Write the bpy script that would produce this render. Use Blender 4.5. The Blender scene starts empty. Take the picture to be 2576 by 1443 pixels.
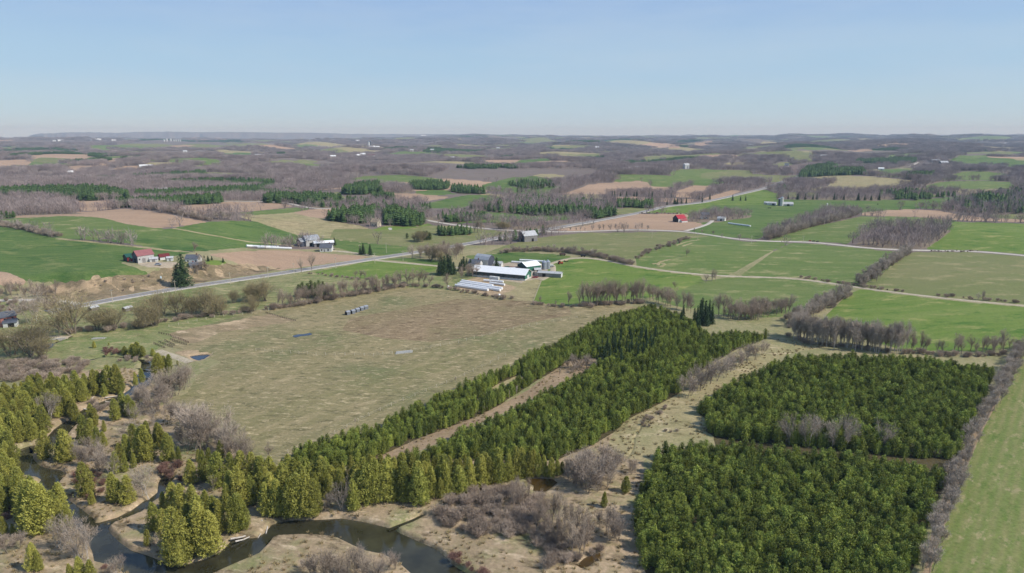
import bpy, bmesh, math, random
import numpy as np
from mathutils import Vector, Matrix, geometry

SC = bpy.context.scene
COL = SC.collection
R = math.radians

# ------------------------------------------------------------------ camera, sky, sun, exposure
CAM_Z = 100.0
PITCH = R(12.5)
FPX = 1024 / 36.0 * 24.0
cam_d = bpy.data.cameras.new('camera')
cam_d.lens = 24.0
cam_d.sensor_width = 36.0
cam_d.clip_start = 1.0
cam_d.clip_end = 80000.0
cam = bpy.data.objects.new('camera', cam_d)
COL.objects.link(cam)
cam.location = (0, 0, CAM_Z)
cam.rotation_euler = (R(90) - PITCH, 0, 0)
SC.camera = cam

SUN_EL, SUN_AZ = R(43), R(106)        # azimuth clockwise from the view direction (+Y)
world = bpy.data.worlds.new('World')
SC.world = world
world.use_nodes = True
wn = world.node_tree.nodes
wl = world.node_tree.links
wn.clear()
w_out = wn.new('ShaderNodeOutputWorld')
w_bg = wn.new('ShaderNodeBackground')
w_sky = wn.new('ShaderNodeTexSky')
w_sky.sky_type = 'NISHITA'
w_sky.sun_disc = False
w_sky.sun_elevation = SUN_EL
w_sky.sun_rotation = SUN_AZ
w_sky.altitude = 300
w_sky.air_density = 1.0
w_sky.dust_density = 0.0
w_sky.ozone_density = 3.0
w_bg.inputs['Strength'].default_value = 0.105
# thin pale spring sky: the physical sky blended with a measured pale-blue elevation curve and faint cirrus
w_tc = wn.new('ShaderNodeTexCoord'); w_sep = wn.new('ShaderNodeSeparateXYZ')
wl.new(w_tc.outputs['Generated'], w_sep.inputs[0])
w_ramp = wn.new('ShaderNodeValToRGB')
w_ramp.color_ramp.interpolation = 'EASE'
_el = w_ramp.color_ramp.elements
_el[0].position = 0.0; _el[0].color = (.56, .69, .77, 1)
_el[1].position = 1.0; _el[1].color = (.06, .15, .40, 1)
for _p, _c in ((.035, (.48, .645, .765, 1)), (.09, (.41, .60, .79, 1)), (.19, (.33, .50, .79, 1)), (.4, (.13, .26, .54, 1))):
    e = _el.new(_p); e.color = _c
wl.new(w_sep.outputs['Z'], w_ramp.inputs['Fac'])
w_scale = wn.new('ShaderNodeVectorMath'); w_scale.operation = 'SCALE'; w_scale.inputs['Scale'].default_value = 1.0 / 0.105
wl.new(w_ramp.outputs['Color'], w_scale.inputs[0])
w_map = wn.new('ShaderNodeMapping'); w_map.inputs['Scale'].default_value = (1.5, 1.5, 9.0); w_map.inputs['Rotation'].default_value = (.12, .2, .4)
wl.new(w_tc.outputs['Generated'], w_map.inputs['Vector'])
w_nz = wn.new('ShaderNodeTexNoise'); w_nz.inputs['Scale'].default_value = 1.6; w_nz.inputs['Detail'].default_value = 6; w_nz.inputs['Roughness'].default_value = .62
wl.new(w_map.outputs['Vector'], w_nz.inputs['Vector'])
w_mr = wn.new('ShaderNodeMapRange'); w_mr.inputs['From Min'].default_value = .42; w_mr.inputs['From Max'].default_value = .8; w_mr.inputs['To Max'].default_value = .55
wl.new(w_nz.outputs['Fac'], w_mr.inputs['Value'])
w_mix = wn.new('ShaderNodeMix'); w_mix.data_type = 'RGBA'; w_mix.inputs[0].default_value = .86
wl.new(w_sky.outputs['Color'], w_mix.inputs[6]); wl.new(w_scale.outputs[0], w_mix.inputs[7])
w_cir = wn.new('ShaderNodeMix'); w_cir.data_type = 'RGBA'; w_cir.inputs[7].default_value = (.53 / .105, .65 / .105, .78 / .105, 1)
wl.new(w_mr.outputs['Result'], w_cir.inputs[0]); wl.new(w_mix.outputs[2], w_cir.inputs[6])
wl.new(w_cir.outputs[2], w_bg.inputs['Color'])
wl.new(w_bg.outputs['Background'], w_out.inputs['Surface'])

sun_d = bpy.data.lights.new('sun', 'SUN')
sun_d.energy = 4.1
sun_d.angle = R(0.53)
sun_d.color = (1.0, 0.955, 0.88)
sun = bpy.data.objects.new('sun', sun_d)
COL.objects.link(sun)
sdir = Vector((math.sin(SUN_AZ) * math.cos(SUN_EL), math.cos(SUN_AZ) * math.cos(SUN_EL), math.sin(SUN_EL)))
sun.rotation_euler = sdir.to_track_quat('Z', 'Y').to_euler()
sun.location = (300, -200, 600)

SC.view_settings.view_transform = 'Standard'
SC.view_settings.look = 'None'
SC.view_settings.exposure = 0.0
SC.view_settings.gamma = 1.0
cy = SC.cycles
cy.max_bounces = 5
cy.diffuse_bounces = 2
cy.glossy_bounces = 2
cy.transmission_bounces = 2
cy.transparent_max_bounces = 4
cy.volume_bounces = 0
cy.use_denoising = True
cy.denoising_prefilter = 'ACCURATE'
cy.use_adaptive_sampling = True
cy.adaptive_threshold = 0.02
cy.caustics_reflective = False
cy.caustics_refractive = False

# ------------------------------------------------------------------ small helpers
def lin(r, g, b, k=1.0):
    f = lambda v: ((v / 255.0 + 0.055) / 1.055) ** 2.4 if v > 10 else v / 255.0 / 12.92
    return (f(r) * k, f(g) * k, f(b) * k, 1.0)

def tag(o, label=None, cat=None, group=None, kind=None):
    if label: o['label'] = label
    if cat: o['category'] = cat
    if group: o['group'] = group
    if kind: o['kind'] = kind
    return o

def mesh_np(name, V, F, smooth=False):
    """mesh from an (n,3) vertex array and an (m,k) face array (k = 3 or 4)"""
    V = np.asarray(V, np.float32); F = np.asarray(F, np.int32)
    m = bpy.data.meshes.new(name)
    m.vertices.add(len(V)); m.vertices.foreach_set('co', V.ravel())
    k = F.shape[1]
    m.loops.add(F.size); m.loops.foreach_set('vertex_index', F.ravel())
    m.polygons.add(len(F))
    m.polygons.foreach_set('loop_start', np.arange(0, F.size, k, dtype=np.int32))
    m.polygons.foreach_set('loop_total', np.full(len(F), k, np.int32))
    if smooth: m.polygons.foreach_set('use_smooth', np.ones(len(F), bool))
    m.update(calc_edges=True)
    return m

def link(name, me, parent=None, mat=None):
    o = bpy.data.objects.new(name, me)
    COL.objects.link(o)
    if parent is not None: o.parent = parent
    if mat is not None and me is not None and len(me.materials) == 0: me.materials.append(mat)
    return o

def empty(name, loc, rz=0.0, s=1.0):
    o = bpy.data.objects.new(name, None)
    o.empty_display_size = 0.5
    COL.objects.link(o)
    o.location = loc; o.rotation_euler = (0, 0, rz); o.scale = (s, s, s)
    return o

# ------------------------------------------------------------------ picture grid -> world
# Layout notes were taken from a 2576 x 1443 view of the scene; S brings them to the render's pixels.
S = 1024.0 / 2576.0
ROWS = (316.3, 597.4, 861.0, 1143.9)
def Z(c, r, pts):
    """points read off the enlarged tile in column c, row r of the view"""
    return [(644.0 * c + p[0] / 4.0, ROWS[r] + p[1] / 4.0) + tuple(p[2:]) for p in pts]

def ray_dirs(P):
    P = np.asarray(P, float)
    u = P[:, 0] * S - 512.0
    v = 286.5 - P[:, 1] * S
    cp, sp = math.cos(PITCH), math.sin(PITCH)
    d = np.stack([u, FPX * cp + v * sp, -FPX * sp + v * cp], 1)
    return d

def at_plane(P, z=0.0):
    d = ray_dirs(P)
    t = (z - CAM_Z) / np.minimum(d[:, 2], -1e-3)
    return np.stack([d[:, 0] * t, d[:, 1] * t, np.full(len(d), z)], 1)

def sstep(a, b, x):
    t = np.clip((x - a) / (b - a), 0, 1)
    return t * t * (3 - 2 * t)

# ------------------------------------------------------------------ terrain height
_rs = np.random.RandomState(11)
_W = []
for wl_, am in ((1500, 1.0), (1100, .8), (760, .8), (560, .6), (420, .45), (300, .3), (1900, 1.0), (900, .7)):
    th = _rs.uniform(0, 2 * math.pi); ph = _rs.uniform(0, 2 * math.pi)
    _W.append((2 * math.pi / wl_ * math.cos(th), 2 * math.pi / wl_ * math.sin(th), ph, am))
_WF = []
for wl_, am in ((6000, 1.0), (4200, .9), (3000, .8), (2300, .6)):
    th = _rs.uniform(0, 2 * math.pi); ph = _rs.uniform(0, 2 * math.pi)
    _WF.append((2 * math.pi / wl_ * math.cos(th), 2 * math.pi / wl_ * math.sin(th), ph, am))

# toe of the sandy bank along the highway, then the plateau behind it
_toe = at_plane([(-260, 760), (60, 742), (150, 738), (220, 742), (300, 737), (400, 724), (460, 714), (560, 701), (640, 691), (760, 675)])
_toe_az = np.arctan2(_toe[:, 0], _toe[:, 1]); _toe_r = np.hypot(_toe[:, 0], _toe[:, 1])
_toe_w = np.array([.5, .7, .9, 1, 1, 1, 1, .75, .25, 0.0])
def _bump(px, py, rx, ry, h):
    c = at_plane([(px, py)])[0]
    return (c[0], c[1], rx, ry, h)
_BUMPS = [_bump(230, 585, 190, 130, 7.0), _bump(620, 575, 160, 120, 4.0), _bump(1650, 800, 70, 90, 3.0),
          _bump(1560, 640, 120, 90, 3.5), _bump(2300, 585, 130, 90, 5.0), _bump(1750, 640, 90, 80, 3.0),
          _bump(2400, 700, 110, 90, 4.0), _bump(2330, 800, 80, 60, 2.5), _bump(1000, 560, 150, 110, 3.0)]

def height(x, y):
    x = np.asarray(x, float); y = np.asarray(y, float)
    r = np.hypot(x, y); az = np.arctan2(x, y)
    n = np.zeros_like(x)
    for kx, ky, ph, am in _W: n = n + am * np.sin(kx * x + ky * y + ph)
    nf = np.zeros_like(x)
    for kx, ky, ph, am in _WF: nf = nf + am * np.sin(kx * x + ky * y + ph)
    amp = 0.5 * sstep(260, 600, r) + 1.6 * sstep(650, 1300, r) + 4.2 * sstep(1300, 2600, r) + 3.0 * sstep(3000, 6000, r)
    h = amp * n
    h = h + sstep(2500, 9000, r) * 7.0 * nf
    h = h + 62.0 * sstep(2600, 14000, r) + 14.0 * sstep(9000, 20000, r)
    h = h - 58.0 * sstep(6000, 15000, r) * sstep(-0.06, -0.24, az)
    h = h + 24.0 * sstep(.3, .5, az) * sstep(2400, 4200, r) * (1 - .5 * sstep(5000, 8000, r))
    te = np.interp(az, _toe_az, _toe_r); tw = np.interp(az, _toe_az, _toe_w, left=.5, right=0)
    h = h + 10.5 * tw * sstep(te, te + 30, r) * (1 - 0.45 * sstep(te + 150, te + 600, r))
    for cx, cy_, rx, ry, hh in _BUMPS:
        h = h + hh * np.exp(-((x - cx) / rx) ** 2 - ((y - cy_) / ry) ** 2)
    # little unevenness of the flood plain
    h = h + 0.35 * np.sin(x * .11 + 1.3) * np.sin(y * .093 + .4) * (1 - sstep(250, 500, r))
    return h

_RM = np.concatenate([np.arange(60, 600, 3.0), np.arange(600, 2500, 12.0), np.geomspace(2500, 40000, 500)])
def at(P, lift=0.0):
    """world points where the sight lines through P meet the terrain (raised by lift); lift may be per point"""
    P = np.asarray([p[:2] for p in P], float)
    lift = np.broadcast_to(np.asarray(lift, float), (len(P),))
    d = ray_dirs(P); dh = np.hypot(d[:, 0], d[:, 1])
    ux, uy, uz = d[:, 0] / dh, d[:, 1] / dh, d[:, 2] / dh
    X = ux[:, None] * _RM; Y = uy[:, None] * _RM
    G = CAM_Z + uz[:, None] * _RM - (height(X, Y) + lift[:, None])
    below = G < 0
    k = np.where(below.any(1), below.argmax(1), len(_RM) - 1)
    k = np.maximum(k, 1)
    i = np.arange(len(P))
    g0, g1 = G[i, k - 1], G[i, k]
    f = np.clip(g0 / (g0 - g1 + 1e-9), 0, 1)
    r = _RM[k - 1] + f * (_RM[k] - _RM[k - 1])
    x, y = ux * r, uy * r
    return np.stack([x, y, height(x, y)], 1)

def dense(P, step=22.0, closed=True):
    out = []
    n = len(P)
    for i in range(n if closed else n - 1):
        a, b = P[i], P[(i + 1) % n]
        m = max(1, int(math.hypot(b[0] - a[0], b[1] - a[1]) / step))
        for j in range(m):
            t = j / m
            out.append(tuple(a[k] + (b[k] - a[k]) * t for k in range(2)))
    if not closed: out.append(tuple(P[-1][:2]))
    return out

def wpoly(P, toplift=0.0):
    """a closed outline read off the view -> world outline; toplift: height of what hides the far edge"""
    Q = dense([p[:2] for p in P])
    L = 0.0
    if toplift:
        ys = np.array([q[1] for q in Q]); L = toplift * (1 - (ys - ys.min()) / max(1e-6, ys.max() - ys.min()))
    return at(Q, L)[:, :2]

def inside(poly, x, y):
    px, py = poly[:, 0], poly[:, 1]
    c = np.zeros(x.shape, bool)
    m = (x >= px.min()) & (x <= px.max()) & (y >= py.min()) & (y <= py.max())
    if not m.any(): return c
    xs, ys = x[m], y[m]
    cc = np.zeros(xs.shape, bool)
    j = len(poly) - 1
    for i in range(len(poly)):
        if py[i] != py[j]:
            t = ((py[i] > ys) != (py[j] > ys)) & (xs < (px[j] - px[i]) * (ys - py[i]) / (py[j] - py[i]) + px[i])
            cc ^= t
        j = i
    c[m] = cc
    return c

def seg_dist(poly, x, y, closed=True):
    d2 = np.full(x.shape, 1e12)
    n = len(poly)
    for i in range(n if closed else n - 1):
        a, b = poly[i], poly[(i + 1) % n]
        vx, vy = b[0] - a[0], b[1] - a[1]
        t = np.clip(((x - a[0]) * vx + (y - a[1]) * vy) / (vx * vx + vy * vy + 1e-9), 0, 1)
        d2 = np.minimum(d2, (x - a[0] - t * vx) ** 2 + (y - a[1] - t * vy) ** 2)
    return np.sqrt(d2)

# ------------------------------------------------------------------ materials
def new_mat(name):
    m = bpy.data.materials.new(name); m.use_nodes = True
    nt = m.node_tree; b = nt.nodes['Principled BSDF']
    b.inputs['Roughness'].default_value = 0.9
    b.inputs['Specular IOR Level'].default_value = 0.15
    return m, nt, b

def mixc(nt, fac, a, b):
    n = nt.nodes.new('ShaderNodeMix'); n.data_type = 'RGBA'
    for s, v in ((n.inputs[0], fac), (n.inputs[6], a), (n.inputs[7], b)):
        if isinstance(v, (tuple, float, int)): s.default_value = v
        else: nt.links.new(v, s)
    return n.outputs[2]

def noise(nt, vec, scale, detail=3.0, rough=0.55, lo=0.35, hi=0.65):
    n = nt.nodes.new('ShaderNodeTexNoise'); n.inputs['Scale'].default_value = scale
    n.inputs['Detail'].default_value = detail; n.inputs['Roughness'].default_value = rough
    if vec is not None: nt.links.new(vec, n.inputs['Vector'])
    r = nt.nodes.new('ShaderNodeMapRange'); r.inputs['From Min'].default_value = lo; r.inputs['From Max'].default_value = hi
    nt.links.new(n.outputs['Fac'], r.inputs['Value'])
    return r.outputs['Result']

def ground_mat(name, c1, c2, c3, s1=0.02, s2=0.25, streak=None, rowc=None, k3=0.6, bump=0.25, patch=None, fleck=None):
    """field surface: broad patches c1/c2, fine mottling c3, optional streaks along an angle, rows of a sown crop"""
    m, nt, b = new_mat(name)
    geo = nt.nodes.new('ShaderNodeNewGeometry')
    mp = nt.nodes.new('ShaderNodeMapping')
    nt.links.new(geo.outputs['Position'], mp.inputs['Vector'])
    st = streak if streak is not None else 0.0
    mp.inputs['Rotation'].default_value = (0, 0, st)
    mq = nt.nodes.new('ShaderNodeMapping'); mq.inputs['Scale'].default_value = (0.22, 1, 1) if streak is not None else (1, 1, 1)
    nt.links.new(mp.outputs['Vector'], mq.inputs['Vector'])
    v = mq.outputs['Vector']
    col = mixc(nt, noise(nt, v, s1, 4, .6), c1, c2)
    f2 = nt.nodes.new('ShaderNodeMath'); f2.operation = 'MULTIPLY'; f2.inputs[1].default_value = k3
    nt.links.new(noise(nt, v, s2, 4, .65, .45, .72), f2.inputs[0])
    col = mixc(nt, f2.outputs[0], col, c3)
    if patch is not None:
        pc, ps, plo, phi = patch
        col = mixc(nt, noise(nt, geo.outputs['Position'], ps, 5, .6, plo, phi), col, pc)
    if rowc is not None:
        w = nt.nodes.new('ShaderNodeTexWave'); w.inputs['Scale'].default_value = rowc[0]; w.wave_profile = 'SIN'
        w.inputs['Distortion'].default_value = 2.0; w.inputs['Detail'].default_value = 2; w.inputs['Detail Scale'].default_value = .4
        w.bands_direction = 'Y'
        nt.links.new(mp.outputs['Vector'], w.inputs['Vector'])
        q = nt.nodes.new('ShaderNodeMath'); q.operation = 'MULTIPLY'; q.inputs[1].default_value = rowc[2]
        nt.links.new(w.outputs['Fac'], q.inputs[0])
        col = mixc(nt, q.outputs[0], col, rowc[1])
    if fleck is not None:
        m1 = nt.nodes.new('ShaderNodeMapping'); m1.inputs['Rotation'].default_value = (0, 0, fleck[3])
        m2 = nt.nodes.new('ShaderNodeMapping'); m2.inputs['Scale'].default_value = (.45, 1, 1)
        nt.links.new(geo.outputs['Position'], m1.inputs['Vector']); nt.links.new(m1.outputs['Vector'], m2.inputs['Vector'])
        for fc, sc_, lo_, hi_ in ((fleck[0], fleck[2], .53, .63), (fleck[1], fleck[2] * 1.37, .54, .66)):
            col = mixc(nt, noise(nt, m2.outputs['Vector'], sc_, 6, .72, lo_, hi_), col, fc)
    fine = noise(nt, geo.outputs['Position'], .9, 5, .75, .25, .75)
    hs = nt.nodes.new('ShaderNodeHueSaturation')
    vv = nt.nodes.new('ShaderNodeMapRange'); vv.inputs['To Min'].default_value = .68; vv.inputs['To Max'].default_value = 1.3
    nt.links.new(fine, vv.inputs['Value']); nt.links.new(vv.outputs['Result'], hs.inputs['Value'])
    nt.links.new(col, hs.inputs['Color'])
    nt.links.new(hs.outputs['Color'], b.inputs['Base Color'])
    bp = nt.nodes.new('ShaderNodeBump'); bp.inputs['Strength'].default_value = bump; bp.inputs['Distance'].default_value = .6
    nt.links.new(fine, bp.inputs['Height']); nt.links.new(bp.outputs['Normal'], b.inputs['Normal'])
    return m

def leaf_mat(name, c1, c2, c3, var=0.5, rough=.75, lo=.72, hi=1.28):
    """foliage / twigs: colour differs from tree to tree and from spray to spray"""
    m, nt, b = new_mat(name)
    b.inputs['Roughness'].default_value = rough
    oi = nt.nodes.new('ShaderNodeObjectInfo')
    tc = nt.nodes.new('ShaderNodeTexCoord')
    col = mixc(nt, oi.outputs['Random'], c1, c2)
    f = nt.nodes.new('ShaderNodeMath'); f.operation = 'MULTIPLY'; f.inputs[1].default_value = var
    nt.links.new(noise(nt, tc.outputs['Object'], 1.1, 3, .7, .35, .7), f.inputs[0])
    col = mixc(nt, f.outputs[0], col, c3)
    hs = nt.nodes.new('ShaderNodeHueSaturation')
    mth = nt.nodes.new('ShaderNodeMath'); mth.operation = 'MULTIPLY'; mth.inputs[1].default_value = 7.31
    fr = nt.nodes.new('ShaderNodeMath'); fr.operation = 'FRACT'
    nt.links.new(oi.outputs['Random'], mth.inputs[0]); nt.links.new(mth.outputs[0], fr.inputs[0])
    vv = nt.nodes.new('ShaderNodeMapRange'); vv.inputs['To Min'].default_value = lo; vv.inputs['To Max'].default_value = hi
    nt.links.new(fr.outputs[0], vv.inputs['Value']); nt.links.new(vv.outputs['Result'], hs.inputs['Value'])
    nt.links.new(col, hs.inputs['Color']); nt.links.new(hs.outputs['Color'], b.inputs['Base Color'])
    return m

def plain_mat(name, c, c2=None, scale=2.0, rough=.7, spec=.3, metal=0.0):
    m, nt, b = new_mat(name)
    b.inputs['Roughness'].default_value = rough; b.inputs['Specular IOR Level'].default_value = spec
    b.inputs['Metallic'].default_value = metal
    tc = nt.nodes.new('ShaderNodeTexCoord')
    c2 = c2 or tuple(v * .72 for v in c[:3]) + (1,)
    nt.links.new(mixc(nt, noise(nt, tc.outputs['Object'], scale, 5, .65, .35, .75), c, c2), b.inputs['Base Color'])
    return m
# ------------------------------------------------------------------ ground surfaces
ROW_R = at([(2340, 1443), (2556, 905)])
_row_ang = -math.atan2(ROW_R[1][1] - ROW_R[0][1], ROW_R[1][0] - ROW_R[0][0])
_pas = at([(700, 1110), (1500, 790)])
_pas_ang = -math.atan2(_pas[1][1] - _pas[0][1], _pas[1][0] - _pas[0][0])

GM = {
 'rough':   ground_mat('rough_grass', lin(160, 150, 112), lin(134, 134, 90), lin(182, 164, 130), .03, .3),
 'valley':  ground_mat('valley_grass', lin(140, 138, 94), lin(118, 132, 76), lin(168, 154, 114), .02, .2, k3=.7, fleck=(lin(106, 110, 66), lin(184, 168, 126), .12, .1)),
 'bank':    ground_mat('river_bank', lin(184, 160, 130), lin(162, 142, 112), lin(134, 126, 88), .045, .35, k3=.7,
                       patch=(lin(138, 138, 92), .05, .52, .66), fleck=(lin(112, 98, 74), lin(204, 182, 150), .22, .3)),
 'pasture': ground_mat('dry_pasture', lin(132, 126, 86), lin(152, 138, 102), lin(170, 152, 116), .018, .2, streak=_pas_ang, k3=.7,
                       patch=(lin(108, 116, 74), .02, .5, .7), fleck=(lin(112, 106, 74), lin(190, 172, 134), .3, .12)),
 'scrub':   ground_mat('brown_pasture', lin(152, 132, 102), lin(140, 126, 92), lin(126, 106, 82), .03, .22, streak=_pas_ang, k3=.7,
                       patch=(lin(136, 124, 90), .02, .5, .66), fleck=(lin(112, 94, 70), lin(186, 164, 128), .3, .12)),
 'green':   ground_mat('green_crop', lin(84, 109, 52), lin(99, 121, 62), lin(120, 130, 76), .011, .1, streak=.25, k3=.5, rowc=(.045, lin(112, 128, 68), .3), fleck=(lin(70, 100, 46), lin(128, 134, 80), .05, .25)),
 'vivid':   ground_mat('spring_green_crop', lin(98, 123, 50), lin(113, 133, 62), lin(134, 141, 80), .014, .1, streak=-.2, k3=.45, rowc=(.05, lin(126, 138, 70), .3), fleck=(lin(82, 114, 44), lin(154, 152, 92), .07, -.2)),
 'dull':    ground_mat('thin_green_field', lin(110, 124, 68), lin(98, 120, 60), lin(136, 138, 88), .012, .1, streak=.1, k3=.55, fleck=(lin(104, 122, 66), lin(160, 154, 106), .06, .1)),
 'olive':   ground_mat('olive_field', lin(122, 126, 78), lin(136, 132, 90), lin(112, 124, 70), .01, .1, streak=-.15, k3=.55, fleck=(lin(116, 124, 74), lin(160, 150, 108), .06, -.15)),
 'rows':    ground_mat('sown_field', lin(122, 130, 74), lin(138, 134, 86), lin(150, 142, 98), .02, .5, streak=_row_ang,
                       rowc=(.11, lin(106, 126, 60), .55), k3=.6, fleck=(lin(104, 122, 60), lin(160, 150, 108), .25, _row_ang)),
 'tan':     ground_mat('ploughed_earth', lin(188, 158, 130), lin(172, 144, 118), lin(156, 128, 104), .012, .1, streak=.15, k3=.4),
 'straw':   ground_mat('straw_meadow', lin(168, 152, 114), lin(152, 146, 102), lin(184, 164, 126), .02, .12, k3=.5, fleck=(lin(128, 120, 84), lin(196, 178, 140), .14, .2)),
 'sand':    ground_mat('bare_sand', lin(194, 168, 134), lin(174, 150, 118), lin(146, 126, 98), .1, .5, k3=.8, fleck=(lin(140, 122, 94), lin(204, 180, 146), .3, .3)),
 'slope':   ground_mat('rough_bank', lin(150, 130, 102), lin(130, 116, 88), lin(110, 100, 72), .06, .3, k3=.7, patch=(lin(184, 158, 124), .045, .54, .64), fleck=(lin(96, 84, 64), lin(190, 164, 130), .12, .2)),
 'gravel':  ground_mat('farm_yard', lin(196, 178, 152), lin(176, 160, 138), lin(156, 142, 118), .05, .4),
 'litter':  ground_mat('forest_floor', lin(134, 118, 100), lin(146, 132, 110), lin(118, 106, 84), .03, .2),
 'farfloor': ground_mat('wooded_land', lin(124, 110, 102), lin(132, 118, 108), lin(114, 106, 88), .004, .03, bump=.05),
 'dark':    ground_mat('dark_ploughed', lin(124, 106, 96), lin(112, 96, 88), lin(136, 118, 104), .01, .1),
 'path':    ground_mat('worn_track', lin(172, 148, 120), lin(152, 130, 104), lin(136, 124, 88), .06, .3),
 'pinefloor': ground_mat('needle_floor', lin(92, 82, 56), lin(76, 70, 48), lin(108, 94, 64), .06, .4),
 'concrete': ground_mat('concrete_pad', lin(200, 194, 184), lin(186, 180, 170), lin(170, 164, 152), .1, .5),
}

GM['paddock'] = ground_mat('sandy_paddock', lin(156, 136, 106), lin(140, 126, 94), lin(190, 164, 132), .04, .2, streak=.3, k3=.8, patch=(lin(204, 178, 144), .035, .52, .66), fleck=(lin(126, 112, 84), lin(206, 182, 150), .12, .3))
WOODS, PINES = 'litter', 'pinefloor'
REG = []      # (surface, object name, label, world outline, stand)   stand: what grows there
def reg(surf, name, label, P, lift=0.0, stand=None):
    REG.append((surf, name, label, wpoly(P, lift), stand))

# --- near and middle ground (later entries lie over earlier ones)
reg('valley', 'meadow', 'olive green valley meadow between the highway and the creek trees', [(-300, 800), (0, 745), (200, 772), (470, 724), (760, 684), (960, 650), (1110, 668), (1240, 690), (1240, 735), (1000, 722), (640, 780), (420, 860), (330, 925), (100, 935), (-300, 950)])
reg('pasture', 'pasture', 'wide dry pasture sloping up from the river to the farm', [(405, 1010), (470, 990), (500, 940), (560, 910), (420, 870), (440, 840), (640, 782), (1000, 722), (1250, 740), (1430, 768), (1560, 766), (1650, 780), (1450, 870), (1200, 985), (1000, 1085), (700, 1190), (640, 1150), (560, 1060), (470, 1020)])
reg('scrub', 'pasture', 'brown patchy part of the pasture below the farm', [(880, 800), (1030, 775), (1150, 752), (1330, 757), (1430, 772), (1440, 792), (1330, 812), (1210, 845), (1080, 860), (960, 850), (860, 830)])
reg('paddock', 'riding_paddock', 'fenced bare sandy paddock at the edge of the pasture', Z(0, 1, [(1700, 960), (1950, 905), (2300, 850), (2576, 790), (2740, 770), (2980, 840), (2600, 900), (2200, 960), (1980, 1060), (1880, 1060), (1740, 1000)]))
reg('green', 'field', 'dark green crop field on the rise beside the red roofed barn', [(-300, 560), (0, 567), (145, 600), (260, 613), (420, 630), (480, 636), (430, 645), (400, 655), (300, 660), (375, 687), (295, 695), (220, 705), (160, 712), (112, 710), (67, 707), (20, 685), (-300, 675)])
reg('tan', 'field', 'corner of tan bare field left of the sandy bank', [(-300, 683), (0, 683), (20, 685), (67, 707), (60, 715), (-300, 722)])
reg('dull', 'field', 'pale green domed field below the tan ploughed field', Z(0, 0, [(-1200, 950), (0, 940), (300, 920), (700, 905), (900, 915), (1080, 935), (1250, 985), (1550, 1030), (1750, 1040), (1300, 1100), (900, 1150), (650, 1140), (580, 1120), (0, 990), (-1200, 940)]))
reg('tan', 'ploughed_field', 'tan ploughed field behind the domed green field', Z(0, 0, [(-200, 935), (20, 920), (240, 880), (600, 868), (900, 865), (1260, 835), (1450, 850), (1640, 880), (1900, 935), (2100, 965), (1850, 1005), (1560, 1030), (1250, 985), (1080, 935), (900, 915), (600, 908), (300, 925)]))
reg('tan', 'ploughed_field', 'tan ploughed field under the dark pine strip', [(362, 521), (437, 516), (500, 511), (575, 507.5), (644, 506), (719, 514), (739, 519), (694, 525), (644, 530), (550, 536), (487, 542), (425, 529)])
reg('tan', 'ploughed_field', 'small tan ploughed field between bare woods and pines', [(172, 509), (250, 505), (345, 501), (320, 520), (237, 531), (215, 531)])
reg('straw', 'meadow', 'straw coloured meadow above the long green field', [(600, 545), (644, 531), (744, 528), (790, 543), (860, 560), (900, 566), (937, 577), (1020, 570), (1150, 570), (1090, 585), (1014, 592), (944, 614), (834, 602), (744, 590), (677, 569), (644, 558)])
reg('olive', 'meadow', 'olive meadow beside the small cream house', [(830, 600), (840, 575), (937, 577), (1020, 568), (1150, 569), (1240, 580), (1290, 583), (1165, 612), (1090, 625), (1029, 620), (945, 613)])
reg('green', 'field', 'long green field running from the domed rise to the crossroads', [(437, 574), (520, 559), (587, 555), (644, 557), (677, 569), (744, 590), (834, 602), (945, 614), (1029, 621), (1026, 637), (956, 644), (880, 632), (830, 618), (760, 612), (640, 620), (500, 633), (420, 628), (320, 612), (240, 605), (325, 592)])
reg('tan', 'ploughed_field', 'tan ploughed strip left of the pine grove', [(734, 534), (794, 526), (856, 524), (944, 521), (974, 525), (920, 534), (819, 549), (784, 547)])
reg('dull', 'meadow', 'narrow green strip under the curving gravel road', [(600, 535), (644, 531), (744, 522), (784, 525), (731, 535), (644, 541)])
reg('tan', 'ploughed_field', 'brown ploughed field above the highway cutting', [(520, 640), (620, 631), (735, 629), (850, 640), (930, 645), (905, 652), (760, 672), (700, 680), (660, 685), (620, 668), (560, 650)])
reg('slope', 'sand_bank', 'rough eroded bank above the highway', [(60, 735), (150, 712), (220, 704), (295, 695), (375, 687), (420, 672), (520, 668), (620, 664), (712, 675), (644, 690), (470, 716), (375, 731), (282, 747), (200, 763), (150, 755)])
for q, P in enumerate(([(228, 699), (250, 694), (290, 700), (268, 703), (292, 718), (316, 736), (306, 736), (266, 709), (244, 702)], [(172, 744), (183, 733), (203, 731), (188, 738), (184, 745), (194, 756), (186, 755)],
          [(332, 717), (430, 720), (445, 727), (395, 733), (345, 724)], [(322, 720), (340, 720), (336, 735), (322, 727)], [(540, 672), (560, 681), (566, 694), (553, 697), (535, 676)], [(612, 660), (640, 665), (655, 680), (648, 684), (630, 672)], [(390, 687), (425, 705), (412, 708)],
          [(260, 753), (300, 742), (330, 741), (280, 753)], [(654, 665), (690, 672), (700, 678), (680, 676)])):
    reg('sand', 'sand_patch', 'bare sand exposed on the bank above the highway', P)
reg('gravel', 'farm_yard', 'pale gravel yard of the red roofed barn', [(340, 664), (385, 658), (440, 659), (455, 665), (430, 672), (390, 674), (360, 670)])
reg('vivid', 'lawn', 'dark green lawn beside the house behind the spruces', [(515, 652), (545, 654), (575, 662), (540, 668), (515, 664)])
reg('vivid', 'field', 'green strip between highway and farm lane', [(784, 686), (861, 671), (939, 655), (1101, 670), (1094, 682), (1014, 697), (939, 702), (869, 698), (819, 691)])
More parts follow.
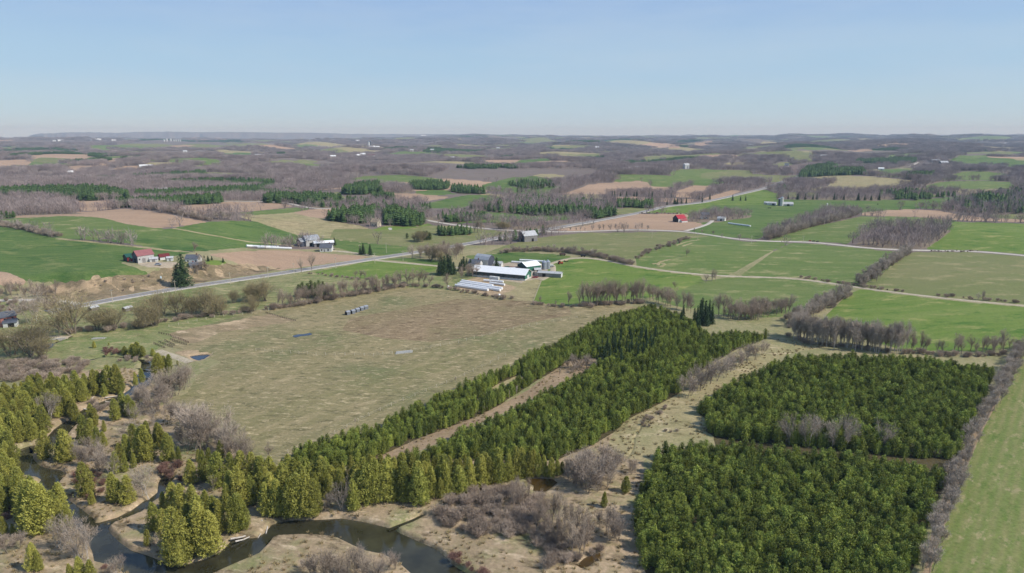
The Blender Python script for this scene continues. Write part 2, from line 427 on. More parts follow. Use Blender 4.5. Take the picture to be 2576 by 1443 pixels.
reg('green', 'field', 'green lawn along the lane below the roadside trees', [(960, 650), (1034, 649), (1100, 655), (1150, 668), (1100, 668)])
reg('green', 'field', 'green paddock behind the white roofed dairy farm', [(1164, 645), (1220, 640), (1288, 634), (1400, 640), (1440, 645), (1380, 666), (1320, 662), (1240, 665)])
reg('gravel', 'farm_yard', 'pale yard between the dairy barns', [(1215, 674), (1250, 664), (1300, 658), (1380, 664), (1398, 680), (1404, 702), (1370, 706), (1330, 706), (1312, 712), (1210, 696)])
reg('sand', 'farm_yard', 'bare earth yard holding the white bale rows', [(1140, 725), (1160, 708), (1210, 694), (1240, 705), (1300, 722), (1270, 740), (1250, 745)])
reg('straw', 'meadow', 'straw tinted paddock below the dairy farm', [(1262, 742), (1300, 724), (1318, 706), (1365, 702), (1343, 757), (1320, 756)])
reg('vivid', 'field', 'bright green field right of the dairy farm', [(1363, 705), (1385, 668), (1438, 648), (1478, 648), (1538, 659), (1600, 674), (1688, 686), (1763, 694), (1770, 708), (1713, 728), (1638, 748), (1453, 765), (1385, 767), (1343, 758)])
reg('olive', 'field', 'olive green field between hedge and gravel road', [(1205, 642), (1288, 630), (1413, 632), (1503, 645), (1588, 662), (1600, 640), (1728, 600), (1790, 595), (1713, 583), (1463, 586), (1355, 598), (1280, 615)])
reg('dull', 'field', 'green field with swirling tyre marks above the farm lane', [(1600, 640), (1728, 600), (1790, 594), (1863, 606), (1932, 609), (1985, 611), (1945, 630), (1856, 680), (1825, 694), (1688, 683), (1600, 671)])
reg('dull', 'field', 'green field between the two farm lanes left of the sloping hedge', [(1992, 611), (2107, 618), (2207, 629), (2290, 633), (2200, 700), (2160, 722), (2082, 709), (2007, 697), (1862, 694), (1950, 630)])
reg('olive', 'field', 'brownish green field right of the sloping hedge', [(2292, 634), (2432, 634), (2576, 646), (2860, 670), (2860, 790), (2576, 767), (2432, 755), (2257, 735), (2160, 721), (2205, 700)])
reg('dull', 'field', 'rising green field above the pine plantation', [(1640, 752), (1713, 728), (1770, 708), (1830, 698), (2007, 701), (2120, 722), (2140, 737), (2090, 768), (2000, 795), (1900, 800), (1800, 790), (1700, 770)])
reg('vivid', 'field', 'bright green field above the birch row', [(2135, 740), (2165, 727), (2257, 740), (2357, 752), (2432, 760), (2576, 773), (2860, 800), (2860, 900), (2576, 872), (2470, 885), (2270, 880), (2090, 830), (2060, 810)])
reg('vivid', 'field', 'bright green field right of the bare woodlot', [(2330, 628), (2400, 558), (2576, 562), (2860, 570), (2860, 655), (2576, 641), (2507, 633), (2432, 629)])
reg('tan', 'ploughed_field', 'tan ploughed band in front of the dark hillside wood', Z(3, 0, [(930, 880), (1200, 850), (1500, 840), (1700, 850), (1900, 890), (2100, 915), (2576, 945), (3300, 990), (3300, 1010), (2576, 970), (1900, 950), (1700, 935), (1500, 915), (950, 905)]))
reg('olive', 'field', 'pale green strip under the dark hillside wood', Z(3, 0, [(2100, 910), (2300, 893), (2576, 885), (3300, 880), (3300, 980), (2576, 943)]))
reg('dull', 'field', 'green field left of the bare woodlot', Z(3, 0, [(0, 1160), (150, 1085), (330, 1040), (650, 975), (950, 910), (1500, 918), (1700, 938), (1900, 953), (1830, 985), (1700, 1020), (1100, 1010), (840, 1150), (800, 1190), (420, 1158), (100, 1162)]))
reg('green', 'field', 'sweeping green field below the silo farm', Z(3, 0, [(-700, 1090), (-1000, 990), (-700, 800), (-200, 760), (0, 735), (250, 745), (560, 738), (850, 758), (1130, 750), (1560, 745), (2000, 700), (2400, 690), (2200, 720), (1900, 760), (1700, 830), (1500, 835), (1200, 848), (930, 872), (700, 850), (520, 880), (250, 1000), (0, 1080), (-100, 1140), (-500, 1120)]))
reg('vivid', 'field', 'green field above the red roofed barn', Z(2, 0, [(1330, 878), (1550, 815), (1900, 778), (2160, 725), (2540, 640), (2700, 690), (2576, 800), (2300, 800), (2000, 800), (1850, 880)]))
reg('tan', 'ploughed_field', 'tan ploughed field beside the red roofed barn', Z(2, 0, [(400, 1058), (700, 1000), (940, 955), (1270, 890), (1700, 885), (1780, 890), (1760, 950), (1900, 985), (1940, 1000), (1860, 1030), (1740, 1055), (1200, 1040), (700, 1060)]))
reg('green', 'field', 'small green field left of the red roofed barn', Z(2, 0, [(0, 900), (200, 885), (560, 900), (600, 930), (560, 945), (300, 960), (0, 970)]))
reg('olive', 'field', 'green clearing inside the mixed wood', Z(2, 0, [(1000, 850), (1050, 830), (1290, 830), (1430, 815), (1400, 850), (1270, 878), (1100, 890), (1040, 900)]))
reg('green', 'field', 'green field in front of the mixed wood', Z(1, 0, [(2280, 850), (2576, 850), (2800, 900), (3100, 900), (3050, 945), (2576, 970), (2000, 985), (2080, 970), (2360, 905)]))
reg('vivid', 'lawn', 'green lawn of the small cream house', Z(1, 0, [(1170, 1045), (1300, 1010), (1460, 1000), (1740, 985), (1780, 1000), (1500, 1040), (1200, 1060)]))
reg('concrete', 'concrete_pad', 'pale concrete pad on the lawn of the cream house', Z(1, 0, [(1300, 1040), (1330, 1025), (1400, 1035), (1360, 1046)]))
reg('tan', 'ploughed_field', 'brown ploughed field under the hill of bare woods', Z(2, 0, [(480, 690), (650, 640), (780, 590), (1000, 570), (1280, 555), (1370, 575), (1390, 610), (1600, 625), (1580, 680), (1230, 670), (1000, 690), (600, 690)]))
reg('tan', 'ploughed_field', 'brown ploughed field left of the highway climb', Z(2, 0, [(1590, 680), (1820, 603), (2020, 605), (1980, 650), (1930, 700), (1800, 730), (1660, 720)]))
reg('tan', 'ploughed_field', 'narrow brown field along the climbing highway', Z(2, 0, [(2000, 710), (2200, 650), (2330, 650), (2200, 700), (2040, 750), (1880, 745)]))
reg('tan', 'ploughed_field', 'brown ploughed strip behind the roadside conifers', Z(2, 0, [(930, 715), (1230, 712), (1880, 740), (1800, 770), (1500, 770), (1200, 750), (1050, 765)]))
reg('straw', 'meadow', 'pale meadow left of the conifer clump', Z(2, 0, [(440, 705), (600, 690), (1000, 698), (900, 712), (560, 712)]))
reg('green', 'field', 'green field sloping under the wooded hill', Z(2, 0, [(-320, 600), (-100, 545), (0, 520), (230, 508), (430, 545), (300, 560), (100, 565), (-60, 590), (120, 640), (400, 610), (520, 610), (470, 670), (350, 695), (100, 690), (0, 680), (-250, 650)]))
reg('straw', 'meadow', 'grassy crest of the wooded hill', Z(2, 0, [(200, 500), (300, 485), (430, 487), (540, 500), (460, 540), (300, 515)]))
reg('green', 'field', 'long green field in front of the wooded hill', Z(1, 0, [(1660, 800), (1900, 740), (2100, 700), (2300, 695), (2500, 715), (2300, 760), (2150, 800), (2050, 830), (1750, 830)]))
reg('tan', 'ploughed_field', 'tan field behind the dark hedge of conifers', Z(1, 0, [(1270, 690), (1400, 680), (1700, 690), (1960, 720), (1700, 760), (1400, 745)]))
reg('green', 'field', 'green field right of the bare grove', Z(1, 0, [(1600, 660), (1800, 645), (1950, 650), (1960, 680), (2050, 690), (1760, 700), (1600, 680)]))
reg('dull', 'field', 'pale green hill field in the middle distance', Z(1, 0, [(880, 560), (1000, 520), (1200, 500), (1470, 495), (1700, 515), (1900, 545), (1500, 570), (1250, 575), (1000, 585)]))
reg('olive', 'field', 'olive field left of the dark pine grove', Z(1, 0, [(640, 700), (850, 660), (840, 690), (930, 730), (760, 712)]))
# --- far fields
_far = [
 ('tan', 'tan field below the far bare woods', 0, [(240, 300), (500, 285), (930, 290), (900, 320), (850, 345), (520, 320), (330, 330)]),
 ('tan', 'small tan field on a far slope', 0, [(1000, 385), (1090, 340), (1200, 330), (1300, 340), (1200, 375), (1100, 390)]),
 ('tan', 'broad tan field beside the far white barn', 0, [(560, 410), (900, 398), (1130, 395), (1050, 420), (870, 440), (800, 475), (700, 450)]),
 ('tan', 'tan field in front of the far white barn', 0, [(960, 475), (1050, 450), (1200, 415), (1420, 405), (1400, 435), (1250, 440), (1100, 478)]),
 ('straw', 'pale field behind the far white barn', 0, [(1420, 385), (1560, 368), (1880, 375), (1750, 400), (1530, 410), (1420, 405)]),
 ('olive', 'olive field left of the far woods', 0, [(0, 410), (200, 398), (380, 402), (450, 425), (250, 430), (0, 430)]),
 ('dull', 'pale green far field near the pine strip', 0, [(1880, 425), (2060, 385), (2350, 375), (2200, 400), (2000, 440)]),
 ('olive', 'thin olive field by the far pines', 0, [(2130, 455), (2500, 405), (2500, 425), (2250, 460)]),
 ('green', 'dark green far field', 0, [(2200, 285), (2350, 270), (2560, 275), (2500, 300), (2300, 302)]),
 ('straw', 'pale strip above the long pine stand', 0, [(500, 632), (800, 605), (1040, 588), (1040, 600), (800, 620), (560, 640)]),
 ('olive', 'olive clearing left of the far pines', 0, [(80, 590), (300, 582), (330, 595), (120, 600)]),
 ('dull', 'green far slope under the ridge', 0, [(0, 215), (240, 205), (230, 235), (0, 245)]),
 ('tan', 'tan strip beside the grain bins', 0, [(1680, 215), (1830, 192), (2000, 200), (1900, 212)]),
 ('olive', 'olive far field in the centre', 1, [(0, 380), (200, 350), (500, 345), (640, 365), (500, 385), (300, 400), (0, 385)]),
 ('dull', 'green far field above the bare woods', 1, [(480, 430), (700, 405), (780, 408), (700, 430), (520, 445)]),
 ('dull', 'green slope behind the barn with silos', 1, [(330, 195), (560, 190), (700, 205), (520, 220), (350, 212)]),
 ('straw', 'pale quarry like patch by the far pines', 1, [(250, 285), (400, 265), (590, 262), (560, 272), (300, 292)]),
 ('green', 'green slope below the far farm with silos', 1, [(700, 300), (800, 270), (980, 265), (960, 290), (800, 305)]),
 ('dull', 'long green far slope', 1, [(1220, 300), (1450, 255), (1700, 265), (1950, 285), (1700, 305), (1400, 305)]),
 ('straw', 'pale strip on a far ridge', 1, [(600, 200), (800, 203), (1080, 208), (900, 215), (640, 208)]),
 ('dull', 'pale green far field on the wooded slope', 1, [(1050, 372), (1200, 352), (1400, 350), (1250, 375), (1080, 385)]),
 ('olive', 'dull far field in the woods', 1, [(0, 550), (100, 535), (200, 540), (60, 565)]),
 ('tan', 'tan far field in the distance', 1, [(2010, 205), (2150, 195), (2300, 205), (2100, 215)]),
 ('green', 'green far field below the ridge', 2, [(0, 380), (150, 340), (380, 328), (420, 345), (180, 372), (300, 390), (430, 370), (300, 405), (0, 400)]),
 ('tan', 'pale tan far slope by the farmstead', 2, [(1250, 200), (1400, 170), (1600, 178), (1700, 190), (1690, 230), (1450, 225), (1300, 210)]),
 ('tan', 'tan far field left of the long ridge', 2, [(1780, 215), (1900, 165), (2070, 158), (2000, 185), (1880, 215)]),
 ('green', 'small green far clearing', 2, [(1130, 395), (1250, 383), (1320, 395), (1250, 408), (1150, 405)]),
 ('dull', 'pale green far rise above the ploughed land', 2, [(1010, 555), (1100, 520), (1300, 500), (1560, 510), (1560, 545), (1370, 570), (1280, 553), (1080, 570)]),
 ('dull', 'light green field below the white house', 2, [(1500, 470), (1700, 445), (1900, 432), (2190, 450), (2100, 460), (1900, 475), (1900, 520), (1700, 530), (1620, 500)]),
 ('green', 'green far field right of the white house', 2, [(1640, 580), (1800, 545), (2050, 545), (2180, 565), (2020, 600), (1830, 600)]),
 ('straw', 'pale strip along the far field', 2, [(1860, 395), (2150, 372), (2576, 362), (2576, 385), (2300, 395), (2100, 390)]),
 ('dark', 'dark ploughed far field', 2, [(1870, 420), (2200, 400), (2500, 410), (2300, 430), (2180, 440)]),
 ('tan', 'tan far clearing in the woods', 2, [(2000, 300), (2100, 290), (2210, 292), (2150, 310), (2020, 310)]),
 ('straw', 'pale far field at the ridge', 2, [(2380, 195), (2480, 170), (2700, 160), (2700, 185), (2460, 200)]),
 ('olive', 'pale green knoll in the far fields', 3, [(120, 300), (250, 280), (400, 278), (520, 300), (450, 320), (300, 335), (180, 325)]),
 ('tan', 'tan far slope on the right', 3, [(1050, 205), (1200, 182), (1380, 170), (1480, 188), (1300, 195), (1180, 210)]),
 ('tan', 'small tan field in the far woods', 3, [(800, 250), (900, 235), (1070, 238), (1000, 255), (850, 262)]),
 ('dull', 'olive strips among far hedges', 3, [(330, 225), (480, 215), (640, 225), (520, 245), (420, 245)]),
 ('tan', 'tan far field at the picture side', 3, [(60, 190), (160, 160), (250, 185), (180, 200)]),
 ('dark', 'dark ploughed field beside the pine wood', 3, [(60, 445), (200, 400), (420, 370), (620, 345), (540, 380), (360, 425), (300, 490), (180, 500), (230, 450)]),
 ('olive', 'thin pale fields left of the pine wood', 3, [(0, 390), (120, 370), (300, 350), (540, 325), (450, 350), (250, 385), (100, 410), (0, 415)]),
 ('green', 'wide green field beside the far barns', 3, [(1800, 370), (1850, 330), (2000, 320), (2300, 330), (2576, 345), (3000, 370), (3000, 430), (2576, 405), (2200, 400), (1900, 405), (1850, 385)]),
 ('dull', 'pale green rise above the far green field', 3, [(1900, 318), (2050, 290), (2270, 292), (2200, 325), (2000, 320)]),
 ('dull', 'light green field between the right hedges', 3, [(1740, 545), (1820, 500), (1950, 462), (2150, 460), (2380, 475), (2440, 520), (2380, 550), (2000, 545)]),
 ('dull', 'long light green field below the right hedge', 3, [(1560, 620), (1700, 575), (1800, 560), (2100, 555), (2560, 570), (2460, 610), (2400, 635), (2000, 640), (1650, 640)]),
 ('green', 'green field above the rough pasture', 3, [(980, 465), (1150, 440), (1330, 435), (1510, 455), (1430, 480), (1370, 525), (1150, 505), (1000, 485)]),
 ('straw', 'rough scrubby pasture on the right', 3, [(330, 560), (450, 520), (650, 500), (850, 505), (1100, 515), (1400, 545), (1650, 560), (1500, 600), (1250, 640), (900, 660), (600, 660), (360, 640), (600, 610), (640, 570)]),
 ('olive', 'pale strip over the conifer hedge', 3, [(120, 680), (300, 668), (500, 680), (480, 710), (200, 720)]),
 ('dull', 'thin green strip below the right hedge', 3, [(1330, 690), (1600, 695), (1800, 705), (1600, 715), (1400, 712)]),
]
for surf, lab, c, P in _far:
    reg(surf, 'far_field', lab, Z(c, 0, P), 0.0, 'farfield')
# --- river flat, tracks, plantation floors
reg('rows', 'field', 'sown field with faint rows along the right hedge', [(2600, 860), (2560, 905), (2520, 990), (2470, 1090), (2420, 1210), (2375, 1330), (2330, 1470), (2300, 1600), (3100, 1600), (3000, 860)])
reg('bank', 'river_flat', 'tan river flat with dry grass around the bends', [(-300, 960), (0, 985), (90, 965), (200, 935), (330, 925), (420, 990), (410, 1010), (480, 1030), (640, 1150), (700, 1192), (900, 1180), (1000, 1160), (1400, 1160), (1540, 1085), (1600, 1030), (1660, 1040), (1620, 1130), (1620, 1240), (1625, 1330), (1640, 1600), (-500, 1600)])
reg('straw', 'grass_strip', 'straw grass strip between the two pine plantations', [(1540, 1090), (1590, 1045), (1690, 1000), (1720, 960), (1850, 880), (1960, 848), (2110, 870), (2000, 885), (1930, 915), (1850, 965), (1770, 1015), (1755, 1035), (1790, 1065), (1780, 1095), (1660, 1125), (1620, 1160), (1560, 1150), (1530, 1120)])
reg('pinefloor', 'forest_floor', 'gap floor coloured dark for shade between the two right plantation blocks', [(1790, 1080), (1960, 1095), (2300, 1125), (2400, 1140), (2395, 1190), (2300, 1180), (2000, 1150), (1800, 1125)])  # dark floor surface stands in for the shade between the blocks
reg('sand', 'pond_rim', 'bare sandy rim around the blue pond', Z(0, 2, [(1740, 100), (1850, 82), (2010, 76), (1990, 104), (2145, 98), (2140, 118), (2080, 165), (2000, 188), (1930, 192), (1880, 150), (1800, 125)]))
reg('path', 'forest_floor', 'brown shrubby floor of the saplings along the sown field', [(2570, 870), (2505, 980), (2440, 1090), (2390, 1195), (2350, 1315), (2318, 1460), (2335, 1460), (2372, 1330), (2418, 1205), (2468, 1090), (2520, 990), (2565, 900)])
PINE_REG = {
 'west': [(700, 1180, 0), (704, 1150, 3.4), (760, 1118, 3.6), (860, 1087, 3.6), (1000, 1040, 3.6), (1160, 965, 3.6), (1300, 905, 3.6), (1420, 845, 3.6), (1520, 797, 3.6), (1600, 775, 3.6), (1640, 764, 3.6), (1720, 790, 5), (1760, 800, 5), (1640, 850, 0), (1500, 905, 0), (1425, 915, 0), (1380, 940, 0), (1290, 996, 0), (1200, 1056, 0), (1060, 1106, 0), (930, 1166, 0), (800, 1182, 0)],
 'middle': [(985, 1166, 2), (1100, 1122, 2), (1250, 1052, 2), (1380, 986, 2), (1480, 942, 2), (1520, 902, 1), (1620, 850, 0), (1740, 800, 5), (1790, 830, 5), (1860, 825, 5), (1930, 832, 4), (1850, 880, 0), (1730, 952, 0), (1708, 990, 0), (1580, 1055, 0), (1540, 1090, 0), (1480, 1125, 0), (1400, 1158, 0), (1100, 1160, 0)],
 'upper right': [(1930, 908, 5), (1990, 888, 5), (2060, 888, 5), (2150, 884, 5), (2260, 888, 5), (2420, 908, 5), (2505, 914, 5), (2475, 1000, 0), (2440, 1080, 0), (2400, 1160, 0), (2300, 1155, 0), (2100, 1135, 0), (1960, 1120, 0), (1800, 1100, 0), (1775, 1085, 0), (1785, 1062, 0), (1758, 1040, 0), (1775, 1012, 1), (1850, 962, 3)],
 'lower right': [(1640, 1142, 2), (1680, 1112, 4.5), (1800, 1104, 4.5), (1960, 1122, 4.5), (2100, 1133, 4.5), (2300, 1152, 4.5), (2390, 1180, 4), (2350, 1275, 0), (2325, 1350, 0), (2290, 1450, 0), (2270, 1560, 0), (1650, 1560, 0), (1625, 1450, 0), (1605, 1340, 0), (1600, 1280, 0), (1610, 1240, 0), (1650, 1180, 0)],
}
PINE_POLY = {}
for k, P in PINE_REG.items():
    PINE_POLY[k] = at([p[:2] for p in P], np.array([p[2] for p in P], float))[:, :2]
    REG.append((PINES, 'needle_floor', 'brown needle floor under the %s pine block' % k, PINE_POLY[k], None))
CLEARING = at([(1192, 1010), (1245, 998), (1322, 956), (1308, 942), (1248, 968)])[:, :2]
REG.append(('straw', 'clearing', 'small straw clearing inside the long pine strip', CLEARING, None))
PATH_STRIP = at([(930, 1160), (1060, 1100), (1200, 1048), (1330, 980), (1425, 910), (1500, 900), (1490, 934), (1380, 980), (1250, 1046), (1100, 1116), (985, 1162)])[:, :2]
REG.append(('path', 'track', 'brown open track between the two pine strips', PATH_STRIP, None))

# --- woods in the middle distance
STANDS = []
def wood(kind, label, P, h=10.0, dens=1 / 45.0):
    w = wpoly(P, h * (.5 if kind == 'pine' else .9))
    REG.append((WOODS if kind == 'bare' else PINES, 'forest_floor', label, w, (kind, h, dens)))
wood('bare', 'leaf covered floor of the bare woodlot right of the lanes', [(2138, 618), (2165, 600), (2200, 580), (2215, 560), (2330, 552), (2400, 562), (2370, 590), (2330, 622), (2230, 629)], 9)
wood('bare', 'floor of the dark hillside wood on the right', Z(3, 0, [(1740, 800), (1800, 770), (2050, 720), (2100, 690), (2400, 640), (2576, 570), (3300, 540), (3300, 890), (2576, 890), (2300, 895), (2050, 880), (1850, 850)]), 10)
wood('pine', 'conifers inside the dark hillside wood', Z(3, 0, [(2080, 800), (2150, 700), (2350, 720), (2420, 810), (2250, 820)]), 10, 1 / 60.)
wood('bare', 'floor of the bare wood beside the ploughed fields', Z(0, 0, [(-400, 760), (0, 710), (250, 700), (450, 700), (600, 740), (700, 790), (760, 840), (860, 865), (600, 866), (240, 885), (0, 915), (-400, 930)]), 10)
wood('pine', 'floor of the long dark pine stand on the left', Z(0, 0, [(-400, 670), (0, 655), (520, 632), (900, 625), (1130, 655), (1290, 690), (1290, 735), (900, 752), (740, 755), (600, 740), (450, 700), (0, 720), (-400, 740)]), 10, 1 / 30.)
wood('pine', 'floor of the pine stand behind the gravel road', Z(0, 0, [(1360, 730), (1360, 690), (1640, 690), (2000, 655), (2576, 630), (2700, 590), (2760, 555), (2760, 600), (2576, 690), (2300, 710), (2000, 720), (1700, 735)]), 9, 1 / 35.)
wood('pine', 'floor of the pine strip above the tan field', Z(0, 0, [(1150, 830), (1180, 780), (1400, 775), (2000, 725), (2230, 715), (2230, 765), (1800, 790), (1400, 818)]), 9, 1 / 35.)
wood('bare', 'floor of the bare wood by the gravel road', Z(0, 0, [(2230, 765), (2240, 700), (2576, 690), (2660, 720), (2560, 755)]), 9)
wood('pine', 'floor of the dark pines above the curving road', Z(1, 0, [(70, 765), (100, 720), (200, 705), (640, 700), (880, 738), (870, 760), (700, 790), (500, 805), (330, 775)]), 10, 1 / 40.)
wood('bare', 'floor of the bare wood between pines and road', Z(1, 0, [(450, 800), (700, 770), (880, 750), (900, 800), (640, 815), (560, 828)]), 8)
wood('pine', 'floor of the dark pine grove in the middle distance', Z(1, 0, [(860, 690), (900, 640), (1080, 590), (1240, 575), (1280, 670), (1130, 685), (1080, 700)]), 10, 1 / 35.)
wood('pine', 'floor of the clipped conifer block', Z(1, 0, [(1150, 740), (1155, 695), (1390, 700), (1392, 745)]), 8, 1 / 16.)
wood('bare', 'floor of the rounded bare grove', Z(1, 0, [(1240, 660), (1250, 580), (1400, 560), (1540, 600), (1590, 670), (1450, 680)]), 10)
wood('pine', 'floor of the olive conifer wood', Z(1, 0, [(1520, 600), (1600, 565), (1800, 560), (1950, 590), (1930, 640), (1700, 650), (1600, 640)]), 9, 1 / 45.)
wood('pine', 'floor of the dark conifers by the green hill', Z(1, 0, [(1950, 650), (2000, 610), (2200, 620), (2310, 660), (2300, 690), (2050, 680)]), 9, 1 / 45.)
wood('bare', 'floor of the mixed wood along the gravel road', Z(1, 0, [(850, 820), (900, 780), (1250, 750), (1600, 760), (1650, 830), (1690, 940), (1680, 1000), (1480, 1020), (1300, 1000), (1340, 840), (1200, 815)]), 9, 1 / 55.)
wood('pine', 'floor of the green pine stand beside the cream house', Z(1, 0, [(700, 940), (760, 890), (900, 855), (1180, 845), (1170, 965), (1060, 985), (850, 965)]), 9, 1 / 16.)
wood('pine', 'floor of the pines behind the cream house', Z(1, 0, [(1290, 985), (1310, 850), (1500, 840), (1690, 900), (1690, 990), (1560, 1015), (1480, 1020)]), 9, 1 / 22.)
wood('bare', 'floor of the scrub wood right of the gravel road', Z(1, 0, [(1690, 900), (1850, 850), (2050, 820), (2280, 860), (2320, 900), (2150, 930), (1900, 975), (1760, 955)]), 8, 1 / 55.)
wood('pine', 'floor of the pine row below the scrub wood', Z(1, 0, [(1780, 970), (1900, 940), (2330, 890), (2330, 925), (2000, 972), (1850, 980)]), 7, 1 / 20.)
wood('pine', 'floor of the short conifer row by the highway', Z(1, 0, [(1820, 1108), (1825, 1065), (2170, 1045), (2170, 1085), (1950, 1108)]), 7, 1 / 14.)
wood('bare', 'floor of the broad mixed wood beyond the highway', Z(1, 0, [(2130, 800), (2250, 760), (2500, 730), (2700, 690), (2900, 700), (3200, 730), (3500, 760), (3620, 800), (3620, 880), (3400, 920), (3250, 900), (2900, 860), (2576, 870), (2200, 830)]), 10, 1 / 45.)
wood('pine', 'floor of the conifers inside the broad mixed wood', Z(2, 0, [(0, 850), (200, 830), (600, 830), (880, 870), (1040, 860), (1040, 910), (850, 945), (700, 880), (450, 885), (180, 890)]), 9, 1 / 45.)
wood('pine', 'floor of the dark conifers by the highway', Z(2, 0, [(1050, 822), (1060, 770), (1180, 755), (1250, 790), (1420, 780), (1420, 830), (1290, 830), (1200, 815)]), 9, 1 / 35.)
wood('bare', 'floor of the thicket along the highway', Z(2, 0, [(0, 1040), (0, 990), (200, 960), (560, 950), (700, 910), (830, 930), (850, 950), (700, 985), (400, 1040), (270, 1056)]), 7, 1 / 40.)
wood('bare', 'floor of the bare grove around the red roofed barn', Z(2, 0, [(1750, 950), (1780, 900), (1900, 830), (2100, 820), (2300, 840), (2430, 860), (2400, 890), (2200, 930), (2100, 965), (1900, 975)]), 9, 1 / 70.)
wood('pine', 'floor of the pine wood where the highway crests', Z(3, 0, [(310, 530), (330, 480), (450, 420), (600, 370), (700, 400), (640, 440), (960, 440), (980, 490), (700, 497), (500, 510)]), 10, 1 / 40.)
wood('pine', 'floor of the far pine wood above the bare slope', Z(3, 0, [(860, 370), (900, 345), (1100, 335), (1300, 320), (1500, 330), (1480, 370), (1300, 385), (1000, 375)]), 10, 1 / 45.)
wood('bare', 'floor of the bare slope below the far pines', Z(3, 0, [(700, 430), (800, 390), (1000, 380), (1480, 375), (1400, 415), (1180, 435), (960, 440)]), 9)
wood('pine', 'floor of the rounded conifer clump', Z(3, 0, [(1390, 540), (1400, 500), (1550, 475), (1680, 480), (1640, 530), (1500, 545)]), 10, 1 / 50.)
wood('bare', 'floor of the bare hedge wood right of the rough pasture', Z(3, 0, [(1420, 600), (1500, 560), (1640, 540), (1760, 480), (1750, 545), (1650, 580), (1500, 615)]), 8)
wood('bare', 'floor of the bare wood above the thin green strip', Z(3, 0, [(1120, 690), (1350, 660), (1700, 650), (2100, 650), (2450, 640), (2400, 680), (2000, 695), (1600, 690), (1200, 700)]), 8)
wood('bare', 'floor of the hedge between the right hand fields', Z(3, 0, [(1740, 560), (1745, 545), (2100, 545), (2380, 550), (2380, 565), (2000, 558)]), 5)
wood('bare', 'floor of the scrub below the rough pasture', Z(3, 0, [(100, 740), (300, 720), (640, 690), (1100, 665), (1300, 690), (1250, 745), (900, 755), (560, 738), (250, 742)]), 7, 1 / 60.)
# ------------------------------------------------------------------ water outlines
WATER_Z = -1.1
_riv = (Z(0, 3, [(735, 615), (790, 720), (880, 860), (940, 960), (970, 1080), (1120, 1110), (1230, 1150), (1330, 1260), (1500, 1420), (1800, 1420), (2050, 1240), (2300, 1130), (2576, 1020)]) +
        Z(1, 3, [(90, 930), (150, 850), (230, 825), (470, 815), (700, 820), (850, 850), (1000, 920), (1130, 970), (1300, 1000), (1460, 1080), (1560, 1170), (1700, 1300), (1900, 1500), (2600, 1500), (2300, 1300), (2100, 1195), (2000, 1140), (1900, 1040), (1800, 960), (1620, 880), (1440, 800), (1380, 760), (1230, 720), (1050, 680), (860, 650), (600, 665), (330, 670), (170, 710), (100, 790), (20, 840)]) +
        Z(0, 3, [(2530, 850), (2400, 850), (2330, 880), (2290, 930), (2200, 1000), (2080, 1060), (1900, 1110), (1750, 1130), (1600, 1080), (1480, 1030), (1300, 970), (1180, 880), (1100, 800), (1070, 750), (1130, 700), (1280, 640), (1400, 590), (1500, 500), (1620, 420), (1660, 340), (1700, 290), (1740, 230), (1650, 200), (1610, 290), (1600, 380), (1500, 460), (1460, 470), (1340, 560), (1180, 640), (1000, 690), (930, 700), (860, 670), (780, 610)]))
RIVER = at_plane(dense(_riv, 12.0), WATER_Z)[:, :2]
_up = Z(0, 2, [(1500, 190), (1490, 260), (1480, 350), (1380, 490), (1200, 565), (1000, 640), (860, 700), (815, 770), (700, 815), (600, 900), (530, 1010), (470, 1085), (300, 1065), (190, 1110)]) + Z(0, 3, [(205, 70), (290, 165), (430, 195), (570, 195), (520, 270), (410, 335), (450, 430), (600, 520), (740, 630), (860, 730)])
def ribbon(P, width, z=None, closed=False, step=10.0):
    """edges of a strip of given width along a line read off the view"""
    Q = np.array(dense(P, step, False))
    W = at_plane(Q, z)[:, :2] if z is not None else at(Q)[:, :2]
    for _ in range(3):
        W[1:-1] = .25 * W[:-2] + .5 * W[1:-1] + .25 * W[2:]
    T = np.gradient(W, axis=0); T /= np.linalg.norm(T, axis=1)[:, None] + 1e-9
    N = np.stack([-T[:, 1], T[:, 0]], 1)
    w = np.asarray(width, float) / 2
    w = np.broadcast_to(w, (len(W),))[:, None]
    return W, W + N * w, W - N * w
_uc, _ul, _ur = ribbon(_up, 5.2, WATER_Z)
UPSTREAM = np.concatenate([_ul, _ur[::-1]])
def _pond(P, drop=.6):
    w = at(dense(P, 8.0))
    return w[:, :2], float(w[:, 2].min()) - drop
PONDS = [('pond', 'blue pond with bare sandy rim beside the pasture', *_pond(Z(0, 2, [(1915, 130), (1960, 118), (2040, 112), (2120, 104), (2080, 130), (2040, 160), (2000, 170), (1950, 152)]))),
         ('pool', 'shallow blue puddle in the middle of the pasture', *_pond(Z(1, 1, [(370, 985), (420, 968), (480, 965), (540, 955), (560, 968), (520, 978), (450, 985), (400, 997)]), .3)),
         ('pool', 'dark pool below the creek culvert', *_pond(Z(0, 1, [(425, 1090), (450, 1060), (490, 1050), (528, 1056), (520, 1085), (480, 1110), (440, 1108)]))),
         ('marsh_pool', 'rust coloured marsh pool beside the cedar row', *_pond(Z(2, 3, [(160, 245), (280, 235), (400, 240), (440, 265), (400, 300), (340, 345), (300, 360), (230, 350), (240, 300), (180, 270)]), .25)),
         ('marsh_pool', 'dark marsh pool beside the thicket at the bottom', *_pond(Z(2, 3, [(680, 1090), (740, 1040), (820, 1000), (880, 990), (870, 1020), (810, 1065), (750, 1100), (700, 1110)]), .25))]
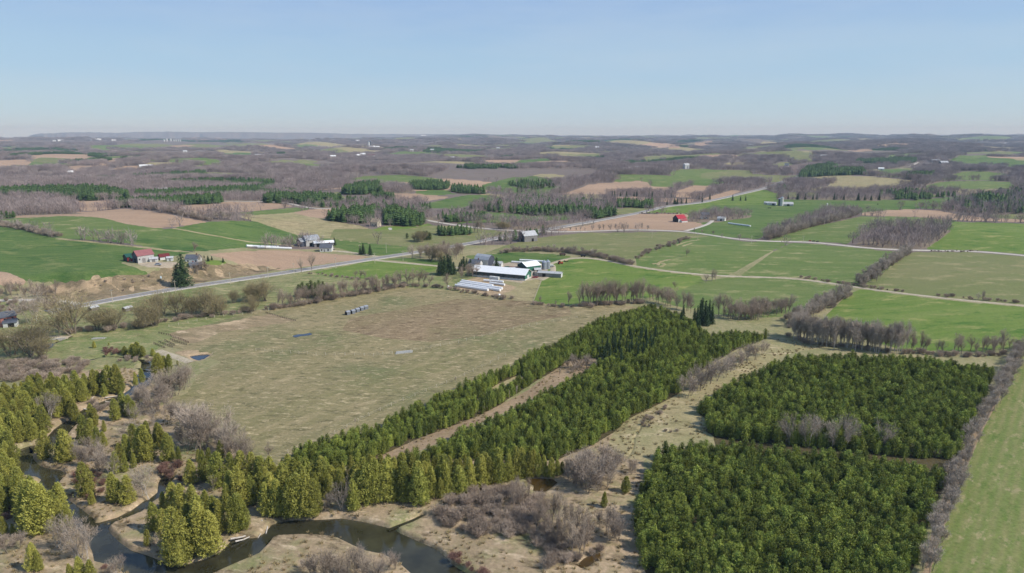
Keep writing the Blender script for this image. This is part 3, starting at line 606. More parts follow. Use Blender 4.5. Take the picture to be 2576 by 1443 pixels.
CREEKS = [(Z(0, 1, [(530, 1060), (600, 1020), (670, 1000), (760, 990), (900, 972), (1060, 950), (1240, 925), (1450, 895)]), 1.6),
          (Z(0, 2, [(900, 165), (960, 155), (1060, 130), (1160, 128), (1300, 150), (1420, 160), (1500, 190)]), 1.8),
          (Z(0, 2, [(1000, 258), (1150, 252), (1300, 248), (1440, 242), (1490, 260)]), 1.5),
          (Z(0, 2, [(1220, 312), (1340, 308), (1440, 320), (1480, 340)]), 1.5),
          (Z(1, 3, [(1330, 735), (1400, 705), (1500, 665), (1560, 645), (1620, 625), (1650, 590), (1720, 560)]), 1.3),
          (Z(2, 2, [(1290, 860), (1240, 915), (1210, 960), (1205, 1010), (1240, 1070), (1230, 1110), (1140, 1150), (1110, 1190), (1080, 1250)]), 0.35)]

# ------------------------------------------------------------------ terrain sheet, cut along the field edges
_aa = np.linspace(R(-50), R(50), 1120)
_rr = [55.0]
while _rr[-1] < 26000:
    r = _rr[-1]
    px = r * r / (FPX * CAM_Z) * 1.05
    lim = 1.2 if r < 135 else (30 if r < 2500 else (70 if r < 7000 else (220 if r < 14000 else 1500)))
    _rr.append(r + max(min(px, lim), 0.24 if r >= 135 else .9))
_rr = np.array(_rr)
NR, NA = len(_rr), len(_aa)
GX = _rr[:, None] * np.sin(_aa)[None]; GY = _rr[:, None] * np.cos(_aa)[None]
CX = .25 * (GX[1:, 1:] + GX[:-1, 1:] + GX[1:, :-1] + GX[:-1, :-1]); CY = .25 * (GY[1:, 1:] + GY[:-1, 1:] + GY[1:, :-1] + GY[:-1, :-1])
CR = np.hypot(CX, CY)
ID = np.where(CR > 620, -2, -1).astype(np.int32)          # -1 rough grass near, -2 wooded land far
for k, rg in enumerate(REG):
    ID[inside(rg[3], CX, CY)] = k
# patchwork of distant fields between the woods
def cells(x, y, size, seed):
    ix, iy = np.floor(x / size).astype(np.int64), np.floor(y / size).astype(np.int64)
    best = np.full(x.shape, 1e18); val = np.zeros(x.shape)
    for dx in (-1, 0, 1):
        for dy in (-1, 0, 1):
            a, b = ix + dx, iy + dy
            h1 = ((a * 73856093) ^ (b * 19349663) ^ (seed * 83492791)) & 0xFFFFFF
            h1 = (h1 * 1103515245 + 12345) & 0x7FFFFFFF; h2 = (h1 * 1103515245 + 12345) & 0x7FFFFFFF; h3 = (h2 * 1103515245 + 12345) & 0x7FFFFFFF
            px = (a + .1 + .8 * (h1 >> 8) / 8388607.0) * size; py = (b + .1 + .8 * (h2 >> 8) / 8388607.0) * size
            d = np.abs(x - px) * .8 + np.abs(y - py) + .3 * np.hypot(x - px, y - py)
            m = d < best; best = np.where(m, d, best); val = np.where(m, (h3 >> 8) / 8388607.0, val)
    return val
_mo = (ID == -2) & (CR > 1150)
_v = np.ones(CX.shape)
_mx, _my = CX[_mo], CY[_mo]
_v[_mo] = np.where(CR[_mo] < 5000, cells(_mx + 60 * np.sin(_my / 130.), _my + 60 * np.sin(_mx / 150.), 250.0, 3), cells(_mx, _my, 620.0, 8))
MOSAIC = [('olive', 'distant olive pastures between the woods', 0, .12), ('tan', 'distant tan ploughed fields between the woods', .12, .17), ('dull', 'distant pale green fields between the woods', .17, .24), ('straw', 'distant straw coloured meadows between the woods', .24, .3)]
for _k, (_s, _l, _a, _b) in enumerate(MOSAIC):
    ID[_mo & (_v >= _a) & (_v < _b)] = 1000 + _k
# smooth the cut lines
GX0, GY0 = GX.copy(), GY.copy()
_eh = np.zeros((NR, NA - 1), bool); _eh[1:-1] = ID[1:] != ID[:-1]
_ev = np.zeros((NR - 1, NA), bool); _ev[:, 1:-1] = ID[:, 1:] != ID[:, :-1]
_cnt = np.zeros((NR, NA)); _cnt[:, :-1] += _eh; _cnt[:, 1:] += _eh; _cnt[:-1] += _ev; _cnt[1:] += _ev
_mv = (_cnt >= 2)
for _ in range(4):
    for G in (GX, GY):
        s = np.zeros((NR, NA))
        s[:, :-1] += _eh * G[:, 1:]; s[:, 1:] += _eh * G[:, :-1]; s[:-1] += _ev * G[1:]; s[1:] += _ev * G[:-1]
        G[_mv] = .45 * G[_mv] + .55 * (s[_mv] / _cnt[_mv])
GZ = height(GX, GY)
# channel beds
def carve(poly, level, depth, bank, closed=True, width=None):
    x0, y0 = poly.min(0) - 4; x1, y1 = poly.max(0) + 4
    m = (GX > x0) & (GX < x1) & (GY > y0) & (GY < y1)
    if not m.any(): return
    xs, ys = GX[m], GY[m]
    d = seg_dist(poly, xs, ys, closed)
    if width is None:
        d = np.where(inside(poly, xs, ys), -d, d)
    else:
        d = d - width / 2
    z = GZ[m]
    t = sstep(-.4, bank, d)
    GZ[m] = np.minimum(z, (level - depth) * (1 - t) + z * t)
carve(RIVER, WATER_Z, .9, 1.3)
carve(_uc[::2], WATER_Z, .7, 1.6, False, 5.2)
for nm, lab, pw, lv in PONDS: carve(pw, lv, .5, 1.4)
CREEK_W = []
for P, w in CREEKS:
    c, l, r_ = ribbon(P, w)
    CREEK_W.append((c, l, r_))
    hz = height(c[:, 0], c[:, 1])
    carve(c[::2], float(hz.min()) - (.7 if w > .5 else .35), .5 if w > .5 else .1, .9 if w > .5 else .5, False, w)

def piece(mask, name, mat, label, kind='structure'):
    ii, jj = np.nonzero(mask)
    a = ii * NA + jj
    F = np.stack([a, a + 1, a + NA + 1, a + NA], 1)[:, ::-1]
    u, inv = np.unique(F, return_inverse=True)
    V = np.stack([GX.ravel()[u], GY.ravel()[u], GZ.ravel()[u]], 1)
    me = mesh_np(name, V, inv.reshape(F.shape), True)
    o = link(name, me, None, mat)
    tag(o, label, None, None, kind)
    return o
piece(ID == -1, 'ground', GM['rough'], 'rough tan and olive grassland between fields and woods')
piece(ID == -2, 'terrain', GM['farfloor'], 'rolling wooded countryside reaching the horizon')
for k, rg in enumerate(REG):
    mk = ID == k
    if mk.sum() > 3: piece(mk, rg[1], GM[rg[0]], rg[2])
for _k, (_s, _l, _a, _b) in enumerate(MOSAIC):
    if (ID == 1000 + _k).any(): piece(ID == 1000 + _k, 'distant_land', GM[_s], _l)
def surface_id(x, y):
    r = np.hypot(x, y); a = np.arctan2(x, y)
    i = np.clip(np.searchsorted(_rr, r) - 1, 0, NR - 2); j = np.clip(np.searchsorted(_aa, a) - 1, 0, NA - 2)
    return ID[i, j]

# far escarpment
def escarpment():
    P = Z(0, 0, [(270, 128), (300, 105), (340, 88), (400, 80), (560, 76), (640, 68), (900, 66), (1180, 72), (1420, 62), (1700, 60), (1950, 66), (2300, 62), (2576, 66), (2800, 70), (3300, 74), (3500, 84), (3900, 84), (4400, 86), (5200, 94)])
    d = ray_dirs(P); dh = np.hypot(d[:, 0], d[:, 1]); RR = 19000.0
    top = CAM_Z + d[:, 2] / dh * RR + 6
    ux, uy = d[:, 0] / dh, d[:, 1] / dh
    V, F = [], []
    prof = ((0.0, -1.6), (.02, .35), (.03, .8), (.05, 1.0), (.16, .98), (.3, .3))
    n = len(P); m = len(prof)
    ss = np.linspace(0, n - 1, 160)
    rs = np.random.RandomState(4)
    for s in ss:
        x = np.interp(s, range(n), ux); y = np.interp(s, range(n), uy); t = np.interp(s, range(n), top) + rs.uniform(-5, 5)
        for q, (dr, hz) in enumerate(prof):
            rr = RR * (1 + dr) + rs.uniform(-150, 150) * (q < 4)
            V.append((x * rr, y * rr, 20 + (t - 20) * hz if hz > 0 else -30))
    for a in range(len(ss) - 1):
        for q in range(m - 1):
            i = a * m + q
            F.append((i, i + m, i + m + 1, i + 1))
    me = mesh_np('escarpment', V, F, True)
    tag(link('escarpment_hill', me, None, GM['farfloor']), 'long flat topped blue escarpment on the left horizon', None, None, 'structure')
escarpment()

# ------------------------------------------------------------------ water
def water_mat(name, c, rough=.06, murk=.5):
    m, nt, b = new_mat(name)
    geo = nt.nodes.new('ShaderNodeNewGeometry')
    nt.links.new(mixc(nt, noise(nt, geo.outputs['Position'], .12, 3), c, tuple(v * murk for v in c[:3]) + (1,)), b.inputs['Base Color'])
    b.inputs['Roughness'].default_value = rough; b.inputs['Specular IOR Level'].default_value = .95; b.inputs['IOR'].default_value = 1.33
    bp = nt.nodes.new('ShaderNodeBump'); bp.inputs['Strength'].default_value = .12; bp.inputs['Distance'].default_value = .08
    nt.links.new(noise(nt, geo.outputs['Position'], 1.6, 3, .6, 0, 1), bp.inputs['Height']); nt.links.new(bp.outputs['Normal'], b.inputs['Normal'])
    return m
WM_RIVER = water_mat('river_water', lin(72, 70, 52))
WM_POND = water_mat('pond_water', lin(44, 56, 74))
WM_MARSH = water_mat('marsh_water', lin(92, 72, 38), .2)
def fill(name, poly, z, mat, label):
    tris = geometry.tessellate_polygon([[Vector((p[0], p[1], 0)) for p in poly]])
    V = [(p[0], p[1], z) for p in poly]
    F = []
    for t in tris:
        a, b, c = (Vector(V[i]) for i in t)
        F.append(tuple(t) if (b - a).cross(c - a).z > 0 else tuple(t)[::-1])
    return tag(link(name, mesh_np(name, V, F), None, mat), label, None, None, 'structure')
def grow(poly, d):
    c = np.roll(poly, -1, 0) - np.roll(poly, 1, 0); c /= np.linalg.norm(c, axis=1)[:, None] + 1e-9
    n = np.stack([c[:, 1], -c[:, 0]], 1)
    area = .5 * np.sum(poly[:, 0] * np.roll(poly[:, 1], -1) - np.roll(poly[:, 0], -1) * poly[:, 1])
    return poly + n * d * (1 if area > 0 else -1)
fill('river_water', grow(RIVER, .7), WATER_Z, WM_RIVER, 'dark slow river looping through the foreground')
def strip(name, l, r_, zl, mat, label, kind='structure', extra=None):
    n = len(l); V = np.zeros((2 * n, 3)); V[0::2, :2] = l; V[1::2, :2] = r_; V[0::2, 2] = zl; V[1::2, 2] = zl
    i = np.arange(0, 2 * n - 2, 2)
    return tag(link(name, mesh_np(name, V, np.stack([i, i + 1, i + 3, i + 2], 1)), None, mat), label, None, None, kind)
_, _l2, _r2 = ribbon(_up, 6.2, WATER_Z)
strip('river_water', _l2, _r2, WATER_Z - .004, WM_RIVER, 'narrow upstream river winding between the cedars on the left')
for nm, lab, pw, lv in PONDS: fill(nm, grow(pw, .5), lv, WM_MARSH if 'marsh' in nm else WM_POND, lab)
_cl = ['dark little creek below the willows', 'creek curving past the round cedar clump', 'dark ditch across the meadow above the cedars', 'short dark ditch joining the river', 'small side creek cutting the sandy flat', 'thin ditch winding through the straw strip']
for (c, l, r_), (P, w), lab in zip(CREEK_W, CREEKS, _cl):
    hz = height(c[:, 0], c[:, 1])
    strip('creek_water', l, r_, float(hz.min()) - (.7 if w > .5 else .35), WM_RIVER, lab)

# ------------------------------------------------------------------ roads
M_ASPH = ground_mat('weathered_asphalt', lin(150, 148, 148), lin(138, 136, 136), lin(164, 160, 156), .03, .3, bump=.05)
M_GRAV = ground_mat('gravel_shoulder', lin(206, 196, 182), lin(190, 182, 168), lin(176, 166, 150), .05, .4, bump=.1)
M_LANE = ground_mat('gravel_lane', lin(196, 182, 158), lin(182, 168, 142), lin(160, 150, 118), .05, .4, bump=.1)
M_YELLOW = plain_mat('yellow_paint', lin(190, 160, 60))
def road_mesh(W, half, zoff, skirt):
    T = np.gradient(W, axis=0); T /= np.linalg.norm(T, axis=1)[:, None] + 1e-9
    N = np.stack([-T[:, 1], T[:, 0]], 1)
    zc = height(W[:, 0], W[:, 1])
    offs = [(-half - skirt, -.25), (-half, zoff), (0, zoff + .06), (half, zoff), (half + skirt, -.25)] if skirt else [(-half, zoff), (0, zoff + .06), (half, zoff)]
    V = []
    for o, dz in offs:
        p = W + N * o
        z = np.maximum(height(p[:, 0], p[:, 1]), zc) + dz
        V.append(np.column_stack([p, z]))
    m = len(offs); n = len(W)
    V = np.stack(V, 1).reshape(-1, 3)
    i = (np.arange(n - 1)[:, None] * m + np.arange(m - 1)[None]).ravel()
    return V, np.stack([i, i + 1, i + m + 1, i + m], 1)[:, ::-1]
def fix_up(me):
    return me
def road(name, P, half, mat, label, paved=False):
    W = at(dense(P, 6.0, False))[:, :2]
    # even spacing, smoothed
    s = np.concatenate([[0], np.cumsum(np.linalg.norm(np.diff(W, axis=0), axis=1))])
    q = np.arange(0, s[-1], 6.0)
    W = np.stack([np.interp(q, s, W[:, 0]), np.interp(q, s, W[:, 1])], 1)
    for _ in range(14): W[1:-1] = .25 * W[:-2] + .5 * W[1:-1] + .25 * W[2:]
    if paved:
        root = empty(name, (0, 0, 0)); tag(root, label, None, None, 'structure')
        V, F = road_mesh(W, half + 1.6, .16, 1.2); link('shoulder', mesh_np('shoulder', V, F, True), root, M_GRAV)
        V, F = road_mesh(W, half, .24, 0); link('carriageway', mesh_np('carriageway', V, F, True), root, mat)
        V, F = road_mesh(W, .14, .31, 0); link('centre_line', mesh_np('centre_line', V, F), root, M_YELLOW)
    else:
        V, F = road_mesh(W, half, .16, .8)
        tag(link(name, mesh_np(name, V, F, True), None, mat), label, None, None, 'structure')
    return W
ROADS = []
HWY = [(120, 785), (160, 777), (200, 769), (282.5, 753.6), (375, 737), (470, 722), (644, 697), (751, 681), (861, 663), (959, 648), (1026, 638), (1094, 628), (1166, 615), (1220, 605), (1288, 592), (1355, 581), (1463, 562), (1605, 536), (1675, 519), (1763, 510), (1828, 496), (1923, 474), (1969, 456), (2009, 444)]
ROADS.append(road('highway', HWY, 3.7, M_ASPH, 'grey two lane highway crossing the valley and climbing the far hill', True))
ROADS.append(road('side_road', [(205, 768), (190, 765), (170, 759), (150, 752), (105, 754), (0, 756), (-200, 760)], 3.0, M_GRAV, 'pale side road joining the highway at the left'))
ROADS.append(road('gravel_road', [(1350, 582), (1400, 584), (1463, 582.5), (1588, 577.5), (1713, 581), (1788, 591), (1863, 604), (1932, 607.5), (2037, 607.5), (2107, 616), (2207, 627), (2307, 630), (2432, 631), (2507, 635), (2576, 643), (2800, 668)], 2.9, M_GRAV, 'pale gravel road running behind the green fields'))
ROADS.append(road('farm_lane', [(1723, 581), (1763, 571), (1785, 562), (1793, 554)], 2.2, M_GRAV, 'short drive up to the red roofed barn'))
ROADS.append(road('farm_lane', [(1372, 668), (1400, 657), (1438, 645), (1478, 646), (1538, 657), (1600, 672), (1688, 684), (1763, 691), (1825, 696), (1932, 697), (2007, 699), (2082, 711), (2169, 725), (2257, 737), (2357, 749), (2432, 757), (2576, 769), (2800, 790)], 1.7, M_LANE, 'beige farm lane leading from the dairy farm across the fields'))
ROADS.append(road('farm_lane', [(935, 654), (1000, 660), (1101, 669), (1180, 677), (1260, 684)], 1.9, M_LANE, 'straight lane from the highway to the dairy farm'))
ROADS.append(road('farm_lane', [(956, 647), (901, 637), (851, 630), (815, 630)], 1.9, M_LANE, 'lane from the highway to the grey barn'))
ROADS.append(road('gravel_road', [(560, 506), (644, 506), (719, 510), (784, 524), (819, 526), (900, 523), (945, 522), (979, 525), (1030, 540), (1069, 554), (1131, 564), (1181, 571), (1229, 576), (1288, 580), (1350, 582)], 2.6, M_GRAV, 'gravel road curving through the pines to the highway'))
ROADS.append(road('gravel_road', [(2262, 424), (2277, 421), (2300, 414), (2309, 408)], 4.5, M_GRAV, 'far gravel road bend beside the pine wood'))
ROADS.append(road('gravel_road', [(343, 499), (360, 501), (384, 504)], 4.0, M_GRAV, 'far gravel bend between the pine stands'))
ROADS.append(road('farm_lane', [(-60, 850), (0, 847), (60, 845), (110, 848), (150, 851), (190, 846)], 1.6, M_LANE, 'pale track over the creek culvert'))
ROADS.append(road('farm_lane', Z(0, 2, [(1590, 85), (1680, 115), (1780, 165), (1860, 200), (1960, 205)]), 1.8, M_LANE, 'sandy track beside the pond'))
ROADS.append(road('farm_lane', [(1390, 668), (1398, 678), (1392, 692), (1372, 704), (1345, 706)], 1.8, M_LANE, 'curving yard drive around the dairy barns'))
for P in (Z(0, 0, [(1750, 1034), (1900, 1055), (2050, 1090), (2250, 1135), (2576, 1168), (3000, 1215)]), [(145, 600), (200, 606), (262, 612), (330, 619), (420, 630), (470, 635)]):
    road('field_track', P, 1.6, GM['straw'], 'straw coloured track between the green fields')
for P in ([(1640, 664), (1665, 655), (1692, 660), (1690, 668), (1660, 672), (1645, 668)], [(1655, 668), (1640, 660), (1660, 650), (1690, 653)], [(1700, 618), (1728, 607), (1760, 603)], [(1715, 620), (1745, 610)]):
    road('tyre_track', P, .9, GM['straw'], 'straw coloured tyre mark in the green field')
# ------------------------------------------------------------------ tree meshes
class TB:
    """triangle soup builder"""
    def __init__(self, seed): self.V = []; self.n = 0; self.F = []; self.r = np.random.RandomState(seed)
    def tris(self, A, B, C):
        k = len(A)
        self.V.append(np.stack([A, B, C], 1).reshape(-1, 3))
        self.F.append(np.arange(k * 3).reshape(-1, 3) + self.n); self.n += 3 * k
    def raw(self, V, F):
        self.V.append(np.asarray(V, float)); self.F.append(np.asarray(F) + self.n); self.n += len(V)
    def mesh(self, name, mat, smooth=False):
        m = mesh_np(name, np.concatenate(self.V), np.concatenate(self.F), smooth); m.materials.append(mat); return m
    def limb(self, p, q, r0, r1, k=5):
        p, q = np.asarray(p, float), np.asarray(q, float)
        d = q - p; d = d / (np.linalg.norm(d) + 1e-9)
        a = np.cross(d, [0.3, .9, .2]); a /= np.linalg.norm(a) + 1e-9; b = np.cross(d, a)
        an = np.arange(k) * 2 * math.pi / k
        ring = np.cos(an)[:, None] * a + np.sin(an)[:, None] * b
        V = np.concatenate([p + ring * r0, q + ring * r1])
        F = []
        for i in range(k):
            j = (i + 1) % k
            F += [(i, j, k + j), (i, k + j, k + i)]
        self.raw(V, F)
    def sprays(self, C, size, per, out=None, flat=.6, long=1.6):
        """small leaf triangles scattered round the centres C"""
        r = self.r; C = np.repeat(np.asarray(C, float), per, 0); n = len(C)
        size = np.repeat(np.broadcast_to(size, (len(C) // per,)), per)
        c = C + r.normal(0, .5, (n, 3)) * size[:, None]
        d = r.normal(0, 1, (n, 3))
        if out is not None: d += np.repeat(out, per, 0) * 1.2
        d /= np.linalg.norm(d, axis=1)[:, None] + 1e-9
        e = np.cross(d, r.normal(0, 1, (n, 3))); e /= np.linalg.norm(e, axis=1)[:, None] + 1e-9
        L = size * r.uniform(.5, 1.1, n) * long * .5; w = size * r.uniform(.4, .8, n) * flat
        self.tris(c - d * L[:, None] * .6 - e * w[:, None], c - d * L[:, None] * .6 + e * w[:, None], c + d * L[:, None])
    def twigs(self, P, D, L, w):
        """thin tapering twigs"""
        P, D = np.asarray(P), np.asarray(D)
        s = np.cross(D, self.r.normal(0, 1, D.shape)); s /= np.linalg.norm(s, axis=1)[:, None] + 1e-9
        L = np.broadcast_to(L, (len(P),))[:, None]; w = np.broadcast_to(w, (len(P),))[:, None]
        self.tris(P - s * w, P + s * w, P + D * L)
    def core(self, prof, k=7, jit=.12):
        V = []; F = []; m = len(prof)
        for z, rad in prof:
            for i in range(k):
                a = 2 * math.pi * i / k + z; q = rad * (1 + self.r.uniform(-jit, jit))
                V.append((q * math.cos(a), q * math.sin(a), z))
        for t in range(m - 1):
            for i in range(k):
                j = (i + 1) % k
                F += [(t * k + i, t * k + j, (t + 1) * k + j), (t * k + i, (t + 1) * k + j, (t + 1) * k + i)]
        self.raw(V, F)

def unit(a): return a / (np.linalg.norm(a, axis=-1, keepdims=True) + 1e-9)

BARK = plain_mat('grey_bark', lin(148, 136, 122), lin(112, 102, 90), 3.0, .95, .1)
BARK_PALE = plain_mat('pale_bark', lin(212, 204, 192), lin(166, 156, 144), 2.0, .9, .1)
BARK_BROWN = plain_mat('brown_bark', lin(92, 74, 58), lin(66, 54, 44), 3.0, .95, .1)
L_PINE = leaf_mat('pine_needles', lin(92, 114, 52), lin(132, 142, 60), lin(172, 176, 88), .65, .75, .5, 1.45)
L_PINE2 = leaf_mat('olive_pine_needles', lin(84, 100, 52), lin(100, 110, 58), lin(116, 126, 70), .5)
L_CEDAR = leaf_mat('cedar_foliage', lin(130, 136, 60), lin(164, 158, 74), lin(180, 178, 96), .55, .75, .72, 1.28)
L_SPRUCE = leaf_mat('spruce_needles', lin(54, 74, 50), lin(66, 82, 50), lin(88, 102, 62), .5)
L_TWIG = leaf_mat('bare_twigs', lin(168, 150, 132), lin(180, 164, 144), lin(148, 128, 112), .5, .9)
L_TWIGM = leaf_mat('mauve_twigs', lin(170, 154, 138), lin(182, 168, 150), lin(148, 130, 114), .5, .9)
L_WILLOW = leaf_mat('willow_twigs', lin(156, 144, 104), lin(146, 134, 100), lin(130, 116, 90), .5, .9)
L_SHRUB = leaf_mat('shrub_twigs', lin(182, 166, 148), lin(168, 150, 132), lin(148, 128, 112), .55, .9)
L_SAP = leaf_mat('sapling_twigs', lin(180, 166, 150), lin(192, 178, 162), lin(156, 140, 124), .5, .9)
L_FARWOOD = leaf_mat('far_wood_twigs', lin(150, 136, 130), lin(166, 152, 146), lin(130, 116, 112), .5, .9)
L_FARWOOD2 = leaf_mat('far_wood_mauve_twigs', lin(158, 140, 134), lin(174, 160, 152), lin(138, 122, 118), .5, .9)
L_RED = leaf_mat('red_dogwood_twigs', lin(148, 114, 100), lin(138, 112, 98), lin(124, 94, 84), .5, .9)

def pine_parts(seed, h=6.0, w=2.6, mat=None, dens=1.0):
    c = TB(seed); r = c.r
    C, O, Sz = [], [], []
    nl = 11
    for i in range(nl):
        t = .08 + .88 * i / (nl - 1)
        rad = w / 2 * (1 - t ** 2.6) ** .7 * r.uniform(.75, 1.2) + .1
        nb = max(3, int((8 if t < .75 else 6) * dens)); a0 = r.uniform(0, 6.3)
        for b in range(nb):
            a = a0 + 2 * math.pi * b / nb + r.uniform(-.25, .25)
            for f in ((.5, 1.0) if rad > .5 else (1.0,)):
                q = rad * f * r.uniform(.85, 1.15)
                C.append((q * math.cos(a), q * math.sin(a), h * t + q * .22 + r.uniform(-.12, .12)))
                O.append((math.cos(a) * .8, math.sin(a) * .8, .8)); Sz.append(r.uniform(.26, .44) * h / 6.0)
    C.append((0, 0, h * .99)); O.append((0, 0, 1)); Sz.append(.35)
    c.sprays(np.array(C), np.array(Sz), 6, np.array(O), .5, 1.5)
    c.core([(h * .06, w * .22), (h * .3, w * .3), (h * .6, w * .2), (h * .92, .05)])
    t = TB(seed + 1); t.limb((0, 0, -.3), (0, 0, h * .5), .11, .07, 5); t.limb((0, 0, h * .5), (0, 0, h * .95), .07, .02, 4)
    return c.mesh('pine_crown', mat or L_PINE), t.mesh('pine_trunk', BARK_BROWN)

def cedar_parts(seed, h=10.0, w=4.2, mat=None):
    c = TB(seed); r = c.r
    prof = lambda t: (w / 2) * np.clip(1 - t ** r_p, 0, 1) ** .66 * np.clip(.6 + t * 3.2, 0, 1)
    r_p = r.uniform(1.4, 2.3)
    n = 1150
    t = r.beta(1.1, 1.25, n) * .97 + .015; a = r.uniform(0, 2 * math.pi, n)
    lob = 1 + .2 * np.sin(3 * a + 6 * t + r.uniform(0, 6)) + .16 * np.sin(7 * a - 12 * t) + .12 * np.sin(5 * a + 23 * t)
    q = prof(t) * lob * r.uniform(.72, 1.12, n)
    lean = r.normal(0, .03, 2)
    C = np.stack([q * np.cos(a) + lean[0] * h * t, q * np.sin(a) + lean[1] * h * t, t * h + .1], 1)
    O = np.stack([np.cos(a), np.sin(a), np.full(n, 1.0)], 1)
    c.sprays(C, r.uniform(.2, .36, n), 5, O, .5, 1.8)
    zt = np.array([.03, .15, .35, .6, .82, .96])
    c.core([(z * h, float(prof(z)) * .66) for z in zt], 9, .1)
    tr = TB(seed + 1); tr.limb((0, 0, -.4), (0, 0, h * .35), .16, .12, 6); tr.limb((0, 0, h * .35), (lean[0] * h, lean[1] * h, h * .95), .12, .03, 5)
    return c.mesh('cedar_crown', mat or L_CEDAR), tr.mesh('cedar_trunk', BARK)

def spruce_parts(seed, h=11.0, w=5.0, mat=None):
    c = TB(seed); r = c.r; C, O, Sz = [], [], []
    nl = 15
    for i in range(nl):
        t = .05 + .93 * i / (nl - 1); rad = w / 2 * (1 - t) ** .85 * r.uniform(.82, 1.15) + .08
        nb = max(4, int(10 * (1 - t) + 3)); a0 = r.uniform(0, 6.3)
        for b in range(nb):
            a = a0 + 2 * math.pi * b / nb + r.uniform(-.2, .2); rr = rad * r.uniform(.8, 1.15)
            for f in ((.45, .75, 1.0) if rr > 1 else (.6, 1.0)):
                C.append((rr * f * math.cos(a), rr * f * math.sin(a), h * t - rr * f * .22)); O.append((math.cos(a), math.sin(a), -.1)); Sz.append(.42 + .18 * r.rand())
    c.sprays(np.array(C), np.array(Sz), 4, np.array(O), .5, 1.7)
    c.core([(h * .04, w * .26), (h * .3, w * .24), (h * .65, w * .12), (h * .97, .04)])
    tr = TB(seed + 1); tr.limb((0, 0, -.4), (0, 0, h * .97), .2, .03, 6)
    return c.mesh('spruce_crown', mat or L_SPRUCE), tr.mesh('spruce_trunk', BARK_BROWN)

def bare_parts(seed, h=10.0, w=6.5, mat=None, bark=None, twig=900, tw=.032, round_=True, stems=1, low=.2, girth=.0145):
    """leafless broadleaf: trunk with limbs, and a crown of fine twigs"""
    T = TB(seed); c = TB(seed + 7); r = T.r
    ends = []
    def grow_(p, d, L, rad, lev):
        q = p + d * L
        T.limb(p, q, rad, rad * .68, 5 if lev < 2 else 3)
        if lev >= 3:
            ends.append((q, d)); return
        nb = r.randint(2, 4) if lev else r.randint(3, 5)
        ends.append((p + d * L * .6, d))
        if lev >= 1: ends.append((p + d * L * .25, d))
        for _ in range(nb):
            v = unit(d + r.normal(0, .55, 3) * np.array([1, 1, .55]) + np.array([0, 0, .16]))
            grow_(p + d * L * r.uniform(.6, 1.0), v, L * r.uniform(.62, .82), rad * .6, lev + 1)
    for s in range(stems):
        d0 = unit(np.array([r.normal(0, .1 if stems == 1 else .38), r.normal(0, .1 if stems == 1 else .38), 1.0]))
        grow_(np.array([r.normal(0, .25) * (stems > 1), r.normal(0, .25) * (stems > 1), -.3]), d0, h * low + .3, girth * h * (1.0 if stems == 1 else .55), 0)
    P = np.array([e[0] for e in ends]); D = np.array([e[1] for e in ends])
    # fit to height / width
    top = P[:, 2].max(); sx = (w / 2 * .95) / max(np.percentile(np.hypot(P[:, 0], P[:, 1]), 92), .1); sz = h * .97 / top
    sc = np.array([sx, sx, sz])
    T.V = [v * sc for v in T.V]; P = P * sc; D = unit(D * sc)
    k = r.randint(0, len(P), twig)
    p = P[k] + r.normal(0, 1, (twig, 3)) * np.array([w * .06, w * .06, h * .05])
    d = unit(D[k] * .7 + r.normal(0, .55, (twig, 3)) + np.array([0, 0, .35]) + unit(p * np.array([1, 1, .2])) * .4)
    L = r.uniform(.07, .15, twig) * h
    c.twigs(p, d, L, tw * r.uniform(.7, 1.4, twig))
    k2 = r.randint(0, twig, twig)
    f = r.uniform(.25, .8, twig)
    p2 = p[k2] + d[k2] * (L[k2] * f)[:, None]; d2 = unit(d[k2] + r.normal(0, .55, (twig, 3)))
    c.twigs(p2, d2, L[k2] * .55, tw * .75)
    return c.mesh('bare_crown', mat or L_TWIG), T.mesh('bare_trunk', bark or BARK)

def shrub_mesh(seed, h=3.0, w=3.6, mat=None, n=620, tw=.034):
    c = TB(seed); r = c.r
    ns = 14
    a = r.uniform(0, 6.3, ns); tilt = r.uniform(.1, .75, ns)
    D = unit(np.stack([np.cos(a) * tilt, np.sin(a) * tilt, np.ones(ns)], 1)); B = np.stack([np.cos(a), np.sin(a), np.zeros(ns)], 1) * r.uniform(0, w * .12, ns)[:, None]
    for i in range(ns):
        c.limb(B[i] - [0, 0, .2], B[i] + D[i] * h * .62, .05, .02, 3)
    k = r.randint(0, ns, n); f = r.uniform(.25, 1, n)
    p = B[k] + D[k] * (h * .66 * f)[:, None] + r.normal(0, .09 * w, (n, 3)) * [1, 1, .5]
    d = unit(D[k] + r.normal(0, .6, (n, 3)) + [0, 0, .2]); L = r.uniform(.16, .34, n) * h
    c.twigs(p, d, L, tw)
    k2 = r.randint(0, n, n); c.twigs(p[k2] + d[k2] * (L[k2] * .5)[:, None], unit(d[k2] + r.normal(0, .6, (n, 3))), L[k2] * .6, tw * .8)
    return c.mesh('shrub_twigs', mat or L_SHRUB)

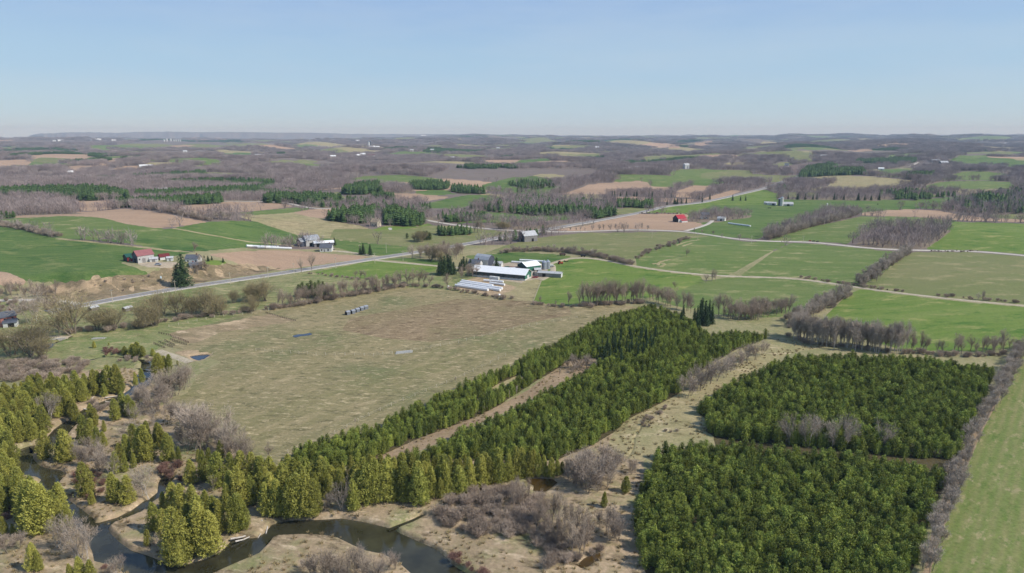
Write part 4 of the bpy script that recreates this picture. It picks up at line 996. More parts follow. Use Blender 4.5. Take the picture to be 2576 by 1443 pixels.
PROTO = {}
PROTO['pine'] = [(pine_parts(100 + 2 * i, 6.0, 2.35 + .3 * (i % 3)), 6.0) for i in range(6)]
PROTO['olivepine'] = [(pine_parts(140 + 2 * i, 9.5, 4.4, L_PINE2), 9.5) for i in range(4)]
PROTO['cedar'] = [(cedar_parts(200 + 2 * i, 10, 3.5 + .35 * (i % 4)), 10) for i in range(7)]
PROTO['spruce'] = [(spruce_parts(300 + 2 * i, 11, 4.6 + .5 * (i % 2)), 11) for i in range(4)]
PROTO['bare'] = [(bare_parts(400 + 10 * i, 10, 6.6 + .5 * (i % 3)), 10) for i in range(6)]
PROTO['mauve'] = [(bare_parts(480 + 10 * i, 9, 6.2, L_TWIGM, None, 1000, .034, stems=3, low=.22), 9) for i in range(5)]
PROTO['willow'] = [(bare_parts(540 + 10 * i, 10, 11.5, L_WILLOW, BARK, 2800, .036, stems=5, low=.14), 10) for i in range(4)]
PROTO['birch'] = [(bare_parts(600 + 10 * i, 10, 3.4, L_SAP, BARK_PALE, 700, .034, low=.38, girth=.026), 10) for i in range(4)]
PROTO['pale'] = [(bare_parts(660 + 10 * i, 9, 6.2, L_TWIGM, BARK_PALE, 620, .03, stems=2, low=.28), 9) for i in range(3)]
PROTO['sapling'] = [(bare_parts(700 + 10 * i, 6, 3.0, L_SAP, BARK, 480, .034, low=.25), 6) for i in range(4)]
SHRUB = {'shrub': [shrub_mesh(800 + i, 3.0, 3.4 + .3 * i) for i in range(4)],
         'red': [shrub_mesh(820 + i, 2.2, 2.8, L_RED) for i in range(2)],
         'olive': [shrub_mesh(840 + i, 3.0, 3.6, L_WILLOW) for i in range(2)]}

CAPS = {}
RND = random.Random(5)
TREE_NAME = {'pine': 'pine_tree', 'olivepine': 'pine_tree', 'cedar': 'cedar_tree', 'spruce': 'spruce_tree', 'bare': 'bare_tree', 'mauve': 'bare_tree', 'willow': 'willow_tree', 'birch': 'birch_tree', 'pale': 'pale_bare_tree', 'sapling': 'bare_sapling'}
TREE_CAT = {'pine': 'pine', 'olivepine': 'pine', 'cedar': 'cedar', 'spruce': 'spruce', 'bare': 'tree', 'mauve': 'tree', 'willow': 'willow', 'birch': 'birch', 'pale': 'tree', 'sapling': 'sapling'}
QUEUE = []
def tree(kind, x, y, h, label, group=None, wide=1.0, z=None):
    QUEUE.append((kind, x, y, h, label, group, wide))
def shrub(kind, x, y, h, label, group=None):
    QUEUE.append((kind, x, y, h, label, group, RND.uniform(.85, 1.25)))
def put_tree(kind, x, y, h, label, group=None, wide=1.0, z=None):
    (cr, tr), ph = RND.choice(PROTO[kind])
    s = h / ph
    o = empty(TREE_NAME[kind], (x, y, float(height(x, y)) if z is None else z), RND.uniform(0, 6.28))
    o.scale = (s * wide, s * wide, s)
    tag(o, label, TREE_CAT[kind], group)
    link('trunk', tr, o); link('crown', cr, o)
    return o
def put_shrub(kind, x, y, h, label, group=None, wide=1.0):
    me = RND.choice(SHRUB[kind]); s = h / (2.2 if kind == 'red' else 3.0)
    o = link('bare_shrub', me)
    o.location = (x, y, float(height(x, y))); o.rotation_euler = (0, 0, RND.uniform(0, 6.28)); o.scale = (s * wide,) * 2 + (s,)
    tag(o, label, 'shrub', group)
    return o

# masses of trees nobody could count: points carrying instances
STUFF_COL = {}
def joined(cr, tr, name):
    bm = bmesh.new(); bm.from_mesh(cr); k = len(bm.faces)
    bm.from_mesh(tr); bm.faces.ensure_lookup_table()
    for f in bm.faces[k:]: f.material_index = 1
    me = bpy.data.meshes.new(name); bm.to_mesh(me); bm.free()
    me.materials.append(cr.materials[0]); me.materials.append(tr.materials[0])
    return me
def mass(name, label, cat, meshes, X, Y, Sc, rs, wide=None, Zoff=0.0, pick=None):
    X = np.asarray(X); Y = np.asarray(Y); n = len(X)
    if n == 0: return None
    c = bpy.data.collections.new(name + '_kinds')
    for i, m in enumerate(meshes):
        o = bpy.data.objects.new('%s_kind_%03d' % (name, i), m); c.objects.link(o)
    V = np.column_stack([X, Y, height(X, Y) + Zoff])
    me = bpy.data.meshes.new(name); me.vertices.add(n); me.vertices.foreach_set('co', V.astype(np.float32).ravel())
    wide = np.ones(n) if wide is None else wide
    for nm, typ, arr in (('rot', 'FLOAT_VECTOR', np.column_stack([np.zeros(n), np.zeros(n), rs.uniform(0, 6.28, n)])), ('scl', 'FLOAT_VECTOR', np.column_stack([Sc * wide, Sc * wide, Sc])), ):
        a = me.attributes.new(nm, typ, 'POINT'); a.data.foreach_set('vector', arr.astype(np.float32).ravel())
    a = me.attributes.new('pick', 'INT', 'POINT'); a.data.foreach_set('value', (rs.randint(0, len(meshes), n) if pick is None else pick).astype(np.int32))
    o = link(name, me); tag(o, label, cat, None, 'stuff')
    ng = bpy.data.node_groups.new(name, 'GeometryNodeTree')
    ng.interface.new_socket('Geometry', in_out='INPUT', socket_type='NodeSocketGeometry'); ng.interface.new_socket('Geometry', in_out='OUTPUT', socket_type='NodeSocketGeometry')
    gi = ng.nodes.new('NodeGroupInput'); go = ng.nodes.new('NodeGroupOutput')
    ci = ng.nodes.new('GeometryNodeCollectionInfo'); ci.inputs['Collection'].default_value = c; ci.inputs['Separate Children'].default_value = True; ci.inputs['Reset Children'].default_value = True
    ip = ng.nodes.new('GeometryNodeInstanceOnPoints'); ip.inputs['Pick Instance'].default_value = True
    mp = ng.nodes.new('GeometryNodeMeshToPoints')
    L = ng.links.new
    L(gi.outputs[0], mp.inputs['Mesh']); L(mp.outputs['Points'], ip.inputs['Points']); L(ci.outputs[0], ip.inputs['Instance'])
    for nm, dt, sock in (('rot', 'FLOAT_VECTOR', 'Rotation'), ('scl', 'FLOAT_VECTOR', 'Scale'), ('pick', 'INT', 'Instance Index')):
        na = ng.nodes.new('GeometryNodeInputNamedAttribute'); na.data_type = dt; na.inputs['Name'].default_value = nm
        if sock == 'Rotation':
            er = ng.nodes.new('FunctionNodeEulerToRotation'); L(na.outputs[0], er.inputs[0]); L(er.outputs[0], ip.inputs[sock])
        else: L(na.outputs[0], ip.inputs[sock])
    L(ip.outputs[0], go.inputs[0])
    md = o.modifiers.new('scatter', 'NODES'); md.node_group = ng
    return o
_jc = {}
def jkind(k):
    if k not in _jc: _jc[k] = [joined(c_, t_, k + '_whole') for (c_, t_), h_ in PROTO[k]]
    return _jc[k]

def jittered(poly, sp, rs, jit=.35, ang=0.0, rowsp=None):
    """points on a loosened planting grid inside a world outline"""
    rowsp = rowsp or sp
    c, s = math.cos(ang), math.sin(ang)
    q = poly @ np.array([[c, -s], [s, c]])
    gx, gy = np.meshgrid(np.arange(q[:, 0].min(), q[:, 0].max(), sp), np.arange(q[:, 1].min(), q[:, 1].max(), rowsp))
    p = np.stack([gx.ravel(), gy.ravel()], 1); p += rs.uniform(-jit, jit, p.shape) * [sp, rowsp]
    p = p @ np.array([[c, s], [-s, c]])
    return p[inside(poly, p[:, 0], p[:, 1])]
# ------------------------------------------------------------------ pine plantations
rs = np.random.RandomState(21)
ang_m = math.atan2(*(at([(1540, 1085)])[0] - at([(1000, 1150)])[0])[[1, 0]])
CAND = []
BLOCKLAB = {'west': 'young dark green pine in the long strip beside the dry pasture', 'middle': 'young dark green pine in the wide block between track and grass strip',
            'upper right': 'young dark green pine in the upper right plantation block', 'lower right': 'young dark green pine in the nearest plantation block at lower right'}
for k, pl in PINE_POLY.items():
    p = jittered(pl, 1.62, rs, .34, R(38) if k in ('west', 'middle') else R(12), 1.9)
    bad = inside(CLEARING, p[:, 0], p[:, 1]) | inside(PATH_STRIP, p[:, 0], p[:, 1])
    p = p[~bad]
    p = p[rs.rand(len(p)) > .1]
    gap = np.sin(p[:, 0] * .21 + 1) * np.sin(p[:, 1] * .17) + .6 * np.sin(p[:, 0] * .63) * np.sin(p[:, 1] * .51 + 2)
    p = p[gap > -1.05]
    for x, y in p:
        CAND.append((x, y, (rs.uniform(.62, 1.2) + .12 * math.sin(x * .13 + 1) * math.sin(y * .11)) * (4.5 if k in ('west', 'middle') else 5.0), k))
CAND.sort(key=lambda c: math.hypot(c[0], c[1]))
def in_frame(x, y, z=3.0):
    d = y * math.cos(PITCH) + (CAM_Z - z) * math.sin(PITCH); u = x / d * FPX; v = (y * math.sin(PITCH) - (CAM_Z - z) * math.cos(PITCH)) / d * FPX
    return abs(u) < 515 and -290 < v < 290
near, rest = [], []
for c in CAND:
    (near if len(near) < 300 and in_frame(c[0], c[1], 5) and (c[3] != 'west') else rest).append(c)
_na = sorted(c[0] / c[1] for c in near); _nd = sorted(math.hypot(c[0], c[1]) for c in near)
for x, y, h, k in near:
    i = min(5, 6 * np.searchsorted(_na, x / y) // len(_na)); j = min(3, 4 * np.searchsorted(_nd, math.hypot(x, y)) // len(_nd))
    put_tree('pine', x, y, h, '%s young pine, %s row group, %s of the nearest plantation block' % ('tall' if h > 5.2 else ('small' if h < 4.2 else 'middling'), ('front', 'second', 'third', 'rear')[j], ('left edge', 'left part', 'left of centre', 'right of centre', 'right part', 'right edge')[i]), 'pines of the %s block' % k, RND.uniform(.92, 1.12))
X, Y, H_ = (np.array([c[i] for c in rest]) for i in range(3))
mass('pine_plantation', 'dense rows of young green pines filling the plantation blocks', 'pines', jkind('pine'), X, Y, H_ / 6.0, rs, rs.uniform(.9, 1.2, len(X)))

# ------------------------------------------------------------------ helper: trees read off the view by foot and top
def tree_px(kind, x, ytop, ybase, label, group=None, wide=None, lift=0.0):
    b = at([(x, ybase)], lift)[0]
    dist = math.sqrt(b[0] ** 2 + b[1] ** 2 + CAM_Z ** 2)
    cosd = math.hypot(b[0], b[1]) / dist
    h = (ybase - ytop) * S * dist / FPX / max(cosd, .3)
    if kind == 'willow': h *= 1.15; wide = (wide or 1.0) * 1.15
    return tree(kind, b[0], b[1], h, label, group, wide or RND.uniform(.85, 1.15))
def many(kind, c, r_, L, label, group, wide=None, cap=None):
    for q in L:
        (x, yt), (_, yb) = Z(c, r_, [(q[0], q[1]), (q[0], q[2])])
        tree_px(kind, x, yt, yb, label, group, wide)

# cedars along the river
CL = {'bank': ('olive green cedar in the row on the far river bank', 'cedars of the row on the far bank'),
      'pen': ('olive green cedar in the clump on the river peninsula', 'cedars on the river peninsula'),
      'left': ('olive green cedar in the dense stand along the left edge', 'cedars along the left edge'),
      'mid': ('olive green cedar among bare trees between river and pasture', 'cedars between river and pasture'),
      'up': ('olive green cedar of the row above the upstream bend', 'cedars above the upstream bend')}
many('cedar', 1, 3, [(120, 330, 600), (230, 300, 610), (340, 290, 630), (420, 240, 610), (520, 270, 612), (590, 290, 600), (100, 160, 400), (290, 140, 480), (400, 80, 420), (520, 80, 420), (650, 100, 400), (700, 130, 380), (770, 130, 350), (880, 100, 300), (990, 290, 555), (1060, 180, 470), (1130, 120, 480), (1230, 80, 470), (1330, 90, 460), (1480, 110, 460), (1500, 240, 470), (1620, 110, 430), (1660, 170, 490), (1780, 140, 420), (1860, 250, 430), (1920, 100, 400), (2060, 140, 385), (2160, 60, 350), (2260, 40, 320), (2350, 40, 290), (2450, 20, 275), (2540, 10, 260), (1150, 30, 250), (1250, 30, 240), (1350, 20, 220), (1450, 30, 230), (1550, 30, 220), (1700, 10, 210), (1790, 30, 200), (1860, 0, 190), (1960, 20, 190), (2000, 80, 230), (2110, 10, 190), (2240, -20, 180), (2400, -40, 170), (30, 40, 260), (160, 60, 300), (60, 200, 440), (330, 90, 300), (460, 90, 300), (590, 110, 300), (170, 230, 540), (480, 180, 520), (1400, 190, 455), (1560, 200, 440), (1000, 110, 330), (820, 150, 330), (1080, 60, 330)], *CL['bank'])
many('cedar', 2, 3, [(40, -50, 230), (110, -10, 225), (180, -20, 222), (270, 0, 218), (330, 20, 215), (390, 40, 222), (455, 60, 205), (500, 80, 185), (80, -60, 120), (220, -50, 110)], *CL['bank'])
many('cedar', 0, 3, [(1560, 530, 760), (1490, 780, 912), (1640, 590, 810), (1650, 400, 560), (1740, 320, 560), (1830, 340, 600), (1900, 530, 760), (1950, 350, 600), (2000, 480, 800), (2080, 400, 640), (2150, 480, 760), (1800, 620, 1090), (1880, 740, 1040), (1730, 780, 1060), (2050, 560, 1000), (2130, 640, 990), (2220, 500, 780), (1980, 620, 960)], *CL['pen'])
many('cedar', 0, 3, [(2290, 330, 560), (2330, 200, 480), (2430, 170, 520), (2530, 250, 500), (2350, 480, 780), (2400, 440, 760), (2450, 520, 740), (1930, 80, 290), (2050, 0, 260), (2200, 10, 320), (2330, 20, 300), (2420, 0, 280), (2530, 20, 290), (1150, 230, 470), (1290, 260, 490), (1210, 270, 470), (880, 130, 410), (930, 380, 500), (1170, 0, 180), (1260, 20, 170), (1350, 0, 130), (2130, 40, 200), (1800, -60, 90)], *CL['mid'])
many('cedar', 0, 3, [(60, 80, 330), (160, 120, 400), (40, 280, 540), (130, 270, 500), (210, 280, 560), (250, 540, 660), (310, 380, 770), (400, 380, 780), (460, 400, 760), (560, 440, 720), (630, 360, 660), (690, 560, 760), (90, 30, 250), (50, 660, 800), (140, 720, 800), (20, 130, 400), (100, 180, 420), (230, 200, 460), (270, 350, 640), (350, 290, 560), (10, 390, 620), (330, 960, 1160), (400, 1010, 1165), (820, 1090, 1300), (920, 1120, 1310), (720, 1150, 1320), (600, 500, 730), (520, 560, 760), (430, 500, 770)], *CL['left'])
many('cedar', 0, 2, [(60, 500, 700), (180, 450, 610), (250, 480, 650), (330, 470, 650), (120, 540, 710), (40, 560, 740), (400, 440, 620), (470, 460, 660), (540, 430, 650), (330, 590, 780), (400, 560, 760), (150, 640, 840), (240, 620, 810), (320, 690, 900), (380, 640, 880), (250, 730, 920), (330, 770, 980), (430, 690, 930), (170, 760, 1000), (210, 830, 1000), (60, 780, 1000), (40, 900, 1150), (110, 950, 1195), (20, 1000, 1200), (80, 1050, 1250), (450, 950, 1170), (10, 640, 880), (90, 700, 900), (20, 800, 1060), (150, 1100, 1300), (60, 1130, 1350), (0, 1080, 1330)], *CL['left'])
many('cedar', 0, 2, [(430, 400, 600), (560, 380, 560), (620, 390, 600), (700, 380, 620), (790, 330, 580), (880, 340, 520), (940, 310, 510), (1000, 320, 500), (1060, 310, 490), (1050, 440, 545), (1130, 270, 505), (1180, 260, 505), (1220, 330, 505), (1370, 320, 435), (1430, 280, 405), (640, 470, 710), (700, 510, 730), (740, 590, 750), (770, 640, 790), (580, 520, 750), (850, 400, 590), (960, 400, 530), (660, 430, 640)], *CL['up'])
many('cedar', 0, 2, [(1250, 530, 720), (1300, 560, 740), (1350, 610, 760), (1170, 600, 780), (920, 650, 820), (960, 690, 840), (850, 780, 1020), (920, 800, 1000), (980, 880, 1050), (1050, 920, 1050), (690, 930, 1190), (640, 980, 1200), (600, 1040, 1200), (1200, 1040, 1195), (1280, 960, 1180), (1370, 850, 1060), (1480, 830, 1040), (1500, 880, 1190), (1590, 840, 1040), (1640, 860, 1060), (1700, 950, 1195), (1420, 910, 1190), (1050, 800, 900), (2000, 1090, 1195), (2100, 1080, 1200), (2220, 1000, 1180), (1790, 820, 930)], *CL['mid'])
many('cedar', 0, 2, [(1620, 130, 310), (1575, 160, 320), (1700, 140, 300), (1660, 150, 290), (1790, 185, 240), (1810, 260, 365)], 'round dark cedar beside the bend below the pond', 'cedars below the pond')
many('cedar', 0, 2, [(1380, 10, 135), (1280, 80, 125), (1440, 50, 145), (1540, 70, 135), (1330, 30, 130), (1250, 50, 120)], 'round dark cedar in the clump by the pond track', 'cedars by the pond track', 1.5)
many('cedar', 0, 1, [(950, 1050, 1110), (1095, 1060, 1085)], 'small lone cedar in the green meadow', 'lone cedars in the meadow', 1.2)
many('cedar', 2, 3, [(1140, 235, 375)], 'lone cedar standing between thicket and plantation', None, 1.25)
many('cedar', 2, 3, [(925, 390, 525)], 'lone cedar below the grey thicket', None, 1.0)

# spruces and loose pines
many('spruce', 0, 1, [(1790, 300, 490)], 'dark tall spruce on the highway bank, left of its pair', None, 1.7)
many('spruce', 0, 1, [(1850, 200, 490)], 'tallest spruce beside the highway bank', None, 1.4)
many('spruce', 0, 1, [(2055, 178, 205), (2095, 188, 238), (2132, 190, 228), (2246, 206, 250)], 'small dark conifer on the lawn behind the spruces', 'conifers on the lawn', 1.4)
many('spruce', 1, 1, [(1080, 65, 170), (1050, 90, 172), (1150, 75, 180)], 'dark spruce beside the lane near the crossroads', 'spruces by the crossroads', 1.2)
many('spruce', 1, 1, [(790, 5, 78)], 'dark spruce behind the grey barn house', None, 1.3)
many('spruce', 1, 1, [(1840, 260, 375), (1880, 240, 375), (1915, 230, 372), (1960, 190, 370), (1990, 250, 365), (2070, 220, 335), (2050, 250, 340), (2120, 210, 312), (2160, 220, 310), (1935, 175, 368), (1865, 205, 380), (1900, 190, 378), (2090, 195, 330)], 'dark spruce screening the dairy farmhouse', 'spruces at the dairy farm', 1.3)
many('spruce', 1, 1, [(2420, 205, 325)], 'lone dark spruce beside the grey dairy barn', None, 1.5)
many('spruce', 2, 1, [(1890, 640, 880), (1905, 620, 870), (1940, 650, 860), (1980, 640, 850), (2010, 680, 870), (1860, 700, 900), (1960, 700, 890), (1830, 720, 900), (1720, 690, 850), (1700, 740, 880)], 'tall dark spruce at the top of the plantation', 'spruces at the plantation top', .8)
many('spruce', 2, 2, [(930, 40, 240), (880, 100, 240)], 'big layered spruce in the middle of the plantation', 'layered spruces in the plantation', 1.1)
many('olivepine', 1, 1, [(430, 480, 590), (470, 460, 600), (520, 470, 605), (560, 440, 600), (600, 460, 605), (640, 440, 600), (680, 450, 590), (540, 500, 605), (450, 490, 598)], 'olive green pine in the clump above the pasture', 'pines of the clump above the pasture', .9)
many('spruce', 2, 0, [(75, 1055, 1150)], 'dark conifer behind the grey roofed barn', None, 1.0)
# brownish conifers in the plantation's heart
PB = at([(1505, 900), (1530, 850), (1620, 820), (1660, 850), (1640, 900), (1560, 930)])[:, :2]
for x, y in jittered(PB, 4.2, rs)[:46]: tree('spruce', x, y, rs.uniform(6.5, 9.5), 'slender brownish conifer rising among the plantation pines', 'tall conifers in the plantation', .6)

# ------------------------------------------------------------------ bare trees near the river and fields
def scatter(kind, P, sp, hr, label, group, lift=0.0, wide=(.85, 1.2), maxn=400):
    w = at(dense(P, 15))[:, :2] if not lift else wpoly(P, lift)
    pts = jittered(w, sp, rs, .48)
    for x, y in pts[:maxn]:
        h = rs.uniform(*hr)
        if kind in SHRUB: shrub(kind, x, y, h, label, group)
        else: tree(kind, x, y, h, label, group, rs.uniform(*wide))
    return len(pts)
def along(kind, P, sp, hr, label, group, spread=2.0, wide=(.85, 1.2)):
    W = at(dense(P, 6, False))[:, :2]
    s = np.concatenate([[0], np.cumsum(np.linalg.norm(np.diff(W, axis=0), axis=1))])
    for q in np.arange(sp * .3, s[-1], sp):
        q += rs.uniform(-.4, .4) * sp
        x = np.interp(q, s, W[:, 0]) + rs.normal(0, spread * .5); y = np.interp(q, s, W[:, 1]) + rs.normal(0, spread * .5)
        h = rs.uniform(*hr)
        if kind in SHRUB: shrub(kind, x, y, h, label, group)
        else: tree(kind, x, y, h, label, group, rs.uniform(*wide))

scatter('cedar', Z(1, 3, [(30, 420), (300, 500), (600, 460), (900, 420), (1300, 420), (1700, 400), (2000, 340), (2300, 280), (2560, 230), (2560, 150), (2000, 200), (1500, 200), (900, 220), (400, 250), (30, 300)]), 4.4, (6.5, 9.5), *CL['bank'], wide=(.9, 1.25))
scatter('cedar', Z(0, 2, [(0, 600), (300, 500), (560, 460), (740, 600), (700, 720), (500, 760), (440, 900), (380, 960), (200, 1000), (0, 1150)]), 4.6, (6.5, 9.0), *CL['left'], wide=(.9, 1.25))
scatter('shrub', Z(2, 3, [(600, 1060), (700, 990), (850, 930), (960, 940), (900, 980), (760, 1020), (660, 1100), (640, 1140)]), 2.4, (1.4, 2.4), 'brown shrub beside the dark marsh pool', 'shrubs by the marsh pool')
many('pale', 0, 2, [(500, 560, 800), (450, 590, 780)], 'bare grey tree standing among the upstream cedars', 'bare trees among the upstream cedars')
many('pale', 0, 2, [(1340, 650, 850), (1250, 850, 960), (1560, 660, 840), (1300, 800, 930)], 'pale bare tree among cedars near the pasture corner', 'pale trees near the pasture corner')
many('mauve', 0, 2, [(1660, 300, 560), (1600, 330, 540), (1720, 280, 560), (1780, 330, 540), (1850, 260, 480), (1900, 240, 450), (1450, 420, 600), (1520, 400, 640), (1580, 430, 660), (1420, 480, 640), (1480, 520, 700), (1560, 560, 720), (1640, 540, 720), (1700, 480, 600)], 'mauve bare tree at the corner where river meets pasture', 'bare trees at the pasture corner')
many('mauve', 0, 2, [(1760, 620, 800), (1850, 640, 830), (1950, 660, 980), (2030, 700, 1080), (2150, 690, 960), (2230, 720, 1000), (2300, 800, 1060), (1900, 800, 1090), (1840, 850, 1050), (2380, 860, 1150), (2300, 950, 1180), (2450, 950, 1190), (2100, 850, 1080), (2520, 1040, 1220), (1990, 820, 1060), (2200, 900, 1100), (1700, 640, 820), (2420, 1000, 1200)], 'mauve bare tree on the lower edge of the pasture', 'bare trees below the pasture')
many('pale', 0, 2, [(2040, 740, 1080), (1960, 830, 1090)], 'pale trunked bare tree on the lower pasture edge', 'pale trees on the lower pasture edge')
many('pale', 0, 2, [(880, 970, 1120), (960, 1000, 1160), (830, 1000, 1170)], 'pale bare tree between the cedar clumps', 'pale trees between cedar clumps')
many('mauve', 0, 2, [(1060, 1040, 1190), (1000, 1060, 1195), (920, 1080, 1200)], 'bushy bare tree between the cedar clumps', 'bushy trees between cedar clumps')
many('pale', 0, 3, [(1100, 0, 260)], 'leaning dead white tree near the cedar pair', None, .8)
many('mauve', 0, 3, [(1050, -20, 170), (1000, 30, 200), (800, -60, 120), (850, -30, 130)], 'bare tree behind the leaning dead tree', 'bare trees behind the dead tree')
many('pale', 0, 3, [(1480, 160, 440), (1440, 200, 420)], 'spreading grey bare tree on the gravel point', 'grey trees on the gravel point', 1.2)
many('pale', 0, 3, [(2140, 230, 370)], 'white dead snag among the cedars', None, .9)
many('pale', 0, 3, [(620, 690, 960), (560, 720, 940), (680, 730, 950), (820, 750, 1060), (780, 800, 1040), (880, 800, 1070)], 'grey many stemmed bare tree on the left river bank', 'bare trees on the left river bank', .95)
many('pale', 0, 3, [(1220, 1060, 1230), (1150, 1080, 1240)], 'grey bare tree at the bottom edge by the river', 'bare trees at the bottom edge')
many('mauve', 0, 3, [(80, 830, 990), (190, 820, 950)], 'bare tree in the grass at lower left', 'bare trees at lower left')
many('mauve', 0, 3, [(1600, 820, 980)], 'bare shrubby tree in the peninsula clump', None)
many('pale', 1, 3, [(860, 270, 560)], 'grey bare tree inside the cedar row', None, .9)
many('mauve', 1, 3, [(710, 420, 570), (1260, 390, 480)], 'low bare tree in front of the cedar row', 'low bare trees before the cedar row')
many('bare', 1, 2, [(130, 1030, 1190)], 'lone dark bare tree at the pasture corner', None, .8)
many('mauve', 1, 3, [(1000, 1010, 1240), (900, 1030, 1260), (800, 1040, 1280), (700, 1020, 1290), (640, 1060, 1290), (1080, 1060, 1280), (1180, 1080, 1300), (1300, 1020, 1180), (1400, 1000, 1150), (560, 1080, 1230), (480, 1060, 1150), (860, 1100, 1300)], 'bare bushy tree on the near river bend', 'bare bushes on the near bend')
many('mauve', 2, 3, [(700, 20, 300), (800, 40, 330), (620, 80, 280), (900, 60, 330), (760, 130, 380), (860, 180, 370), (650, 200, 330), (580, 130, 260), (960, 120, 330), (720, -60, 180), (800, -70, 190), (880, -80, 180), (950, 10, 250), (540, 60, 220), (1000, -40, 190)], 'grey bare tree in the round thicket beside the plantations', 'trees of the round grey thicket', 1.15)
many('bare', 2, 3, [(160, 260, 460), (60, 260, 480), (100, 300, 500), (20, 330, 560), (330, 420, 700), (400, 440, 720), (300, 500, 760), (460, 460, 740), (520, 500, 760), (580, 540, 800), (640, 560, 850), (700, 600, 900), (250, 560, 800), (380, 560, 820), (760, 640, 900), (600, 700, 1000), (680, 740, 1040), (720, 700, 1000), (500, 640, 900), (440, 660, 920)], 'thin bare tree in the marsh thicket', 'thin trees of the marsh thicket', .62)
many('mauve', 2, 3, [(950, 560, 780), (1020, 620, 840), (1080, 640, 860), (980, 700, 870), (1060, 740, 880), (880, 600, 760), (1200, 80, 200), (1240, 60, 180)], 'bare shrubby tree along the plantation shadow', 'bare trees along the plantation shadow', 1.0)
scatter('shrub', Z(1, 3, [(1750, 620), (1900, 500), (2150, 400), (2350, 330), (2576, 330), (2860, 420), (2860, 620), (2760, 800), (2500, 860), (2150, 830), (1900, 760)]), 2.7, (1.8, 3.6), 'grey twiggy shrub in the marsh thicket', 'shrubs of the marsh thicket')
scatter('shrub', Z(2, 3, [(0, 560), (250, 640), (500, 760), (800, 800), (820, 860), (650, 940), (400, 980), (200, 900), (0, 800)]), 2.7, (1.6, 3.4), 'grey twiggy shrub in the marsh thicket', 'shrubs of the marsh thicket')
scatter('red', Z(1, 3, [(1900, 1010), (2000, 1000), (2150, 1100), (2250, 1180), (2500, 1190), (2400, 1240), (2150, 1215), (1980, 1120)]), 2.2, (1.2, 2.2), 'reddish low shrub along the near river bank', 'red shrubs on the near bank')
scatter('red', Z(2, 3, [(700, 1130), (800, 1120), (830, 1190), (720, 1190)]), 2.2, (1.2, 1.8), 'reddish shrub beside the dark marsh pool', 'red shrubs by the marsh pool')
scatter('shrub', Z(2, 3, [(250, 1000), (500, 960), (580, 1060), (560, 1150), (400, 1180), (260, 1120)]), 2.6, (1.6, 3.0), 'brown shrub clump at the bottom of the marsh', 'shrubs at the marsh bottom')
scatter('shrub', Z(0, 2, [(-200, 250), (0, 200), (300, 200), (600, 190), (850, 170), (900, 230), (850, 300), (800, 350), (560, 380), (300, 410), (0, 400), (-200, 420)]), 3.3, (2.0, 4.0), 'mauve grey shrub in the thicket above the cedars', 'shrubs of the thicket above the cedars')
many('willow', 0, 1, [(310, 950, 1195), (120, 1000, 1180), (400, 1080, 1240)], 'large bare willow beside the shrub thicket', 'willows beside the thicket', 1.0)
scatter('red', Z(0, 3, [(740, 200), (850, 130), (980, 160), (1080, 300), (1100, 450), (900, 510), (770, 480), (760, 380)]), 3.0, (1.5, 2.6), 'brown brush between the cedars and the gravel point', 'brush near the gravel point')
scatter('red', Z(0, 3, [(1560, 110), (1700, 90), (1850, 150), (1830, 280), (1680, 270), (1600, 230)]), 3.0, (1.8, 3.2), 'reddish brown brush beside the side arm', 'brush beside the side arm')
scatter('red', Z(0, 3, [(0, 560), (100, 540), (150, 640), (60, 680), (0, 680)]), 3.0, (1.5, 2.4), 'brown brush at the left edge', 'brush at the left edge')
scatter('shrub', Z(0, 3, [(0, 840), (230, 830), (260, 930), (100, 1000), (0, 980)]), 3.2, (1.5, 2.6), 'pale brush in the grass at lower left', 'brush at lower left')
scatter('red', Z(0, 3, [(900, 1030), (1000, 1080), (1300, 1160), (1330, 1230), (1100, 1200), (940, 1120)]), 2.6, (1.2, 2.0), 'reddish brush on the lower left bank', 'brush on the lower left bank')
scatter('red', Z(0, 2, [(1050, 60), (1230, 60), (1250, 140), (1060, 140)]), 3.0, (1.5, 2.4), 'reddish brush beside the round cedars', 'brush beside the round cedars')
scatter('shrub', Z(0, 2, [(1150, 160), (1500, 130), (1560, 170), (1500, 230), (1200, 200)]), 4.2, (1.4, 2.4), 'twiggy shrub beside the creek bend', 'shrubs beside the creek bend')
scatter('shrub', Z(0, 2, [(900, 600), (1000, 580), (1100, 640), (1050, 700), (950, 690)]), 3.0, (1.6, 2.6), 'twiggy shrub on the upstream islet', 'shrubs on the upstream islet')
along('bare', Z(2, 1, [(1380, 620), (1500, 660), (1600, 690), (1720, 735), (1800, 760)]), 3.0, (7, 10.5), 'bare tree on the crest left of the tall spruces', 'trees on the crest left of the spruces', 4.0, (.7, 1.0))
scatter('bare', Z(2, 1, [(2030, 800), (2150, 790), (2300, 770), (2576, 730), (2800, 735), (2860, 760), (2576, 800), (2420, 850), (2300, 850), (2150, 830)]), 3.6, (6, 9.5), 'bare tree of the dense band above the plantation', 'trees of the dense band', wide=(.7, 1.05))
